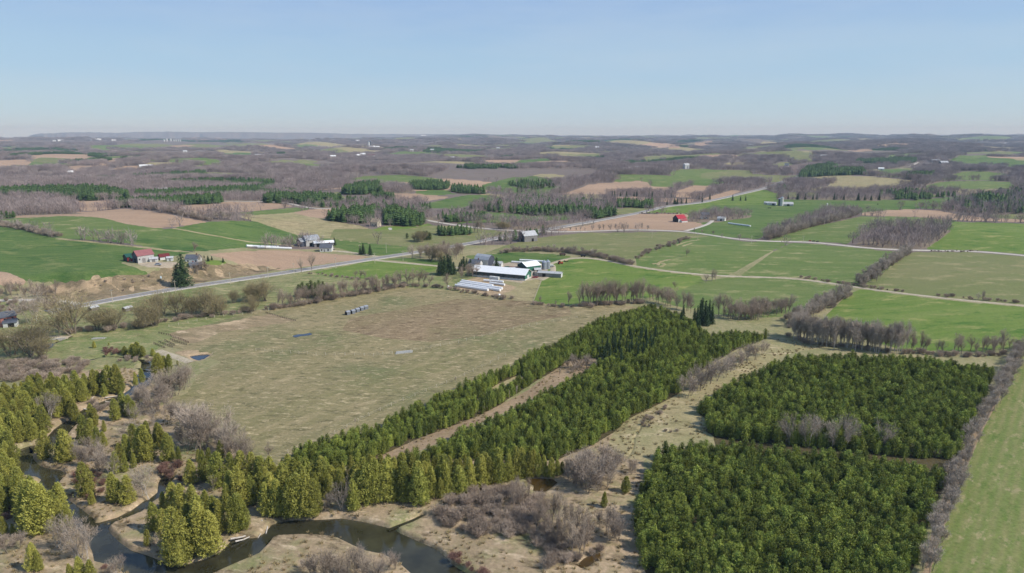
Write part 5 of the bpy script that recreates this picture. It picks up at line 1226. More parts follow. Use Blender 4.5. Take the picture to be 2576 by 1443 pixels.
# grass strip trees, hedges by the plantations
many('mauve', 2, 2, [(1760, 330, 560), (1850, 260, 490), (1920, 220, 460), (1990, 220, 420), (2060, 170, 390), (2140, 140, 360), (2250, 100, 270), (2370, 40, 210), (2440, 20, 180), (2520, -20, 130), (1800, 400, 540), (1900, 330, 490), (2200, 130, 300), (2310, 70, 240)], 'mauve bare tree lining the grass strip', 'bare trees lining the grass strip', 1.0)
along('shrub', Z(2, 2, [(1280, 860), (1340, 800), (1420, 730), (1500, 690), (1560, 650)]), 2.2, (1.0, 2.0), 'low bare shrub in the grass strip ditch', 'shrubs of the grass strip ditch')
along('shrub', Z(2, 2, [(1380, 850), (1500, 880), (1620, 900), (1720, 920)]), 2.5, (.8, 1.5), 'low bare shrub crossing the grass strip', 'shrubs crossing the grass strip')
many('mauve', 2, 2, [(620, 120, 250), (690, 140, 280), (750, 130, 270), (800, 170, 290), (560, 180, 260), (640, 200, 300)], 'bare shrubby tree at the head of the open track', 'shrubby trees at the track head', 1.1)
many('birch', 1, 2, [(1490, 1040, 1100), (1545, 1000, 1050), (1590, 985, 1035), (1658, 960, 1020), (1720, 920, 990), (2215, 680, 735), (2270, 650, 705), (2295, 645, 700), (2340, 580, 670), (2550, 490, 590), (1930, 835, 860)], 'thin white birch stem along the open track', 'birches along the open track', .35)
many('birch', 2, 2, [(45, 440, 550), (480, 270, 350)], 'thin white birch stem along the open track', 'birches along the open track', .5)
many('birch', 1, 2, [(1000, 770, 830), (2010, 350, 400)], 'pale dead birch at the pasture edge of the pines', 'dead birches at the pasture edge', .9)
many('pale', 3, 2, [(220, 735, 1030), (420, 760, 1060), (480, 790, 1040), (680, 800, 1060), (770, 770, 1070), (1130, 850, 1090), (1180, 870, 1080), (730, 830, 1070), (390, 800, 1050), (640, 840, 1060)], 'tall bare tree in the gap between the right plantations', 'bare trees between the right plantations', .85)
many('mauve', 3, 2, [(1300, 1020, 1110), (1470, 1040, 1130), (1600, 1080, 1150), (1680, 1090, 1160), (1550, 1090, 1150)], 'low bare tree in the gap between the right plantations', 'low trees between the right plantations', 1.2)
scatter('sapling', [(2560, 870), (2500, 985), (2435, 1095), (2385, 1200), (2345, 1320), (2315, 1445), (2345, 1445), (2385, 1320), (2425, 1200), (2475, 1090), (2530, 990), (2576, 905), (2600, 880)], 2.1, (3.4, 6.2), 'grey bare sapling in the hedge along the sown field', 'saplings of the right hedge', wide=(1.0, 1.5), maxn=420)
along('birch', Z(3, 1, [(250, 1010), (450, 1072), (640, 1095), (850, 1112), (1050, 1135), (1240, 1155), (1330, 1150)]), .55, (9.5, 14), 'slender pale birch in the row above the plantation', 'birches above the plantation', 4.0, (.8, 1.2))
along('bare', Z(3, 1, [(200, 985), (500, 1040), (850, 1080), (1250, 1120)]), 2.2, (8, 12), 'grey bare tree behind the birch row', 'trees behind the birch row', 4.0, (.6, .9))
along('bare', Z(3, 1, [(1380, 1140), (1600, 1150), (1800, 1160), (2050, 1170), (2300, 1165), (2480, 1130)]), 2.6, (6, 10), 'thin bare tree along the bright green field', 'thin trees along the green field', 3.0, (.6, .9))
along('shrub', Z(3, 1, [(1350, 1165), (1700, 1185), (2100, 1195), (2400, 1180)]), 2.0, (1.8, 3.2), 'bare shrub at the top of the right plantation', 'shrubs at the plantation top')
scatter('sapling', Z(3, 1, [(180, 900), (330, 790), (480, 690), (640, 620), (760, 565), (840, 560), (760, 640), (640, 720), (480, 800), (350, 900)]), 3.5, (5, 8.5), 'bare tree in the sloping hedge below the lane', 'trees of the sloping hedge', wide=(.9, 1.3))
scatter('bare', Z(3, 1, [(-250, 820), (0, 790), (200, 740), (280, 700), (260, 720), (100, 800), (-50, 830), (-200, 860)]), 5.0, (6, 9), 'bare tree in the small wood above the plantation', 'trees of the small wood', wide=(.8, 1.1))
many('bare', 2, 1, [(2080, 580, 780), (2130, 590, 790), (2200, 640, 790), (1650, 530, 690), (1570, 560, 680), (1770, 590, 740), (1450, 520, 650), (1390, 490, 600), (2300, 660, 800)], 'rounded bare tree on the crest above the plantation', 'bare trees on the crest', .95)
along('bare', Z(2, 1, [(690, 690), (760, 688), (850, 684), (1000, 668), (1150, 662), (1330, 658)]), 1.5, (10.5, 14.5), 'tall bare tree in the row below the bright green field', 'trees of the tall row', 3.0, (.55, .85))
along('shrub', Z(2, 1, [(200, 660), (390, 690), (500, 700), (700, 695), (1000, 672), (1330, 662)]), 2.6, (1.4, 2.8), 'dark low shrub along the pasture top', 'shrubs along the pasture top')
many('bare', 2, 1, [(570, 550, 690), (285, 590, 665), (440, 635, 690)], 'small bare tree at the pasture top', 'small trees at the pasture top', .8)
many('bare', 2, 1, [(1950, 370, 455), (2010, 330, 440), (2045, 370, 440), (1757, 115, 190), (1640, 450, 520), (1590, 500, 530), (1540, 500, 530)], 'small bare tree standing in the green fields', 'field trees', 1.0)
# valley trees
many('willow', 0, 1, [(730, 690, 970), (980, 770, 930), (1150, 740, 915), (1400, 690, 885), (1560, 700, 885), (1640, 590, 770), (1800, 600, 785), (1930, 640, 790), (2080, 560, 780), (2220, 600, 775), (2350, 560, 660), (2560, 510, 640)], 'olive tinted rounded willow along the creek', 'willows along the creek', .95)
many('willow', 1, 1, [(90, 460, 640), (10, 480, 640), (-30, 600, 740)], 'olive tinted willow left of the pine clump', 'willows left of the pine clump', .9)
many('pale', 0, 1, [(300, 590, 865), (360, 640, 865)], 'big bare tree with pale limbs beside the brick house', 'big trees beside the brick house', 1.3)
many('bare', 0, 1, [(595, 800, 1000)], 'bare tree next to the creek culvert', None, .8)
along('bare', Z(1, 1, [(200, 715), (400, 690), (600, 652), (850, 602), (1100, 557), (1300, 522), (1460, 492)]), 2.0, (7.5, 11), 'bare tree in the hedgerow along the pasture', 'trees of the pasture hedgerow', 5.0, (.6, .95))
along('shrub', Z(1, 1, [(100, 735), (400, 695), (850, 606), (1300, 526), (1480, 492)]), 3.5, (2, 3.5), 'shrub under the pasture hedgerow', 'shrubs of the pasture hedgerow')
along('shrub', Z(1, 1, [(1480, 485), (1700, 495), (1900, 510), (2080, 545), (2300, 585), (2576, 632)]), 2.6, (1.6, 3.2), 'dark shrub between pasture and dairy farm', 'shrubs below the dairy farm')
many('bare', 1, 1, [(1520, 330, 480), (1580, 320, 485), (1640, 310, 480), (1690, 350, 480), (1750, 380, 492), (1930, 365, 512), (1550, 380, 470), (1050, 330, 410), (1000, 340, 410), (1100, 330, 412)], 'grey bare tree below the farm lane', 'bare trees below the farm lane', .95)
scatter('bare', Z(1, 1, [(2010, 420), (2000, 390), (2250, 330), (2260, 380), (2150, 425)]), 4.5, (6, 8.5), 'bare tree beside the long white barn', 'trees beside the long barn', wide=(.6, .9))
scatter('bare', Z(1, 1, [(1550, 215), (1700, 215), (1800, 245), (1950, 265), (2080, 190), (2080, 150), (1900, 150), (1700, 160)]), 6.0, (8, 11.5), 'bare roadside tree beyond the crossroads', 'roadside trees beyond the crossroads', wide=(.7, 1.0))
many('willow', 1, 1, [(1760, 100, 235), (1850, 150, 250)], 'greenish willow among the roadside trees', 'greenish roadside willows', .8)
many('bare', 1, 1, [(460, 220, 347), (562, 190, 328)], 'large bare tree at the highway edge', 'large highway trees', .8)
many('bare', 0, 1, [(1960, 60, 150), (2000, 180, 260), (2050, 220, 320), (1990, 250, 370), (2080, 260, 340)], 'bare tree around the house on the bank', 'trees around the bank house', 1.2)
scatter('bare', Z(0, 1, [(-300, 600), (0, 560), (250, 530), (560, 560), (600, 600), (560, 615), (200, 620), (0, 625), (-300, 640)]), 5.0, (6, 8.5), 'bare tree in the wood left of the sandy bank', 'trees left of the sandy bank', wide=(.7, 1.0))
scatter('shrub', Z(0, 1, [(-100, 680), (0, 640), (540, 635), (700, 680), (500, 740), (200, 780), (-100, 790)]), 5.0, (2, 4), 'brown brush below the side road', 'brush below the side road')
scatter('shrub', Z(0, 1, [(640, 470), (900, 440), (1200, 400), (1500, 370), (1600, 420), (1400, 450), (1250, 480), (1300, 540), (1000, 560), (800, 520)]), 7.0, (1.0, 2.4), 'small brown bush on the eroded bank', 'bushes on the eroded bank')
along('shrub', Z(1, 1, [(540, 365), (700, 380), (850, 400), (950, 420), (1120, 430)]), 3.0, (1.2, 2.6), 'dark shrub along the valley ditch', 'shrubs along the valley ditch')
many('willow', 1, 0, [(1630, 1075, 1165), (1680, 1085, 1170), (1600, 1100, 1160)], 'yellowish willow by the highway', 'yellow willows by the highway', 1.0)
many('olivepine', 1, 0, [(1720, 1058, 1150), (1690, 1060, 1150), (1520, 1080, 1135), (1750, 1075, 1150)], 'olive conifer among the yellow willows', 'conifers among the yellow willows', 1.2)
many('bare', 1, 0, [(2230, 950, 1075), (2270, 955, 1078), (2200, 990, 1075), (2300, 990, 1060)], 'bare tree beside the gravel road junction', 'trees by the road junction', .9)
many('willow', 1, 0, [(2450, 975, 1040), (2520, 985, 1045), (2480, 980, 1042)], 'olive bush by the gravel road junction', 'olive bushes by the junction', 1.2)
# field hedges of the middle distance
along('shrub', Z(2, 1, [(-90, 160), (0, 140), (250, 135), (480, 145), (680, 170), (860, 195), (1000, 225), (1220, 275)]), 1.6, (2.6, 5.0), 'shrub in the dark hedge above the farm lane', 'shrubs of the lane hedge', 3.0)
along('sapling', Z(2, 1, [(0, 138), (200, 132), (500, 145), (860, 192)]), 6.0, (4, 6.5), 'bare tree rising from the hedge above the farm lane', 'trees of the lane hedge', 3.0, (1, 1.4))
along('shrub', Z(2, 1, [(1230, 205), (1330, 165), (1420, 130), (1560, 85), (1680, 40), (1780, 10)]), 3.0, (1.8, 3.6), 'shrub in the sloping hedge between green fields', 'shrubs between the green fields', 4.0)
along('shrub', Z(3, 1, [(330, 405), (450, 420), (600, 450), (780, 475), (900, 490), (1100, 520), (1350, 548)]), 2.6, (1.2, 3.0), 'shrub along the upper side of the farm lane', 'shrubs along the farm lane')
along('sapling', Z(3, 1, [(920, 490), (1000, 430), (1080, 370), (1180, 300), (1280, 230), (1420, 150)]), 1.7, (4.5, 7.5), 'bare tree in the hedge between the two lanes', 'trees between the two lanes', 5.0, (1.0, 1.5))
along('shrub', Z(3, 1, [(1700, 590), (1900, 605), (2100, 628), (2250, 635), (2400, 650), (2576, 660)]), 3.2, (1.2, 3.0), 'shrub along the lane at the right', 'shrubs at the right of the lane')
along('sapling', Z(3, 1, [(2100, 628), (2160, 630), (2250, 636)]), 2.5, (4, 6), 'bare tree clump by the lane at the right', 'tree clump by the lane', 3.0)
along('sapling', Z(3, 0, [(0, 1145), (150, 1100), (250, 1065), (450, 1010), (600, 975), (760, 930), (900, 895)]), 2.6, (7, 10), 'bare tree in the long hedge below the silo farm', 'trees of the silo farm hedge', 9.0, (.8, 1.2))
along('sapling', Z(0, 0, [(-100, 985), (0, 995), (150, 1020), (300, 1055), (450, 1090), (580, 1122)]), 2.6, (3.5, 6), 'dark bush in the hedge between the left green fields', 'bushes between the left fields', 4.0, (1.2, 1.7))
along('sapling', Z(0, 0, [(1450, 835), (1620, 850), (1700, 870), (1850, 905), (2000, 940), (2130, 958)]), 2.8, (4, 7), 'dark bush in the hedge between the tan fields', 'bushes between the tan fields', 4.0, (1.2, 1.7))
along('sapling', Z(0, 0, [(2160, 950), (2280, 945)]), 3.0, (6, 9), 'bare tree beside the hedge of the tan field', 'trees at the tan field hedge', 4.0)
along('sapling', Z(2, 0, [(480, 1063), (600, 1062), (720, 1062), (800, 1060), (880, 1058), (1000, 1052), (1100, 1050), (1210, 1050), (1260, 1050), (1310, 1050), (1360, 1052), (1420, 1052)]), 7.0, (4, 8), 'roadside bare tree along the gravel road', 'trees along the gravel road', 2.0, (.9, 1.3))
along('sapling', Z(2, 0, [(1780, 1075), (1900, 1095), (2150, 1130), (2300, 1150)]), 16.0, (3, 7), 'roadside bare tree along the gravel road', 'trees along the gravel road', 2.0)
along('shrub', Z(2, 0, [(1270, 885), (1500, 885), (1760, 890)]), 4.0, (1.5, 3), 'low hedge shrub above the tan field', 'shrubs above the tan field')
for P, n in ((Z(2, 0, [(1350, 715), (1480, 718)]), 8), (Z(2, 0, [(1500, 720), (1570, 722)]), 5), (Z(2, 0, [(1600, 722), (1710, 725)]), 6), (Z(2, 0, [(1840, 735), (2040, 745)]), 8), (Z(2, 0, [(1890, 775), (1960, 775)]), 5), (Z(2, 0, [(1550, 795), (1760, 780)]), 12), (Z(2, 0, [(2190, 755), (2360, 758)]), 9), (Z(2, 0, [(1000, 710), (1250, 715)]), 14)):
    along('spruce', P, 900.0 / max(n, 1) / 10, (7, 11), 'dark conifer in the windbreak along the far highway', 'conifers along the far highway', 6.0, (.8, 1.1))
for P in (Z(2, 0, [(60, 675), (120, 665), (200, 655), (280, 640), (330, 632), (420, 622)]), Z(2, 0, [(480, 675), (520, 670)])):
    along('olivepine', P, 14, (8, 11), 'dark conifer in the hedge below the green hill', 'conifers below the green hill', 5.0, (1.0, 1.3))
for P in (Z(3, 0, [(640, 745), (680, 742), (720, 742)]), Z(3, 0, [(740, 745), (810, 748)]), Z(3, 0, [(900, 750), (960, 750), (1120, 752)]), Z(3, 0, [(200, 738), (330, 742), (520, 742)])):
    along('spruce', P, 9, (8, 12), 'dark conifer in the hedge behind the sweeping green field', 'conifers behind the sweeping field', 5.0, (.9, 1.3))

for P, hr in ((Z(3, 1, [(920, 490), (1000, 430), (1080, 370), (1180, 300), (1280, 230), (1420, 150)]), (2, 4)), (Z(3, 0, [(0, 1145), (150, 1100), (250, 1065), (450, 1010), (600, 975), (760, 930), (900, 895)]), (3, 6)),
              (Z(0, 0, [(-100, 985), (0, 995), (150, 1020), (300, 1055), (450, 1090), (580, 1122)]), (2.5, 4.5)), (Z(0, 0, [(1450, 835), (1620, 850), (1700, 870), (1850, 905), (2000, 940), (2130, 958)]), (2.5, 5)),
              (Z(3, 1, [(200, 900), (350, 810), (520, 720), (680, 640), (820, 562)]), (2, 4)), (Z(2, 1, [(690, 695), (1000, 672), (1330, 660)]), (2, 4)),
              (Z(1, 1, [(150, 725), (400, 692), (600, 655), (850, 605), (1100, 560), (1300, 525), (1460, 494)]), (2.5, 5)), (Z(3, 1, [(200, 990), (450, 1074), (850, 1112), (1240, 1155)]), (1.5, 3)),
              (Z(0, 1, [(640, 960), (900, 940), (1200, 915), (1500, 885), (1700, 850), (1900, 810), (2200, 785), (2500, 745)]), (2, 4)), (Z(3, 1, [(1600, 140), (1900, 140), (2100, 140)]), (1, 2))):
    along('shrub', P, 2.2, hr, 'low brush filling the hedge bottom', 'brush of the hedge bottoms', 3.5)

# ------------------------------------------------------------------ the 300 that show largest of each kind stand singly, the rest as one mass
ORD = ('first', 'second', 'third', 'fourth', 'fifth', 'sixth', 'seventh', 'eighth', 'ninth', 'tenth', 'eleventh', 'twelfth', 'thirteenth', 'fourteenth')
_by = {}
for q in QUEUE:
    _by.setdefault('bare_shrub' if q[0] in SHRUB else TREE_NAME[q[0]], []).append(q)
MASS_LAB = {'bare_shrub': 'small twiggy shrubs along far hedges and banks', 'bare_sapling': 'bare small trees along far hedges', 'bare_tree': 'small bare trees along far hedges'}
for nm, L in _by.items():
    L.sort(key=lambda q: -q[3] / math.hypot(q[1], q[2]) * (1.0 if in_frame(q[1], q[2]) else .02))
    cut = 300 if nm != 'pine_tree' else 30
    gset = {}
    for q in L[:cut]: gset.setdefault((q[4], q[5]), []).append(q)
    for (lab, grp), M in gset.items():
        M.sort(key=lambda q: q[1] / q[2])
        n = len(M)
        far = sorted(math.hypot(q[1], q[2]) for q in M)
        for i, q in enumerate(M):
            l2 = lab
            if 1 < n <= 14: l2 = '%s from the left: %s' % (ORD[i], lab)
            elif n > 14:
                d_ = math.hypot(q[1], q[2]); rank = 'front' if d_ <= far[n // 3] else ('middle' if d_ <= far[2 * n // 3] else 'back')
                l2 = '%s, %s ranks, %s part' % (lab, rank, ('far left', 'left', 'centre', 'right', 'far right')[min(4, 5 * i // n)])
            if len(l2.replace(',', ' ').replace(':', ' ').split()) > 16: l2 = lab
            (put_shrub if q[0] in SHRUB else put_tree)(q[0], q[1], q[2], q[3], l2, q[5], q[6])
    rest = L[cut:]
    if rest:
        meshes, X, Y, Sx, W, pk = [], [], [], [], [], []
        for kd in sorted({q[0] for q in rest}):
            ms = SHRUB[kd] if kd in SHRUB else jkind(kd)
            for q in rest:
                if q[0] == kd:
                    X.append(q[1]); Y.append(q[2]); W.append(q[6]); pk.append(len(meshes) + RND.randrange(len(ms)))
                    Sx.append(q[3] / ((2.2 if kd == 'red' else 3.0) if kd in SHRUB else PROTO[kd][0][1]))
            meshes += ms
        mass('far_%ss' % nm, MASS_LAB.get(nm, 'small trees along far hedges'), 'trees', meshes, X, Y, np.array(Sx), rs, np.array(W), pick=np.array(pk))

# ------------------------------------------------------------------ woods of the middle distance and the far country
def low_bare(seed, h=10, w=7, n=46, mat=None):
    c = TB(seed); r = c.r
    a = r.uniform(0, 6.3, n); t = r.uniform(.25, .8, n); q = w / 2 * np.sqrt(r.uniform(0, 1, n)) * np.sin(np.clip(t * 1.1, 0, 1) * 3.0) ** .5
    P = np.stack([q * np.cos(a), q * np.sin(a), t * h], 1); D = unit(np.stack([np.cos(a) * .5, np.sin(a) * .5, np.full(n, .9)], 1) + r.normal(0, .25, (n, 3)))
    c.twigs(P, D, r.uniform(.2, .4, n) * h, .16)
    for i in range(5): c.limb((r.normal(0, .3), r.normal(0, .3), -.5), (r.normal(0, w * .2), r.normal(0, w * .2), h * r.uniform(.6, .85)), .17, .05, 3)
    return c
def low_pine(seed, h=10, w=5.4):
    c = TB(seed); r = c.r
    for i in range(6):
        t = i / 6.0; rad = w / 2 * (1 - t ** 1.8) ** .8 * r.uniform(.85, 1.15) + .15; k = 6
        c.core([(h * (.08 + t * .86), rad), (h * (.08 + t * .86) + h * .17, rad * .3)], k, .35)
    return c
LB = [low_bare(900 + i, 12, 8).mesh('wood_tree', L_FARWOOD) for i in range(3)] + [low_bare(910 + i, 12, 8).mesh('wood_tree', L_FARWOOD2) for i in range(3)]
L_FARPINE = leaf_mat('far_conifer', lin(66, 90, 52), lin(80, 102, 54), lin(96, 116, 66), .5)
LP = [low_pine(920 + i).mesh('wood_conifer', L_FARPINE) for i in range(4)]
def grove(seed, kinds, size, n, hk=1.0):
    r = np.random.RandomState(seed); V, F, MI, off = [], [], [], 0
    mats = []
    for i in range(n):
        m = kinds[r.randint(len(kinds))]
        v = np.zeros(len(m.vertices) * 3); m.vertices.foreach_get('co', v); v = v.reshape(-1, 3)
        f = np.zeros(len(m.polygons) * 3, np.int32); m.loops.foreach_get('vertex_index', f); f = f.reshape(-1, 3)
        a = r.uniform(0, 6.3); s = r.uniform(.75, 1.2); R_ = np.array([[math.cos(a), -math.sin(a), 0], [math.sin(a), math.cos(a), 0], [0, 0, 1]])
        V.append((v * s) @ R_.T + [r.uniform(-.5, .5) * size, r.uniform(-.5, .5) * size, 0]); F.append(f + off); off += len(v)
        if m.materials[0] not in mats: mats.append(m.materials[0])
        MI += [mats.index(m.materials[0])] * len(f)
    me = mesh_np('grove', np.concatenate(V), np.concatenate(F))
    for m in mats: me.materials.append(m)
    me.polygons.foreach_set('material_index', np.array(MI, np.int32))
    return me
GB = [grove(950 + i, LB, 26, 11) for i in range(5)]
GP = [grove(960 + i, LP, 24, 16) for i in range(4)]

woodX, woodY, woodS = [], [], []
conX, conY, conS = [], [], []
for k, rg in enumerate(REG):
    st = rg[4]
    if not st or st == 'farfield': continue
    kind, h, dens = st
    pts = jittered(rg[3], 1 / math.sqrt(dens), rs, .48)
    if len(pts) == 0: continue
    keep = surface_id(pts[:, 0], pts[:, 1]) == k
    pts = pts[keep]
    if kind == 'bare' and ('mixed' in rg[2] or 'scrub wood' in rg[2] or 'between pines' in rg[2] or 'hillside' in rg[2]):
        cz = rs.rand(len(pts)) < .3; cp_ = pts[cz]; pts = pts[~cz]
        conX += list(cp_[:, 0]); conY += list(cp_[:, 1]); conS += list(rs.uniform(.7, 1.2, len(cp_)) * h / 10 * 1.15)
    if kind == 'bare': woodX += list(pts[:, 0]); woodY += list(pts[:, 1]); woodS += list(rs.uniform(.75, 1.2, len(pts)) * h / 10)
    else: conX += list(pts[:, 0]); conY += list(pts[:, 1]); conS += list(rs.uniform(.75, 1.2, len(pts)) * h / 10 * 1.3)
def road_clear(X, Y, d=9.0):
    ok = np.ones(len(X), bool)
    for W in ROADS:
        x0, y0 = W.min(0) - 20; x1, y1 = W.max(0) + 20
        m = (X > x0) & (X < x1) & (Y > y0) & (Y < y1) & ok
        if m.any():
            dd = seg_dist(W[::2], X[m], Y[m], False); idx = np.nonzero(m)[0]; ok[idx[dd < d]] = False
    return ok
woodX, woodY, woodS = map(np.array, (woodX, woodY, woodS)); ok = road_clear(woodX, woodY)
wr = np.hypot(woodX, woodY)
mass('bare_woods', 'grey bare woods between the middle distance fields', 'woods', LB, woodX[ok], woodY[ok], woodS[ok], rs)
conX, conY, conS = map(np.array, (conX, conY, conS)); ok = road_clear(conX, conY)
mass('conifer_woods', 'dark conifer stands in the middle distance', 'woods', LP, conX[ok], conY[ok], conS[ok], rs)
# rolling far woods: single trees to 1.5 km, groves beyond
def sector(n, r0, r1, a=49):
    r = np.sqrt(rs.uniform(r0 * r0, r1 * r1, n)); t = rs.uniform(R(-a), R(a), n)
    return r * np.sin(t), r * np.cos(t), r
def patch(x, y, s=1.0):
    return (np.sin(x / 310. * s + 1.7) * np.sin(y / 270. * s + .3) + .7 * np.sin(x / 143. * s + y / 190. * s) + .5 * np.sin(x / 77. * s - y / 91. * s + 2))
A1 = R(98) / 2 * (1500 ** 2 - 620 ** 2)
x, y, r = sector(int(A1 / 62), 620, 1500)
ok = (surface_id(x, y) == -2) & road_clear(x, y, 12); ok &= patch(x, y) > -1.0
x, y = x[ok], y[ok]; con = patch(x + 900, y - 300, 1.7) > 1.05
mass('far_bare_woods', 'bare woods covering the nearer hills', 'woods', LB, x[~con], y[~con], rs.uniform(.7, 1.15, (~con).sum()), rs)
mass('far_conifers', 'scattered dark conifers in the hill woods', 'woods', LP, x[con], y[con], rs.uniform(.7, 1.1, con.sum()), rs)
A2 = R(98) / 2 * (5200 ** 2 - 1500 ** 2)
x, y, r = sector(int(A2 / 560), 1500, 5200)
sid = surface_id(x, y)
ok = (sid == -2) & road_clear(x, y, 22) & (patch(x, y, .55) > -1.05); x, y = x[ok], y[ok]
con = patch(x + 500, y + 700, .8) > 1.15
mass('distant_bare_woods', 'grey mauve woods rolling over the distant hills', 'woods', GB, x[~con], y[~con], rs.uniform(.8, 1.2, (~con).sum()), rs)
mass('distant_conifers', 'dark conifer patches in the distant hills', 'woods', GP, x[con], y[con], rs.uniform(.8, 1.1, con.sum()), rs)
GB2 = [grove(970 + i, GB, 90, 9) for i in range(3)]; GP2 = [grove(980 + i, GP, 80, 9) for i in range(2)]
A3 = R(98) / 2 * (14000 ** 2 - 5200 ** 2)
x, y, r = sector(int(A3 / 9000), 5200, 14000)
ok = (surface_id(x, y) == -2) & (patch(x, y, .3) > -.9); x, y = x[ok], y[ok]
con = patch(x + 500, y + 700, .35) > 1.2
mass('horizon_bare_woods', 'grey woods along the horizon', 'woods', GB2, x[~con], y[~con], rs.uniform(.9, 1.5, (~con).sum()), rs)
mass('horizon_conifers', 'dark conifers along the horizon', 'woods', GP2, x[con], y[con], rs.uniform(.9, 1.4, con.sum()), rs)

# dry grass tufts on the river flats, the grass strip and the pasture
def tuft(seed, mat):
    t = TB(seed); r = t.r; n = 26
    a = r.uniform(0, 6.3, n); q = r.uniform(0, .35, n)
    P = np.stack([q * np.cos(a), q * np.sin(a), np.zeros(n)], 1); D = unit(np.stack([np.cos(a) * .5, np.sin(a) * .5, np.ones(n)], 1) + r.normal(0, .25, (n, 3)))
    t.twigs(P, D, r.uniform(.35, .7, n), .05)
    return t.mesh('grass_tuft', mat)
L_STRAW = leaf_mat('dry_grass', lin(186, 166, 128), lin(160, 148, 104), lin(138, 118, 86), .6, .9)
L_BROWN = leaf_mat('dead_weeds', lin(150, 128, 98), lin(136, 120, 88), lin(166, 146, 112), .6, .9)
TUFTS = [tuft(1000 + i, L_STRAW) for i in range(4)] + [tuft(1010, L_BROWN)]
_names = {'river_flat': 1 / 3.2, 'grass_strip': 1 / 3.5, 'track': 1 / 3.}
tx, ty = [], []
for k, rg in enumerate(REG):
    if rg[1] in _names:
        p = jittered(rg[3], 1 / math.sqrt(_names[rg[1]]), rs, .5); rr_ = np.hypot(p[:, 0], p[:, 1])
        p = p[(rr_ < 420) & (rr_ > 120)]
        p = p[surface_id(p[:, 0], p[:, 1]) == k]
        cl = np.sin(p[:, 0] * .19 + 2 * np.sin(p[:, 1] * .07)) + np.sin(p[:, 1] * .23 + 1.5 * np.sin(p[:, 0] * .11)) + .9 * rs.normal(0, 1, len(p))
        p = p[cl > .35]
        tx += list(p[:, 0]); ty += list(p[:, 1])
tx, ty = np.array(tx), np.array(ty)
wet = inside(grow(RIVER, .4), tx, ty) | inside(grow(UPSTREAM, .5), tx, ty)
for nm, lab, pw, lv in PONDS: wet |= inside(grow(pw, .5), tx, ty)
tx, ty = tx[~wet], ty[~wet]
mass('grass_tufts', 'tufts of dry grass and weeds on the flats and pasture', 'grass', TUFTS, tx, ty, rs.uniform(.6, 1.7, len(tx)), rs)
# ------------------------------------------------------------------ farm buildings
PM = {}
def pm(name, r, g, b, rough=.6, k2=.8, scale=1.2):
    if name not in PM: PM[name] = plain_mat(name, lin(r, g, b), lin(r * k2, g * k2, b * k2), scale, rough, .3)
    return PM[name]
def ribbed(name, r, g, b, k=.82):
    """standing-seam metal sheet: fine ribs and weathering"""
    if name in PM: return PM[name]
    m, nt, bs = new_mat(name); bs.inputs['Roughness'].default_value = .45; bs.inputs['Specular IOR Level'].default_value = .4
    tc = nt.nodes.new('ShaderNodeTexCoord'); w = nt.nodes.new('ShaderNodeTexWave'); w.bands_direction = 'X'; w.inputs['Scale'].default_value = 1.1
    nt.links.new(tc.outputs['Object'], w.inputs['Vector'])
    c = mixc(nt, noise(nt, tc.outputs['Object'], .5, 5, .65, .35, .75), lin(r, g, b), lin(r * k, g * k, b * k))
    nt.links.new(c, bs.inputs['Base Color'])
    bp = nt.nodes.new('ShaderNodeBump'); bp.inputs['Strength'].default_value = .3; bp.inputs['Distance'].default_value = .05
    nt.links.new(w.outputs['Fac'], bp.inputs['Height']); nt.links.new(bp.outputs['Normal'], bs.inputs['Normal'])
    PM[name] = m; return m
def box(bm, x0, x1, y0, y1, z0, z1):
    v = [bm.verts.new(p) for p in ((x0, y0, z0), (x1, y0, z0), (x1, y1, z0), (x0, y1, z0), (x0, y0, z1), (x1, y0, z1), (x1, y1, z1), (x0, y1, z1))]
    for f in ((0, 3, 2, 1), (4, 5, 6, 7), (0, 1, 5, 4), (1, 2, 6, 5), (2, 3, 7, 6), (3, 0, 4, 7)): bm.faces.new([v[i] for i in f])
def bobj(name, bm, mat, parent):
    me = bpy.data.meshes.new(name); bm.normal_update(); bm.to_mesh(me); bm.free(); me.materials.append(mat)
    return link(name, me, parent)
def prism(bm, prof, x0, x1):
    """profile in (y,z) swept along x, closed"""
    a = [bm.verts.new((x0, y, z)) for y, z in prof]; b = [bm.verts.new((x1, y, z)) for y, z in prof]
    n = len(prof)
    bm.faces.new(a[::-1]); bm.faces.new(b)
    for i in range(n): bm.faces.new((a[i], a[(i + 1) % n], b[(i + 1) % n], b[i]))
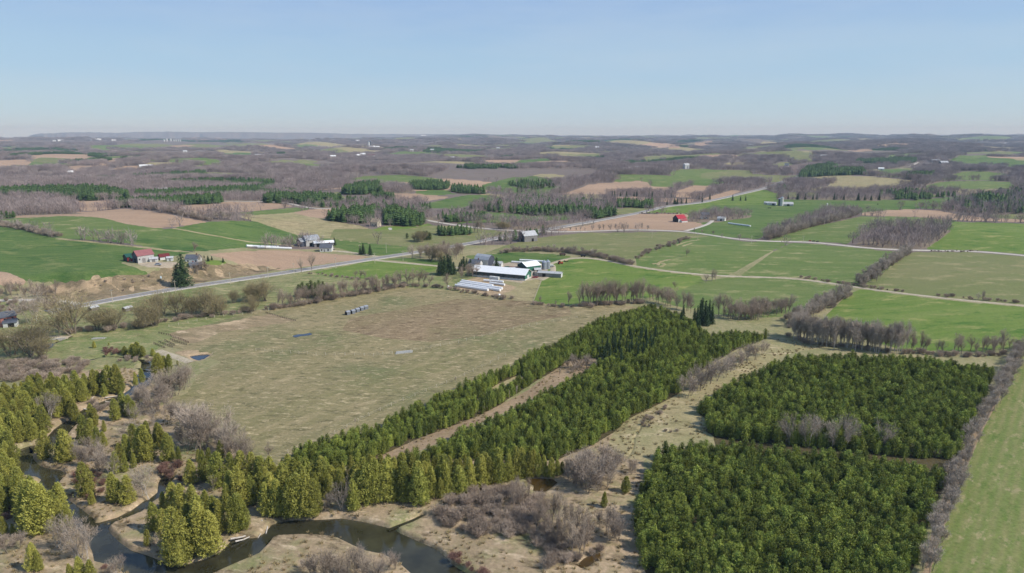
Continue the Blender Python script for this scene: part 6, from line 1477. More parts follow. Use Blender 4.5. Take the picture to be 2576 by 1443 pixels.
def barn(name, px, L, W, eave, ridge, rel, wall, roof, label, cat='barn', gable=None, doors=(), windows=(), gambrel=False, lean=None, group=None, zup=0.0, chimney=False, curb=None, roof_over=.45):
    """gabled building; rel: turn relative to the line of sight (positive shows its left gable)"""
    p = at([px])[0]
    az = math.atan2(p[0], p[1])
    # the pixel is the foot of the near wall: move the centre back by half the depth
    c = p + np.array([math.sin(az), math.cos(az), 0]) * (W * .5 * abs(math.cos(R(rel))) + L * .5 * abs(math.sin(R(rel))))
    zb = float(min(height(c[0], c[1]), p[2])) + zup
    root = empty(name, (c[0], c[1], zb), R(rel) - az); tag(root, label, cat, group)
    h = W / 2
    bm = bmesh.new()
    if gambrel: prof = [(-h, -.8), (h, -.8), (h, eave), (h * .62, eave + (ridge - eave) * .62), (0, ridge), (-h * .62, eave + (ridge - eave) * .62), (-h, eave)]
    else: prof = [(-h, -.8), (h, -.8), (h, eave), (0, ridge), (-h, eave)]
    prism(bm, prof, -L / 2, L / 2)
    bobj('wall', bm, wall, root)
    if gable is not None:      # end walls in another colour
        for s in (-1, 1):
            bm = bmesh.new(); pr = [(y * .985, z if z < 0 else z - .02) for y, z in prof]
            x = s * (L / 2 + .03)
            prism(bm, [(y, max(z, -.6)) for y, z in pr], min(x, x - s * .05), max(x, x - s * .05)); bobj('gable_wall', bm, gable, root)
    o = roof_over; th = .14
    up = [q for q in prof if q[1] >= eave - 1e-6]       # from +h eave over the ridge to -h
    bm = bmesh.new()
    def off(q, d):
        y, z = q; return (y, z + d)
    up = [(up[0][0] + o * .8, up[0][1] - o * .55)] + up[1:-1] + [(up[-1][0] - o * .8, up[-1][1] - o * .55)]
    pr = [off(q, .05) for q in up][::-1] + [off(q, .05 + th) for q in up]
    prism(bm, pr, -L / 2 - o, L / 2 + o); rf = bobj('roof', bm, roof, root)
    if chimney:
        bm = bmesh.new(); box(bm, L * .25, L * .25 + .7, -.35, .35, ridge - .4, ridge + 1.1); bobj('chimney', bm, pm('brick_chimney', 130, 80, 66), rf)
    if curb is not None:
        bm = bmesh.new()
        box(bm, -L / 2 - .05, L / 2 + .05, -h - .06, h + .06, -.8, curb[0]); bobj('base_wall', bm, curb[1], root)
    for (x, w_, z0, z1, side, mt) in doors:
        bm = bmesh.new()
        if side == 'front': box(bm, x - w_ / 2, x + w_ / 2, -h - .09, -h + .02, z0, z1)
        elif side == 'left': box(bm, -L / 2 - .12, -L / 2 + .02, x - w_ / 2, x + w_ / 2, z0, z1)
        else: box(bm, L / 2 - .02, L / 2 + .12, x - w_ / 2, x + w_ / 2, z0, z1)
        bobj('door', bm, mt, root)
    for (x, w_, z0, z1, side) in windows:
        bm = bmesh.new()
        if side == 'front': box(bm, x - w_ / 2, x + w_ / 2, -h - .07, -h + .02, z0, z1)
        elif side == 'left': box(bm, -L / 2 - .1, -L / 2 + .02, x - w_ / 2, x + w_ / 2, z0, z1)
        else: box(bm, L / 2 - .02, L / 2 + .1, x - w_ / 2, x + w_ / 2, z0, z1)
        wd = bobj('window', bm, PM['window_glass'], root)
        bm = bmesh.new()
        if side == 'front': box(bm, x - w_ / 2 - .1, x + w_ / 2 + .1, -h - .12, -h - .0, z0 - .16, z0 - .02)
        elif side == 'left': box(bm, -L / 2 - .15, -L / 2, x - w_ / 2 - .1, x + w_ / 2 + .1, z0 - .16, z0 - .02)
        else: box(bm, L / 2, L / 2 + .15, x - w_ / 2 - .1, x + w_ / 2 + .1, z0 - .16, z0 - .02)
        bobj('sill', bm, pm('white_trim', 226, 224, 218), wd)
    if lean is not None:      # lean-to on the front: (x0, x1, depth, low eave, high eave, wall, roof)
        x0, x1, dp, lo, hi, wm, rm = lean
        bm = bmesh.new(); prism(bm, [(-h - dp, -.8), (-h + .01, -.8), (-h + .01, hi), (-h - dp, lo)], x0, x1); bobj('lean_to', bm, wm, root)
        bm = bmesh.new(); prism(bm, [(-h - dp - .3, lo - .02), (-h + .01, hi + .08), (-h + .01, hi + .2), (-h - dp - .3, lo + .1)], x0 - .25, x1 + .25); bobj('lean_to_roof', bm, rm, root)
    return root
PM['window_glass'] = plain_mat('window_glass', lin(40, 46, 54), lin(58, 66, 76), 2, .15, .6)
DARK = pm('dark_opening', 34, 32, 32, .9)
WHITE_R = ribbed('white_metal_roof', 250, 250, 247, .96); GREY_R = ribbed('grey_metal_roof', 176, 180, 184); LGREY_R = ribbed('light_grey_roof', 202, 202, 200)
PINK_R = ribbed('faded_red_roof', 160, 104, 102, .84); RED_R = ribbed('bright_red_roof', 184, 48, 58, .9); GREEN_R = ribbed('green_metal_roof', 44, 92, 78); DRED_R = ribbed('dark_red_roof', 120, 48, 44)
WHITE_W = pm('white_wall', 228, 228, 222); GREY_W = pm('grey_board_wall', 150, 146, 142); LG_W = pm('pale_stone_wall', 200, 198, 192); SLATE_W = pm('slate_board_wall', 84, 88, 100)
GREEN_W = pm('green_metal_wall', 66, 122, 102); DGREEN_W = pm('dark_green_wall', 34, 66, 70); RED_W = pm('red_board_wall', 128, 46, 44); BRICK = pm('pink_brick', 176, 116, 106); BLACK_W = pm('black_board_wall', 52, 52, 58)
CONC = pm('concrete', 196, 190, 180); SHING = pm('grey_shingle', 104, 108, 116); CREAM = pm('cream_wall', 224, 210, 186)

# red roofed farm on the bank
barn('barn', (362, 661.5), 11.5, 8, 5.2, 8.6, 24, LG_W, PINK_R, 'barn with faded pink red roof and pale stone wall on the rise', 'barn', SLATE_W, doors=((-1.5, 2.4, -.2, 3.2, 'front', GREY_W), (0, 2.6, -.2, 3, 'left', DARK)), windows=((3, .9, 2.2, 3.2, 'front'), (-4.5, .9, 2.2, 3.2, 'front')))
barn('shed', (332, 657), 9, 6, 3.2, 5.0, 24, RED_W, GREEN_R, 'low dark red shed with green roof beside the pink roofed barn', 'shed', BLACK_W, doors=((-2, 1.6, -.2, 2.3, 'front', WHITE_W),), lean=(-2.5, 4.0, 2.6, 2.1, 3.0, RED_W, GREEN_R))
barn('garage', (388, 659), 5, 4, 2.2, 3.2, -10, WHITE_W, LGREY_R, 'small white lean shed at the end of the pink roofed barn', 'shed', doors=((0, 2.2, -.2, 1.9, 'front', GREY_W),))
barn('shed', (413, 654), 6.5, 4.5, 2.3, 4.2, 15, WHITE_W, DRED_R, 'small shed with dark red roof beside the pale yard', 'shed', RED_W, doors=((1, 1.4, -.2, 2, 'front', DARK),))
barn('shed', (428.5, 657), 4, 3.2, 2.4, 3.2, -8, WHITE_W, LGREY_R, 'tiny white shed next to the red roofed shed', 'shed', doors=((0, 1.2, -.2, 2, 'front', GREY_W),))
barn('house', (488, 664), 9, 7, 3.8, 6, -25, WHITE_W, SHING, 'white house with grey roof behind the tall spruces', 'house', doors=((1, 1, 0, 2.1, 'front', BRICK),), windows=((-2.5, 1, 1.2, 2.5, 'front'), (3.2, 1, 1.2, 2.5, 'front')), chimney=True)
barn('garage', (492, 676), 8, 6, 2.6, 4.2, 8, GREY_W, SHING, 'grey roofed garage on the bank below the white house', 'garage', doors=((0, 4, 0, 2.3, 'front', DARK),))
# grey barn farm
barn('barn', (764, 621), 9, 8, 4.6, 7.2, 30, SLATE_W, GREY_R, 'dark walled wing of the grey roofed barn', 'barn', doors=((0, 3, -.2, 2.8, 'left', DARK),))
barn('barn', (782, 620), 13, 10, 5.6, 9.2, 24, LG_W, GREY_R, 'large pale barn with grey roof beyond the brown field', 'barn', doors=((-2, 2.6, -.2, 3, 'front', DARK),), windows=((3, 1, 2, 3, 'front'),), gambrel=True)
barn('machine_shed', (815, 621), 17, 8, 3.6, 5.0, 4, GREY_W, WHITE_R, 'long open shed with white roof next to the grey barn', 'shed', doors=((-4.5, 4, -.2, 3, 'front', DARK), (0, 4, -.2, 3, 'front', DARK), (4.5, 4, -.2, 3, 'front', DARK)))
barn('house', (822, 634), 10, 8, 3.6, 6.6, -12, WHITE_W, SHING, 'white house with dark roof in front of the open shed', 'house', doors=((-1, 1, 0, 2.1, 'front', GREY_W),), windows=((-3.4, 1, 1, 2.3, 'front'), (2.2, 1.4, 1, 2.3, 'front')), chimney=True)
# dairy farm in the centre
barn('dairy_barn', (1262, 707), 41, 12, 4.4, 7.4, -24, DGREEN_W, WHITE_R, 'very long green barn with white roof in the dairy farm', 'barn', GREEN_W, curb=(1.1, WHITE_W), windows=tuple((x, 3.0, 1.6, 3.4, 'front') for x in range(-18, 19, 4)), doors=((0, 3.6, 0, 3.2, 'right', WHITE_W),), roof_over=.9)
barn('barn', (1331, 687), 13, 12, 4.8, 7.2, 36, GREEN_W, WHITE_R, 'square green barn with white roof behind the long dairy barn', 'barn', DGREEN_W, doors=((0, 4, 0, 3.6, 'left', BLACK_W),))
barn('barn', (1219, 670), 12.5, 9, 4.8, 8.2, -34, WHITE_W, GREY_R, 'old grey roofed barn beside the lone dark spruce', 'barn', SLATE_W, doors=((-3, 2.6, 0, 3, 'front', DARK),), gambrel=True)
barn('shed', (1384, 699), 17, 5, 3.0, 3.9, -14, GREY_W, LGREY_R, 'low grey shed on the edge of the bright green field', 'shed', WHITE_W, doors=((-4, 2.4, 0, 2.4, 'front', DARK),))
barn('shed', (1285, 688), 6, 5, 2.6, 3.8, 20, CREAM, LGREY_R, 'small cream shed between the dairy barns', 'shed', doors=((0, 1.6, 0, 2.1, 'front', DARK),))
barn('shed', (1254, 672), 6, 4.5, 2.8, 4.0, -20, WHITE_W, LGREY_R, 'small white shed right of the lone dark spruce', 'shed', doors=((0, 1.6, 0, 2.1, 'front', GREY_W),))
barn('shed', (1298, 683), 9, 4, 2.6, 3.2, -12, pm('rust_wall', 140, 100, 84), pm('rusty_roof', 150, 118, 102), 'rusty roofed open shed behind the long dairy barn', 'shed', doors=((-2, 2.4, 0, 2.2, 'front', DARK), (2, 2.4, 0, 2.2, 'front', DARK)))
def cyl(bm, r0, r1, z0, z1, k=20, x=0, y=0):
    a = [bm.verts.new((x + r0 * math.cos(2 * math.pi * i / k), y + r0 * math.sin(2 * math.pi * i / k), z0)) for i in range(k)]
    b = [bm.verts.new((x + r1 * math.cos(2 * math.pi * i / k), y + r1 * math.sin(2 * math.pi * i / k), z1)) for i in range(k)]
    bm.faces.new(a[::-1]); bm.faces.new(b)
    for i in range(k): bm.faces.new((a[i], a[(i + 1) % k], b[(i + 1) % k], b[i]))
def bin_(name, px, r, h, cap, wall, roof, label, cat='silo', group=None):
    p = at([px])[0]
    root = empty(name, p); tag(root, label, cat, group)
    bm = bmesh.new(); cyl(bm, r, r, -.4, h); bobj('wall', bm, wall, root)
    bm = bmesh.new(); cyl(bm, r + .12, .3, h + .003, h + cap); bobj('roof', bm, roof, root)
    bm = bmesh.new(); cyl(bm, .28, .2, h + cap - .01, h + cap + .3, 10); bobj('vent_cap', bm, roof, root)
    for i in range(3):
        bm = bmesh.new(); cyl(bm, r + .03, r + .03, h * (.25 + .25 * i), h * (.25 + .25 * i) + .12); bobj('band', bm, roof, root)
    return root
GALV = plain_mat('galvanised_steel', lin(176, 182, 190), lin(150, 156, 166), .8, .35, .5, .3)
bin_('grain_bin', (1369, 677), 1.9, 5.4, 1.5, GALV, GALV, 'left of the two steel bins beside the square green barn', 'silo')
bin_('grain_bin', (1378, 676), 1.9, 5.4, 1.5, GALV, GALV, 'right of the two steel bins beside the square green barn', 'silo')
# concrete bunker walls of the dairy yard
def wall_run(px0, px1, h, t, label, mat):
    p, q = at([px0, px1]); d = q - p; L = math.hypot(d[0], d[1]); a = math.atan2(d[1], d[0])
    o = empty('bunker_wall', ((p[0] + q[0]) / 2, (p[1] + q[1]) / 2, min(p[2], q[2])), a); tag(o, label, 'wall')
    bm = bmesh.new(); box(bm, -L / 2, L / 2, -t / 2, t / 2, -.6, h); bobj('panel', bm, mat, o)
    bm = bmesh.new(); box(bm, -L / 2 - .1, L / 2 + .1, -t / 2 - .1, t / 2 + .1, h + .002, h + .18); bobj('coping', bm, mat, o)
    return o
wall_run((1316, 704), (1342, 690), 2.6, .4, 'pale concrete bunker wall right of the long dairy barn', CONC)
wall_run((1290, 690), (1318, 699), 2.2, .4, 'concrete bunker wall behind the long dairy barn', CONC)
wall_run((1340, 689), (1352, 694), 2.2, .4, 'short concrete bunker wall below the square green barn', CONC)
# other barns
barn('barn', (1328, 609), 14.5, 11, 5.8, 9.6, 32, GREY_W, LGREY_R, 'big grey board barn with light grey roof above the olive field', 'barn', SLATE_W, doors=((0, 3, 0, 3.2, 'left', DARK), (2, 2.4, 0, 3, 'front', DARK)), gambrel=False)
barn('barn', (1709, 559.5), 12, 10.5, 4.4, 8.4, 40, WHITE_W, RED_R, 'black barn with bright red roof in the tan field', 'barn', BLACK_W, doors=((1, 3, 0, 3.4, 'front', DARK), (0, 3, 0, 3.4, 'left', DARK)), lean=(-3, 5.5, 3.2, 2.2, 3.2, WHITE_W, RED_R))
barn('house', (1772, 551), 10, 8, 5, 8, 10, WHITE_W, SHING, 'white house in the bare grove behind the red roofed black barn', 'house', windows=((-2, 1, 1, 2.4, 'front'), (2, 1, 1, 2.4, 'front')), doors=((0, 1, 0, 2.1, 'front', DARK),))
barn('shed', (1815, 556), 9, 6, 3, 5, -15, WHITE_W, LGREY_R, 'small white shed at the end of the bare grove', 'shed', doors=((0, 2, 0, 2.2, 'front', DARK),))
barn('house', (946, 571), 8, 8, 5, 8.4, -30, CREAM, pm('tan_roof', 188, 168, 140), 'small cream house at the edge of the green pines', 'house', windows=((-2, 1, 1.2, 2.6, 'front'), (2, 1, 1.2, 2.6, 'front')), doors=((0, 1, 0, 2.1, 'front', DARK),), chimney=True)
barn('house', (19, 822), 7.5, 6.5, 5.2, 7.6, 18, BRICK, SHING, 'pink brick house with grey roof at the left edge', 'house', windows=((-1.8, .9, 1, 2.3, 'front'), (1.8, .9, 3.4, 4.5, 'front'), (-1.8, .9, 3.4, 4.5, 'front')), doors=((0, 1, 0, 2.1, 'left', DARK),), chimney=True)
barn('garage', (29, 823.5), 6, 5, 2.5, 3.9, -14, WHITE_W, SHING, 'white garage in front of the pink brick house', 'garage', doors=((.6, 2.8, 0, 2.1, 'front', DARK),))
for k, (px, lab) in enumerate((((236, 783), 'grey run-in shed in the meadow nearer the side road'), ((321, 784), 'grey run-in shed half hidden by the creek willows'))):
    barn('field_shelter', px, 4.2, 3.2, 2.0, 2.6, 34, pm('weathered_boards', 140, 134, 126), LGREY_R, lab, 'shelter', doors=((0, 2.4, -.1, 1.8, 'left', DARK),))
for k, px in enumerate([(875, 793), (888, 790), (899, 786), (910, 782), (920, 779)]):
    lab = ('frontmost grey calf hutch in the pasture row of five', 'second grey calf hutch of the pasture row', 'middle grey calf hutch of the pasture row', 'fourth grey calf hutch of the pasture row', 'rearmost grey calf hutch in the pasture row of five')[k]
    barn('calf_hutch', px, 2.3, 2.2, 1.7, 2.2, 36, pm('grey_hutch_wall', 132, 136, 142), ribbed('grey_hutch_roof', 160, 164, 170), lab, 'hutch', group='calf hutches in the pasture', doors=((0, 1.8, -.1, 1.6, 'left', DARK),), roof_over=.15)
# farm with the tall silos
bin_('silo', (1961, 517), 2.3, 10, 1.4, pm('dark_stave', 92, 92, 96), GALV, 'tall dark silo of the farm above the sweeping green field', 'silo')
bin_('silo', (1966, 518), 2.4, 12.5, 1.6, pm('white_stave', 222, 220, 214), GALV, 'tall white silo of the farm above the sweeping green field', 'silo')
barn('barn', (1981, 518), 15, 10, 2.6, 5.5, 10, LG_W, LGREY_R, 'pale roofed barn right of the tall silos', 'barn', doors=((0, 4, 0, 3, 'front', DARK),))
barn('barn', (1941, 516), 14, 7, 3, 4.8, -8, WHITE_W, LGREY_R, 'long white barn left of the tall silos', 'barn', doors=((3, 4, 0, 3, 'front', DARK),))
barn('shed', (1928, 514), 7, 5, 2.6, 4.2, 14, WHITE_W, GREY_R, 'small white shed left of the silo farm barns', 'shed', doors=((0, 2, 0, 2.2, 'front', DARK),))
# far farms: (D pixel, length, width, eave, ridge, turn, wall, roof, label)
FAR = [
 ((2373, 416), 26, 20, 7, 14, 30, BLACK_W, LGREY_R, 'far dark barn with pale roof beside the far green field'),
 ((2353, 409), 26, 14, 6, 11, 8, WHITE_W, LGREY_R, 'far white house left of the dark barn'),
 ((2331, 415), 28, 10, 4, 7, -4, GREY_W, WHITE_R, 'far long white shed left of the dark barn'),
 ((2216, 428), 16, 10, 4, 7, 10, WHITE_W, WHITE_R, 'far white shed behind the right pine wood'),
 ((2182, 425), 12, 10, 5, 8, -10, WHITE_W, SHING, 'far white house behind the right pine wood'),
 ((2072, 396), 24, 14, 6, 10, 0, WHITE_W, WHITE_R, 'far white house beside the pale knoll'),
 ((1979, 418), 12, 9, 5, 8, 10, WHITE_W, SHING, 'far small white house by the dark ploughed field'),
 ((1726, 425), 14, 12, 10, 15, 30, WHITE_W, LGREY_R, 'far tall white house above the light green field'),
 ((1622, 422), 30, 14, 5, 8, -8, WHITE_W, WHITE_R, 'far long white shed in the hill woods'),
 ((1604, 424), 12, 10, 4, 6, 0, WHITE_W, WHITE_R, 'far small white shed beside the long white shed'),
 ((1891, 367), 60, 30, 9, 14, 0, CREAM, LGREY_R, 'very far pale barn on the right ridge'),
 ((1502, 374), 36, 24, 10, 18, 0, WHITE_W, WHITE_R, 'very far white barn in the central woods'),
 ((936, 372), 50, 24, 9, 15, 0, WHITE_W, WHITE_R, 'very far white barn below the far silos'),
 ((949, 372), 40, 20, 8, 13, 0, WHITE_W, WHITE_R, 'very far white shed right of the far silos'),
 ((899, 394), 40, 20, 7, 13, 10, CREAM, WHITE_R, 'very far cream barn of the far red roof farm'),
 ((913, 393), 24, 18, 8, 14, -10, WHITE_W, WHITE_R, 'very far white house of the far red roof farm'),
 ((934, 394), 46, 18, 7, 12, 0, WHITE_W, DRED_R, 'very far long barn with red roof'),
 ((838, 398), 24, 14, 7, 12, 0, WHITE_W, WHITE_R, 'very far white house by the far conifers'),
 ((1036, 381), 28, 18, 9, 15, 0, WHITE_W, LGREY_R, 'very far white house above the long green slope'),
 ((1087, 380), 30, 18, 8, 14, 0, CREAM, LGREY_R, 'very far cream house above the long green slope'),
 ((1253, 375), 30, 20, 9, 16, 0, WHITE_W, LGREY_R, 'very far white house left of the tan far field'),
 ((1138, 400), 18, 14, 6, 10, 0, WHITE_W, WHITE_R, 'far white hut in the central woods'),
 ((654, 393), 60, 22, 7, 12, 0, WHITE_W, LGREY_R, 'very far long white barn beside the far conifers'),
 ((368, 421), 52, 16, 6, 10, 0, WHITE_W, WHITE_R, 'far long white barn between the tan fields'),
 ((176, 440), 16, 12, 6, 10, 10, WHITE_W, WHITE_R, 'far small white house in the left woods'),
 ((410, 483), 14, 9, 4, 6, 0, WHITE_W, WHITE_R, 'small white shed behind the pine stand'),
 ((153, 356), 70, 40, 14, 24, 0, WHITE_W, WHITE_R, 'very far white barn near the left skyline'),
 ((137, 356), 40, 30, 12, 20, 0, WHITE_W, LGREY_R, 'very far white house near the left skyline'),
 ((247, 353), 80, 40, 14, 22, 0, WHITE_W, WHITE_R, 'very far long white barn on the left skyline'),
 ((287, 355), 60, 34, 12, 20, 0, WHITE_W, WHITE_R, 'very far white shed right of the skyline barn'),
 ((230, 355), 30, 24, 12, 20, 0, WHITE_W, LGREY_R, 'very far white house left of the skyline barn'),
 ((466, 383), 30, 18, 8, 14, 0, WHITE_W, LGREY_R, 'very far white house below the grain bins'),
 ((2532, 364), 40, 26, 10, 18, 0, WHITE_W, WHITE_R, 'very far white barn at the right skyline'),
 ((2407, 375), 60, 30, 9, 14, 0, WHITE_W, LGREY_R, 'very far long pale barn right of the far conifers'),
 ((1065, 343), 140, 60, 20, 34, 0, WHITE_W, WHITE_R, 'white barn on the very horizon'),
 ((900, 356), 60, 30, 12, 20, 0, WHITE_W, WHITE_R, 'very far white shed on the wooded ridge'),
]
for px, L, W, e, r_, rel, wm, rm, lab in FAR:
    if L >= 28: L, W, e, r_ = L * .72, W * .7, e * .75, r_ * .75
    nm = 'farmhouse' if 'house' in lab or 'hut' in lab else 'far_barn'
    barn(nm, px, L, W, e, r_, rel, wm, rm, lab, 'house' if nm == 'farmhouse' else 'barn', doors=((0, L * .12, 0, e * .7, 'front', DARK),), zup=1.0)
for k, (px, h, r_) in enumerate([((928, 370), 30, 6), ((932, 370), 34, 6)]):
    bin_('silo', px, r_, h, 4, WHITE_W if k == 0 else pm('dark_stave', 92, 92, 96), GALV, ('very far white silo above the far farm', 'very far dark silo above the far farm')[k], 'silo')
for k, x in enumerate((413, 420, 430, 438, 443, 449, 454)):
    bin_('grain_bin', (x, 356), 7 if k < 3 else 5, 24 if k in (1, 2) else 15, 5, WHITE_W, WHITE_R, '%s from the left of the far white grain bins on the left ridge' % ORD[k], 'silo', 'grain bins on the left ridge')

# ------------------------------------------------------------------ wrapped bales
WRAP = plain_mat('white_bale_wrap', lin(248, 248, 246), lin(228, 228, 226), 1.5, .4, .5)
def bale_row(P, r0, label):
    W = at(dense(P, 3, False)); s = np.concatenate([[0], np.cumsum(np.linalg.norm(np.diff(W[:, :2], axis=0), axis=1))])
    q = np.arange(0, s[-1], 1.35); c = np.stack([np.interp(q, s, W[:, i]) for i in range(3)], 1)
    root = empty('bale_row', c[0]); tag(root, label, 'bales')
    T = np.gradient(c, axis=0) if len(c) > 1 else np.array([[1, 0, 0]]); T[:, 2] = 0; T = unit(T)
    bm0 = bmesh.new(); cyl(bm0, r0, r0, -.64, .64, 12); bmesh.ops.bevel(bm0, geom=[e for e in bm0.edges if abs(e.verts[0].co.z - e.verts[1].co.z) < .01], offset=.16, segments=1)
    me = bpy.data.meshes.new('wrapped_bale'); bm0.to_mesh(me); bm0.free(); me.materials.append(WRAP)
    for i in range(len(c)):
        o = bpy.data.objects.new('bale', me); COL.objects.link(o); o.parent = root
        o.location = (c[i][0] - c[0][0] + RND.uniform(-.05, .05), c[i][1] - c[0][1] + RND.uniform(-.05, .05), c[i][2] - c[0][2] + r0 * RND.uniform(.92, 1.0))
        o.rotation_euler = (R(90), 0, math.atan2(T[i][1], T[i][0]) + R(90))
bale_row([(622, 621), (660, 623), (700, 624)], 1.0, 'upper row of white wrapped bales above the brown field')
bale_row([(650, 624.5), (700, 626), (735, 627.5)], 1.0, 'lower row of white wrapped bales above the brown field')
bale_row(Z(2, 1, [(5, 255), (60, 258), (120, 262), (160, 264)]), .8, 'front row of white bales behind the square green barn')
bale_row(Z(2, 1, [(85, 236), (150, 238), (240, 245), (310, 250)]), .8, 'back row of white bales behind the square green barn')
bale_row(Z(2, 0, [(2180, 987), (2260, 998), (2340, 1008), (2400, 1016)]), .9, 'line of white bales in the green field by the gravel road')
for k, (a, b) in enumerate((((1164, 710), (1240, 722)), ((1160, 714), (1262, 729)), ((1154, 718), (1258, 733)), ((1148, 721), (1230, 733)))):
    bale_row([a, b], 1.0, ('topmost', 'second', 'third', 'lowest')[k] + ' long row of white bales in the dirt yard')
bale_row(Z(1, 1, [(2300, 442), (2400, 448), (2480, 456)]), .8, 'row of white bales close below the long dairy barn')
bale_row(Z(1, 1, [(2360, 468), (2430, 476), (2500, 486)]), .8, 'short double row of white bales beside the dirt yard')
def one_bale(px, r0, label, mat=None):
    p = at([px])[0]; bm = bmesh.new(); cyl(bm, r0, r0, -.6, .6, 14); bmesh.ops.bevel(bm, geom=[e for e in bm.edges if abs(e.verts[0].co.z - e.verts[1].co.z) < .01], offset=.15, segments=2)
    o = bobj('round_bale', bm, mat or WRAP, None); o.location = (p[0], p[1], p[2] + r0 * .95); o.rotation_euler = (R(90), 0, RND.uniform(0, 3)); tag(o, label, 'bale')
one_bale((1256, 745), .8, 'single white bale at the shrubs below the dirt yard')
one_bale((1128, 724), .8, 'single white bale left of the dirt yard')
one_bale((2081, 518), 2.2, 'white round bale in the sweeping green field')

# ------------------------------------------------------------------ vehicles and small things
TYRE = pm('black_tyre', 34, 34, 36, .9); ORANGE = pm('orange_paint', 214, 84, 44, .4)
def tractor(px, yaw, body, label):
    p = at([px])[0]; root = empty('tractor', p, yaw); tag(root, label, 'tractor')
    bm = bmesh.new(); box(bm, .1, 2.2, -.42, .42, .75, 1.5); box(bm, -1.3, .1, -.5, .5, .8, 1.3); bmesh.ops.bevel(bm, geom=bm.edges[:], offset=.06, segments=1); bobj('body', bm, body, root)
    bm = bmesh.new(); prism(bm, [(-.62, 1.3), (.62, 1.3), (.55, 2.5), (-.55, 2.5)], -1.2, .15); cab = bobj('cab', bm, PM['window_glass'], root)
    bm = bmesh.new(); box(bm, -1.35, .3, -.7, .7, 2.503, 2.62); bobj('roof', bm, body, cab)
    for x, y, r0, w in ((-.8, -.8, .85, .45), (-.8, .8, .85, .45), (1.6, -.7, .52, .32), (1.6, .7, .52, .32)):
        bm = bmesh.new(); cyl(bm, r0, r0, -w / 2, w / 2, 18); o = bobj('wheel', bm, TYRE, root); o.location = (x, y, r0); o.rotation_euler = (R(90), 0, 0)
        bm = bmesh.new(); cyl(bm, r0 * .5, r0 * .5, -w / 2 - .03, w / 2 + .03, 12); bobj('rim', bm, body, o)
tractor((1409, 664), R(20), ORANGE, 'orange red tractor parked in the bright green field')
def wagon(px, yaw, L, W, h, body, label, cat='wagon', low=.75):
    p = at([px])[0]; root = empty('farm_wagon', p, yaw); tag(root, label, cat)
    bm = bmesh.new(); box(bm, -L / 2, L / 2, -W / 2, W / 2, low, low + h); bmesh.ops.bevel(bm, geom=bm.edges[:], offset=.05, segments=1); bobj('box_body', bm, body, root)
    bm = bmesh.new(); box(bm, -L / 2 - .05, L / 2 + 1.2, -.1, .1, low - .2, low - .03); bobj('drawbar', bm, TYRE, root)
    for x in (-L * .32, L * .32):
        for y in (-W * .5, W * .5):
            bm = bmesh.new(); cyl(bm, .42, .42, -.14, .14, 16); o = bobj('wheel', bm, TYRE, root); o.location = (x, y, .42); o.rotation_euler = (R(90), 0, 0)
wagon((1238, 704.5), R(-22), 3.4, 2.2, 2.0, WHITE_W, 'white box trailer nearer the left end of the long dairy barn', 'trailer')
wagon((1249, 706), R(-22), 3.8, 2.2, 2.0, WHITE_W, 'white box trailer right of its twin by the long dairy barn', 'trailer')
wagon((1415, 642.5), R(-5), 5, 2.2, 1.2, pm('brown_boards', 112, 84, 70), 'brown wagon at the end of the paddock hedge')
wagon((1467, 646), R(-8), 4.2, 2.0, 1.0, BLACK_W, 'dark wagon standing on the farm lane bend')
wagon((1424, 658), R(25), 3.0, 1.6, .5, pm('pale_implement', 206, 186, 140), 'pale hay implement beside the orange tractor')
wagon((1388, 672), R(0), 2.6, 1.6, 1.2, WHITE_W, 'small white tank trailer beside the steel bins')
def car(px, yaw, paint, label, pickup=False):
    p = at([px])[0]; root = empty('parked_car', p, yaw); tag(root, label, 'car')
    bm = bmesh.new(); prism(bm, [(-.85, .35), (.85, .35), (.88, .7), (.8, .95), (-.8, .95), (-.88, .7)], -2.15, 2.15); bobj('body', bm, paint, root)
    x0, x1 = (-.3, 1.0) if pickup else (-1.7, 1.0)
    bm = bmesh.new(); v = [bm.verts.new(q) for q in ((x0, -.76, .951), (x1, -.76, .951), (x1, .76, .951), (x0, .76, .951), (x0 + .35, -.62, 1.5), (x1 - .6, -.62, 1.5), (x1 - .6, .62, 1.5), (x0 + .35, .62, 1.5))]
    for f in ((0, 3, 2, 1), (4, 5, 6, 7), (0, 1, 5, 4), (1, 2, 6, 5), (2, 3, 7, 6), (3, 0, 4, 7)): bm.faces.new([v[i] for i in f])
    cab = bobj('cabin', bm, PM['window_glass'], root)
    bm = bmesh.new(); box(bm, x0 + .33, x1 - .58, -.64, .64, 1.502, 1.56); bobj('roof', bm, paint, cab)
    for x in (-1.35, 1.35):
        for y in (-.84, .84):
            bm = bmesh.new(); cyl(bm, .34, .34, -.11, .11, 16); o = bobj('wheel', bm, TYRE, root); o.location = (x, y, .34); o.rotation_euler = (R(90), 0, 0)
            bm = bmesh.new(); cyl(bm, .2, .2, -.125, .125, 10); bobj('rim', bm, GALV, o)
car((1262, 678), R(30), pm('dark_car_paint', 60, 62, 70, .3), 'dark pickup parked in the dairy yard beside the lone spruce', True)
car((1272, 682), R(-50), pm('silver_car_paint', 190, 192, 196, .3), 'silver car parked between the dairy barns')
car((1346, 699), R(20), pm('red_car_paint', 150, 40, 38, .3), 'red pickup parked by the bunker wall', True)
car((398, 667), R(10), pm('silver_car_paint', 190, 192, 196, .3), 'silver car in the yard of the pink roofed barn')
car((835, 629), R(-20), pm('dark_car_paint', 60, 62, 70, .3), 'dark car beside the white house of the grey barn')
wagon((1302, 692), R(-20), 4.5, 2.2, 1.0, pm('rust_wall', 140, 100, 84), 'rusty wagon between the bunker walls')
wagon((1276, 676), R(10), 4.0, 2.0, 1.1, pm('green_wagon', 60, 92, 70), 'green wagon behind the small cream shed')
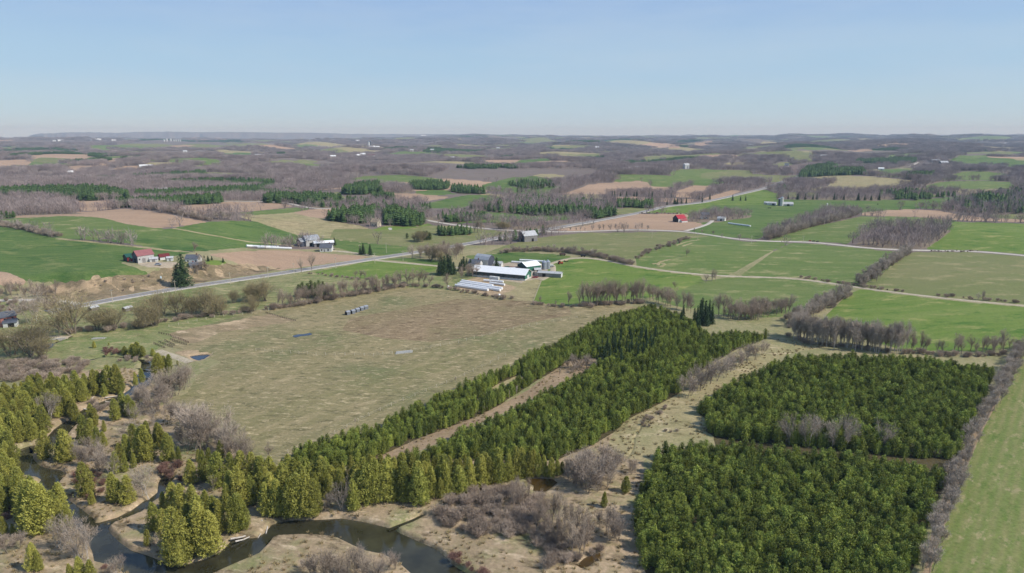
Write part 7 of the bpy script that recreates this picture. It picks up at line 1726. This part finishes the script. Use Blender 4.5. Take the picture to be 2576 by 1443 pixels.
barn('shed', (1271, 691), 5, 4, 2.2, 3.2, -24, GREY_W, GREY_R, 'tiny grey shed at the rear of the long dairy barn', 'shed', doors=((0, 1.4, 0, 1.9, 'front', DARK),))
barn('shed', (1352, 686), 4.5, 4, 2.2, 3.2, 10, CREAM, LGREY_R, 'tiny cream shed right of the square green barn', 'shed', doors=((0, 1.4, 0, 1.9, 'front', DARK),))
barn('house', (1196, 677), 9, 7.5, 4, 6.6, -20, WHITE_W, SHING, 'white farmhouse behind the dairy farm spruces', 'house', windows=((-2.4, 1, 1.1, 2.4, 'front'), (2.4, 1, 1.1, 2.4, 'front')), doors=((0, 1, 0, 2.1, 'front', DARK),), chimney=True)
def stack(name, px, yaw, L, n, mat, label, cat):
    p = at([px])[0]; root = empty(name, p, yaw); tag(root, label, cat)
    for i in range(n):
        for s in (0, 1):
            bm = bmesh.new(); box(bm, -L / 2 + .4 * i, L / 2 + .4 * i - 1.0 * s, -1.6 + i * 1.25, -.75 + i * 1.25, -.2 + .31 * s, .1 + .3 * s); bobj('slab', bm, mat, root)
stack('feed_bunk', (1015, 887), R(20), 8, 3, pm('pale_slab', 190, 188, 180), 'pale stacked feed bunk beside the pasture fence', 'feed bunk')
stack('stone_slab', (249, 851), R(12), 6, 2, pm('pale_slab', 190, 188, 180), 'white slabs lying in the green meadow', 'slabs')
# culvert
def culvert():
    p = at(Z(0, 1, [(585, 1022)]))[0]; root = empty('culvert', p, R(25)); tag(root, 'small concrete culvert where the creek meets the dark pool', 'culvert')
    bm = bmesh.new(); box(bm, -3.2, 3.2, -.6, .6, -1.3, .35); bobj('headwall', bm, CONC, root)
    bm = bmesh.new(); cyl(bm, .65, .65, -.62, .02, 16); o = bobj('pipe_mouth', bm, DARK, root); o.rotation_euler = (R(90), 0, 0); o.location = (-.6, -.62, -.55)
culvert()
# garden rows of the paddock corner
def pen(P, label):
    W = at(P); root = empty('feeder_row', W[0]); tag(root, label, 'fence')
    for i in range(len(W) - 1):
        d = W[i + 1] - W[i]; L = math.hypot(d[0], d[1]); n = max(2, int(L / 1.6))
        for k in range(n + 1):
            q = W[i] + d * k / n - W[0]
            bm = bmesh.new(); box(bm, q[0] - .09, q[0] + .09, q[1] - .09, q[1] + .09, q[2] - .3, q[2] + .95); bobj('post', bm, DARKWOOD, root)
        for z in (.4, .85):
            a, b = W[i] - W[0], W[i + 1] - W[0]; t = TB(1); t.limb((a[0], a[1], a[2] + z), (b[0], b[1], b[2] + z), .07, .07, 4); link('rail', t.mesh('rail', DARKWOOD), root)
DARKWOOD = pm('dark_fence_wood', 96, 86, 74, .9); PALEWOOD = pm('pale_fence_wood', 218, 206, 182, .9)
pen(Z(1, 1, [(100, 762), (250, 805), (400, 842)]), 'dark board fence closing the far end of the sandy paddock')
pen(Z(0, 1, [(1660, 1040), (1760, 1090)]), 'dark garden fence below the sandy paddock, nearest the track')
pen(Z(0, 1, [(1720, 1030), (1880, 1085)]), 'dark garden fence just under the sandy paddock')
pen(Z(0, 1, [(1550, 1070), (1660, 1115)]), 'dark garden fence farthest down by the cedar clump')
pen(Z(0, 1, [(1600, 1056), (1740, 1108)]), 'dark garden fence in the middle of the small pens')
pen(Z(0, 1, [(1600, 965), (1700, 985), (1900, 1060)]), 'dark fence along the near end of the sandy paddock')
# wire fences with pale posts
def fence(P, sp, label, h=1.35, rail=True):
    W = at(dense(P, 8, False)); s = np.concatenate([[0], np.cumsum(np.linalg.norm(np.diff(W[:, :2], axis=0), axis=1))])
    q = np.arange(0, s[-1], sp); c = np.stack([np.interp(q, s, W[:, i]) for i in range(3)], 1); c[:, 2] = height(c[:, 0], c[:, 1])
    root = empty('pasture_fence', c[0]); tag(root, label, 'fence')
    me = None
    for i in range(len(c)):
        if me is None:
            t = TB(2); t.limb((0, 0, -.3), (0, 0, h), .115, .105, 5); t.limb((0, 0, h - .001), (0, 0, h + .02), .105, .01, 5); me = t.mesh('fence_post', PALEWOOD)
        o = bpy.data.objects.new('post', me); COL.objects.link(o); o.parent = root; o.location = c[i] - c[0]; o.rotation_euler = (RND.uniform(-.06, .06), RND.uniform(-.06, .06), 0)
    if rail:
        t = TB(3)
        for i in range(len(c) - 1):
            for z in (.5, 1.1):
                a, b = c[i] - c[0], c[i + 1] - c[0]; t.limb((a[0], a[1], a[2] + z), (b[0], b[1], b[2] + z), .025, .025, 3)
        o = link('wire', t.mesh('fence_wire', PALEWOOD), root)
fence(Z(1, 2, [(0, 85), (300, 105), (600, 130), (900, 130), (1180, 138), (1350, 115), (1420, 118)]), 4.5, 'pale post fence crossing the pasture left of the feed bunk')
fence(Z(1, 2, [(1560, 92), (1700, 70), (1900, 30), (2050, 0)]) + Z(2, 1, [(0, 925), (230, 880), (430, 848), (700, 805)]), 5.0, 'pale post fence crossing the pasture right of the feed bunk')
fence(Z(0, 1, [(1700, 900), (1950, 850), (2200, 800), (2576, 765)]) + Z(1, 1, [(300, 700), (600, 652), (900, 600), (1200, 548), (1460, 495)]), 5.0, 'pale post fence below the pasture hedgerow')
fence(Z(1, 2, [(150, 1180), (500, 1050), (800, 920), (1100, 760), (1400, 620), (1700, 500), (2000, 380), (2300, 240), (2576, 110)]), 6.0, 'pale post fence along the edge of the long pine strip')
fence([(1343, 757), (1352, 732), (1363, 705)], 3.0, 'pale fence beside the bright green field')
# utility poles
def pole(px, h, label):
    p = at([px])[0]; root = empty('utility_pole', p); tag(root, label, 'pole', 'utility poles along the roads')
    t = TB(4); t.limb((0, 0, -.5), (0, 0, h), .16, .11, 7); link('shaft', t.mesh('pole_shaft', PALEWOOD), root)
    bm = bmesh.new(); box(bm, -1.1, 1.1, -.07, .07, h - .9, h - .72); bobj('crossarm', bm, PALEWOOD, root)
    for x in (-.95, 0.95):
        bm = bmesh.new(); cyl(bm, .06, .05, h - .718, h - .5, 8, x, 0); bobj('insulator', bm, CONC, root)
for px in ((283.5, 762), (442, 737), (580, 715), (675, 700), (740, 690), (845, 675), (943, 662), (1014, 657), (905, 640), (972, 636)):
    _pn = [283.5, 442, 580, 675, 740, 845, 905, 943, 972, 1014].index(px[0])
    pole(px, 8.5, '%s from the left of the thin utility poles beside the highway' % ORD[_pn])
for px in ((1640, 600), (1755, 603), (1890, 613), (2020, 612)):
    pole(px, 7.5, '%s from the left of the thin utility poles below the gravel road' % ORD[[1640, 1755, 1890, 2020].index(px[0])])
# driftwood
def log(P, r0, r1, label, group=None, z=None):
    W = at_plane(P, WATER_Z + .15 if z is None else z)
    t = TB(5)
    for i in range(len(W) - 1):
        f0, f1 = i / (len(W) - 1), (i + 1) / (len(W) - 1)
        t.limb(W[i] + [0, 0, .9 * (1 - f0)], W[i + 1] + [0, 0, .9 * (1 - f1)], r0 + (r1 - r0) * f0, r0 + (r1 - r0) * f1, 7)
    o = link('driftwood_log', t.mesh('driftwood', BARK_PALE)); tag(o, label, 'log', group)
log(Z(0, 3, [(2320, 880), (2430, 845), (2540, 795)]), .28, .16, 'long pale log jutting from the peninsula bank into the river')
log(Z(0, 3, [(2370, 905), (2450, 870), (2535, 815)]), .24, .13, 'second pale log lying beside the long river log')
log(Z(0, 3, [(2500, 770), (2535, 790), (2520, 815)]), .2, .12, 'short pale log crossing the river log tips')
log(Z(1, 3, [(140, 600), (100, 680), (115, 740), (100, 795)]), .3, .15, 'bleached fallen tree hanging over the river bend')
log(Z(1, 3, [(60, 690), (100, 720), (20, 840)]), .22, .1, 'bleached branch below the fallen tree at the bend')
log(Z(0, 2, [(1060, 580), (1120, 560), (1180, 540)]), .25, .12, 'pale log on the upstream bank')
log(Z(0, 2, [(920, 590), (960, 550), (990, 520)]), .22, .12, 'leaning pale log under the upstream cedars')
log(Z(0, 2, [(1060, 615), (1120, 605)]), .2, .1, 'short pale log in the upstream water')
log(Z(0, 2, [(150, 1060), (260, 1040), (400, 1020)]), .22, .12, 'pale log on the mud by the left cedars')
log(Z(0, 2, [(840, 690), (890, 678)]), .25, .15, 'pale log tip in the upstream bend')

# ------------------------------------------------------------------ cattle
def cow_mesh(name, mat):
    """one continuous body grown from a jointed skeleton"""
    P = [(0, 0, 1.02), (.62, 0, 1.05), (.95, 0, 1.22), (1.28, 0, 1.3), (1.55, 0, 1.12), (-.62, 0, 1.04), (-.86, 0, 1.05), (-.97, 0, .55),
         (.58, .22, .72), (.58, .22, .38), (.58, .22, 0), (.58, -.22, .72), (.58, -.22, .38), (.58, -.22, 0),
         (-.66, .22, .75), (-.74, .22, .42), (-.66, .22, 0), (-.66, -.22, .75), (-.74, -.22, .42), (-.66, -.22, 0), (1.24, .2, 1.36), (1.24, -.2, 1.36)]
    E = [(0, 1), (1, 2), (2, 3), (3, 4), (0, 5), (5, 6), (6, 7), (1, 8), (8, 9), (9, 10), (1, 11), (11, 12), (12, 13), (5, 14), (14, 15), (15, 16), (5, 17), (17, 18), (18, 19), (3, 20), (3, 21)]
    Rr = [.38, .34, .2, .16, .1, .34, .14, .04, .13, .08, .06, .13, .08, .06, .16, .08, .06, .16, .08, .06, .05, .05]
    me = bpy.data.meshes.new(name + '_skeleton'); me.from_pydata(P, E, [])
    o = bpy.data.objects.new(name + '_skeleton', me); COL.objects.link(o)
    o.modifiers.new('s', 'SKIN'); o.modifiers.new('d', 'SUBSURF').levels = 1
    for i, v in enumerate(me.skin_vertices[0].data): v.radius = (Rr[i], Rr[i] * 1.1); v.use_root = (i == 0)
    dg = bpy.context.evaluated_depsgraph_get(); ev = o.evaluated_get(dg)
    out = bpy.data.meshes.new_from_object(ev); bpy.data.objects.remove(o); out.materials.clear(); out.materials.append(mat)
    return out
COW = {'red': cow_mesh('cow', pm('red_hide', 126, 62, 46, .8)), 'dark': cow_mesh('cow', pm('dark_hide', 44, 36, 34, .8))}
for px, kind, yaw, lab in (((2037, 608), 'red', 10, 'reddish brown cow on the gravel road'), ((2046, 609), 'dark', 5, 'dark cow on the gravel road right behind the reddish one'), ((2056, 610), 'dark', -10, 'dark cow on the gravel road farthest from the reddish one'),
                      ((1933, 524.5), 'dark', 20, 'dark cow below the silo farm, left of two'), ((1938, 524.5), 'dark', 190, 'dark cow below the silo farm, right of two'), ((2208, 515), 'dark', 30, 'dark cow in the sweeping green field'), ((2181, 524), 'dark', 0, 'dark cow lower in the sweeping green field')):
    p = at([px])[0]; o = link('cow', COW[kind]); o.location = p; o.rotation_euler = (0, 0, R(yaw)); o.scale = (1.15,) * 3; tag(o, lab, 'cow')
# ------------------------------------------------------------------ air
def haze():
    m = bpy.data.materials.new('haze_air'); m.use_nodes = True
    nt = m.node_tree; nt.nodes.clear()
    out = nt.nodes.new('ShaderNodeOutputMaterial'); v = nt.nodes.new('ShaderNodeVolumePrincipled')
    v.inputs['Color'].default_value = (.56, .78, 1.0, 1); v.inputs['Absorption Color'].default_value = (1, 1, 1, 1); v.inputs['Density'].default_value = HAZE_DENSITY; v.inputs['Anisotropy'].default_value = .0
    nt.links.new(v.outputs[0], out.inputs['Volume'])
    x, y0, y1, z0, z1 = 22500., -3000., 27600., -60., 330.
    V = [(-x, y0, z0), (x, y0, z0), (x, y1, z0), (-x, y1, z0), (-x, y0, z1), (x, y0, z1), (x, y1, z1), (-x, y1, z1)]
    F = [(0, 3, 2, 1), (4, 5, 6, 7), (0, 1, 5, 4), (1, 2, 6, 5), (2, 3, 7, 6), (3, 0, 4, 7)]
    tag(link('haze', mesh_np('haze', V, F), None, m), 'thin blue haze lying over the whole countryside', 'haze', None, 'stuff')
HAZE_DENSITY = 6.2e-5
haze()
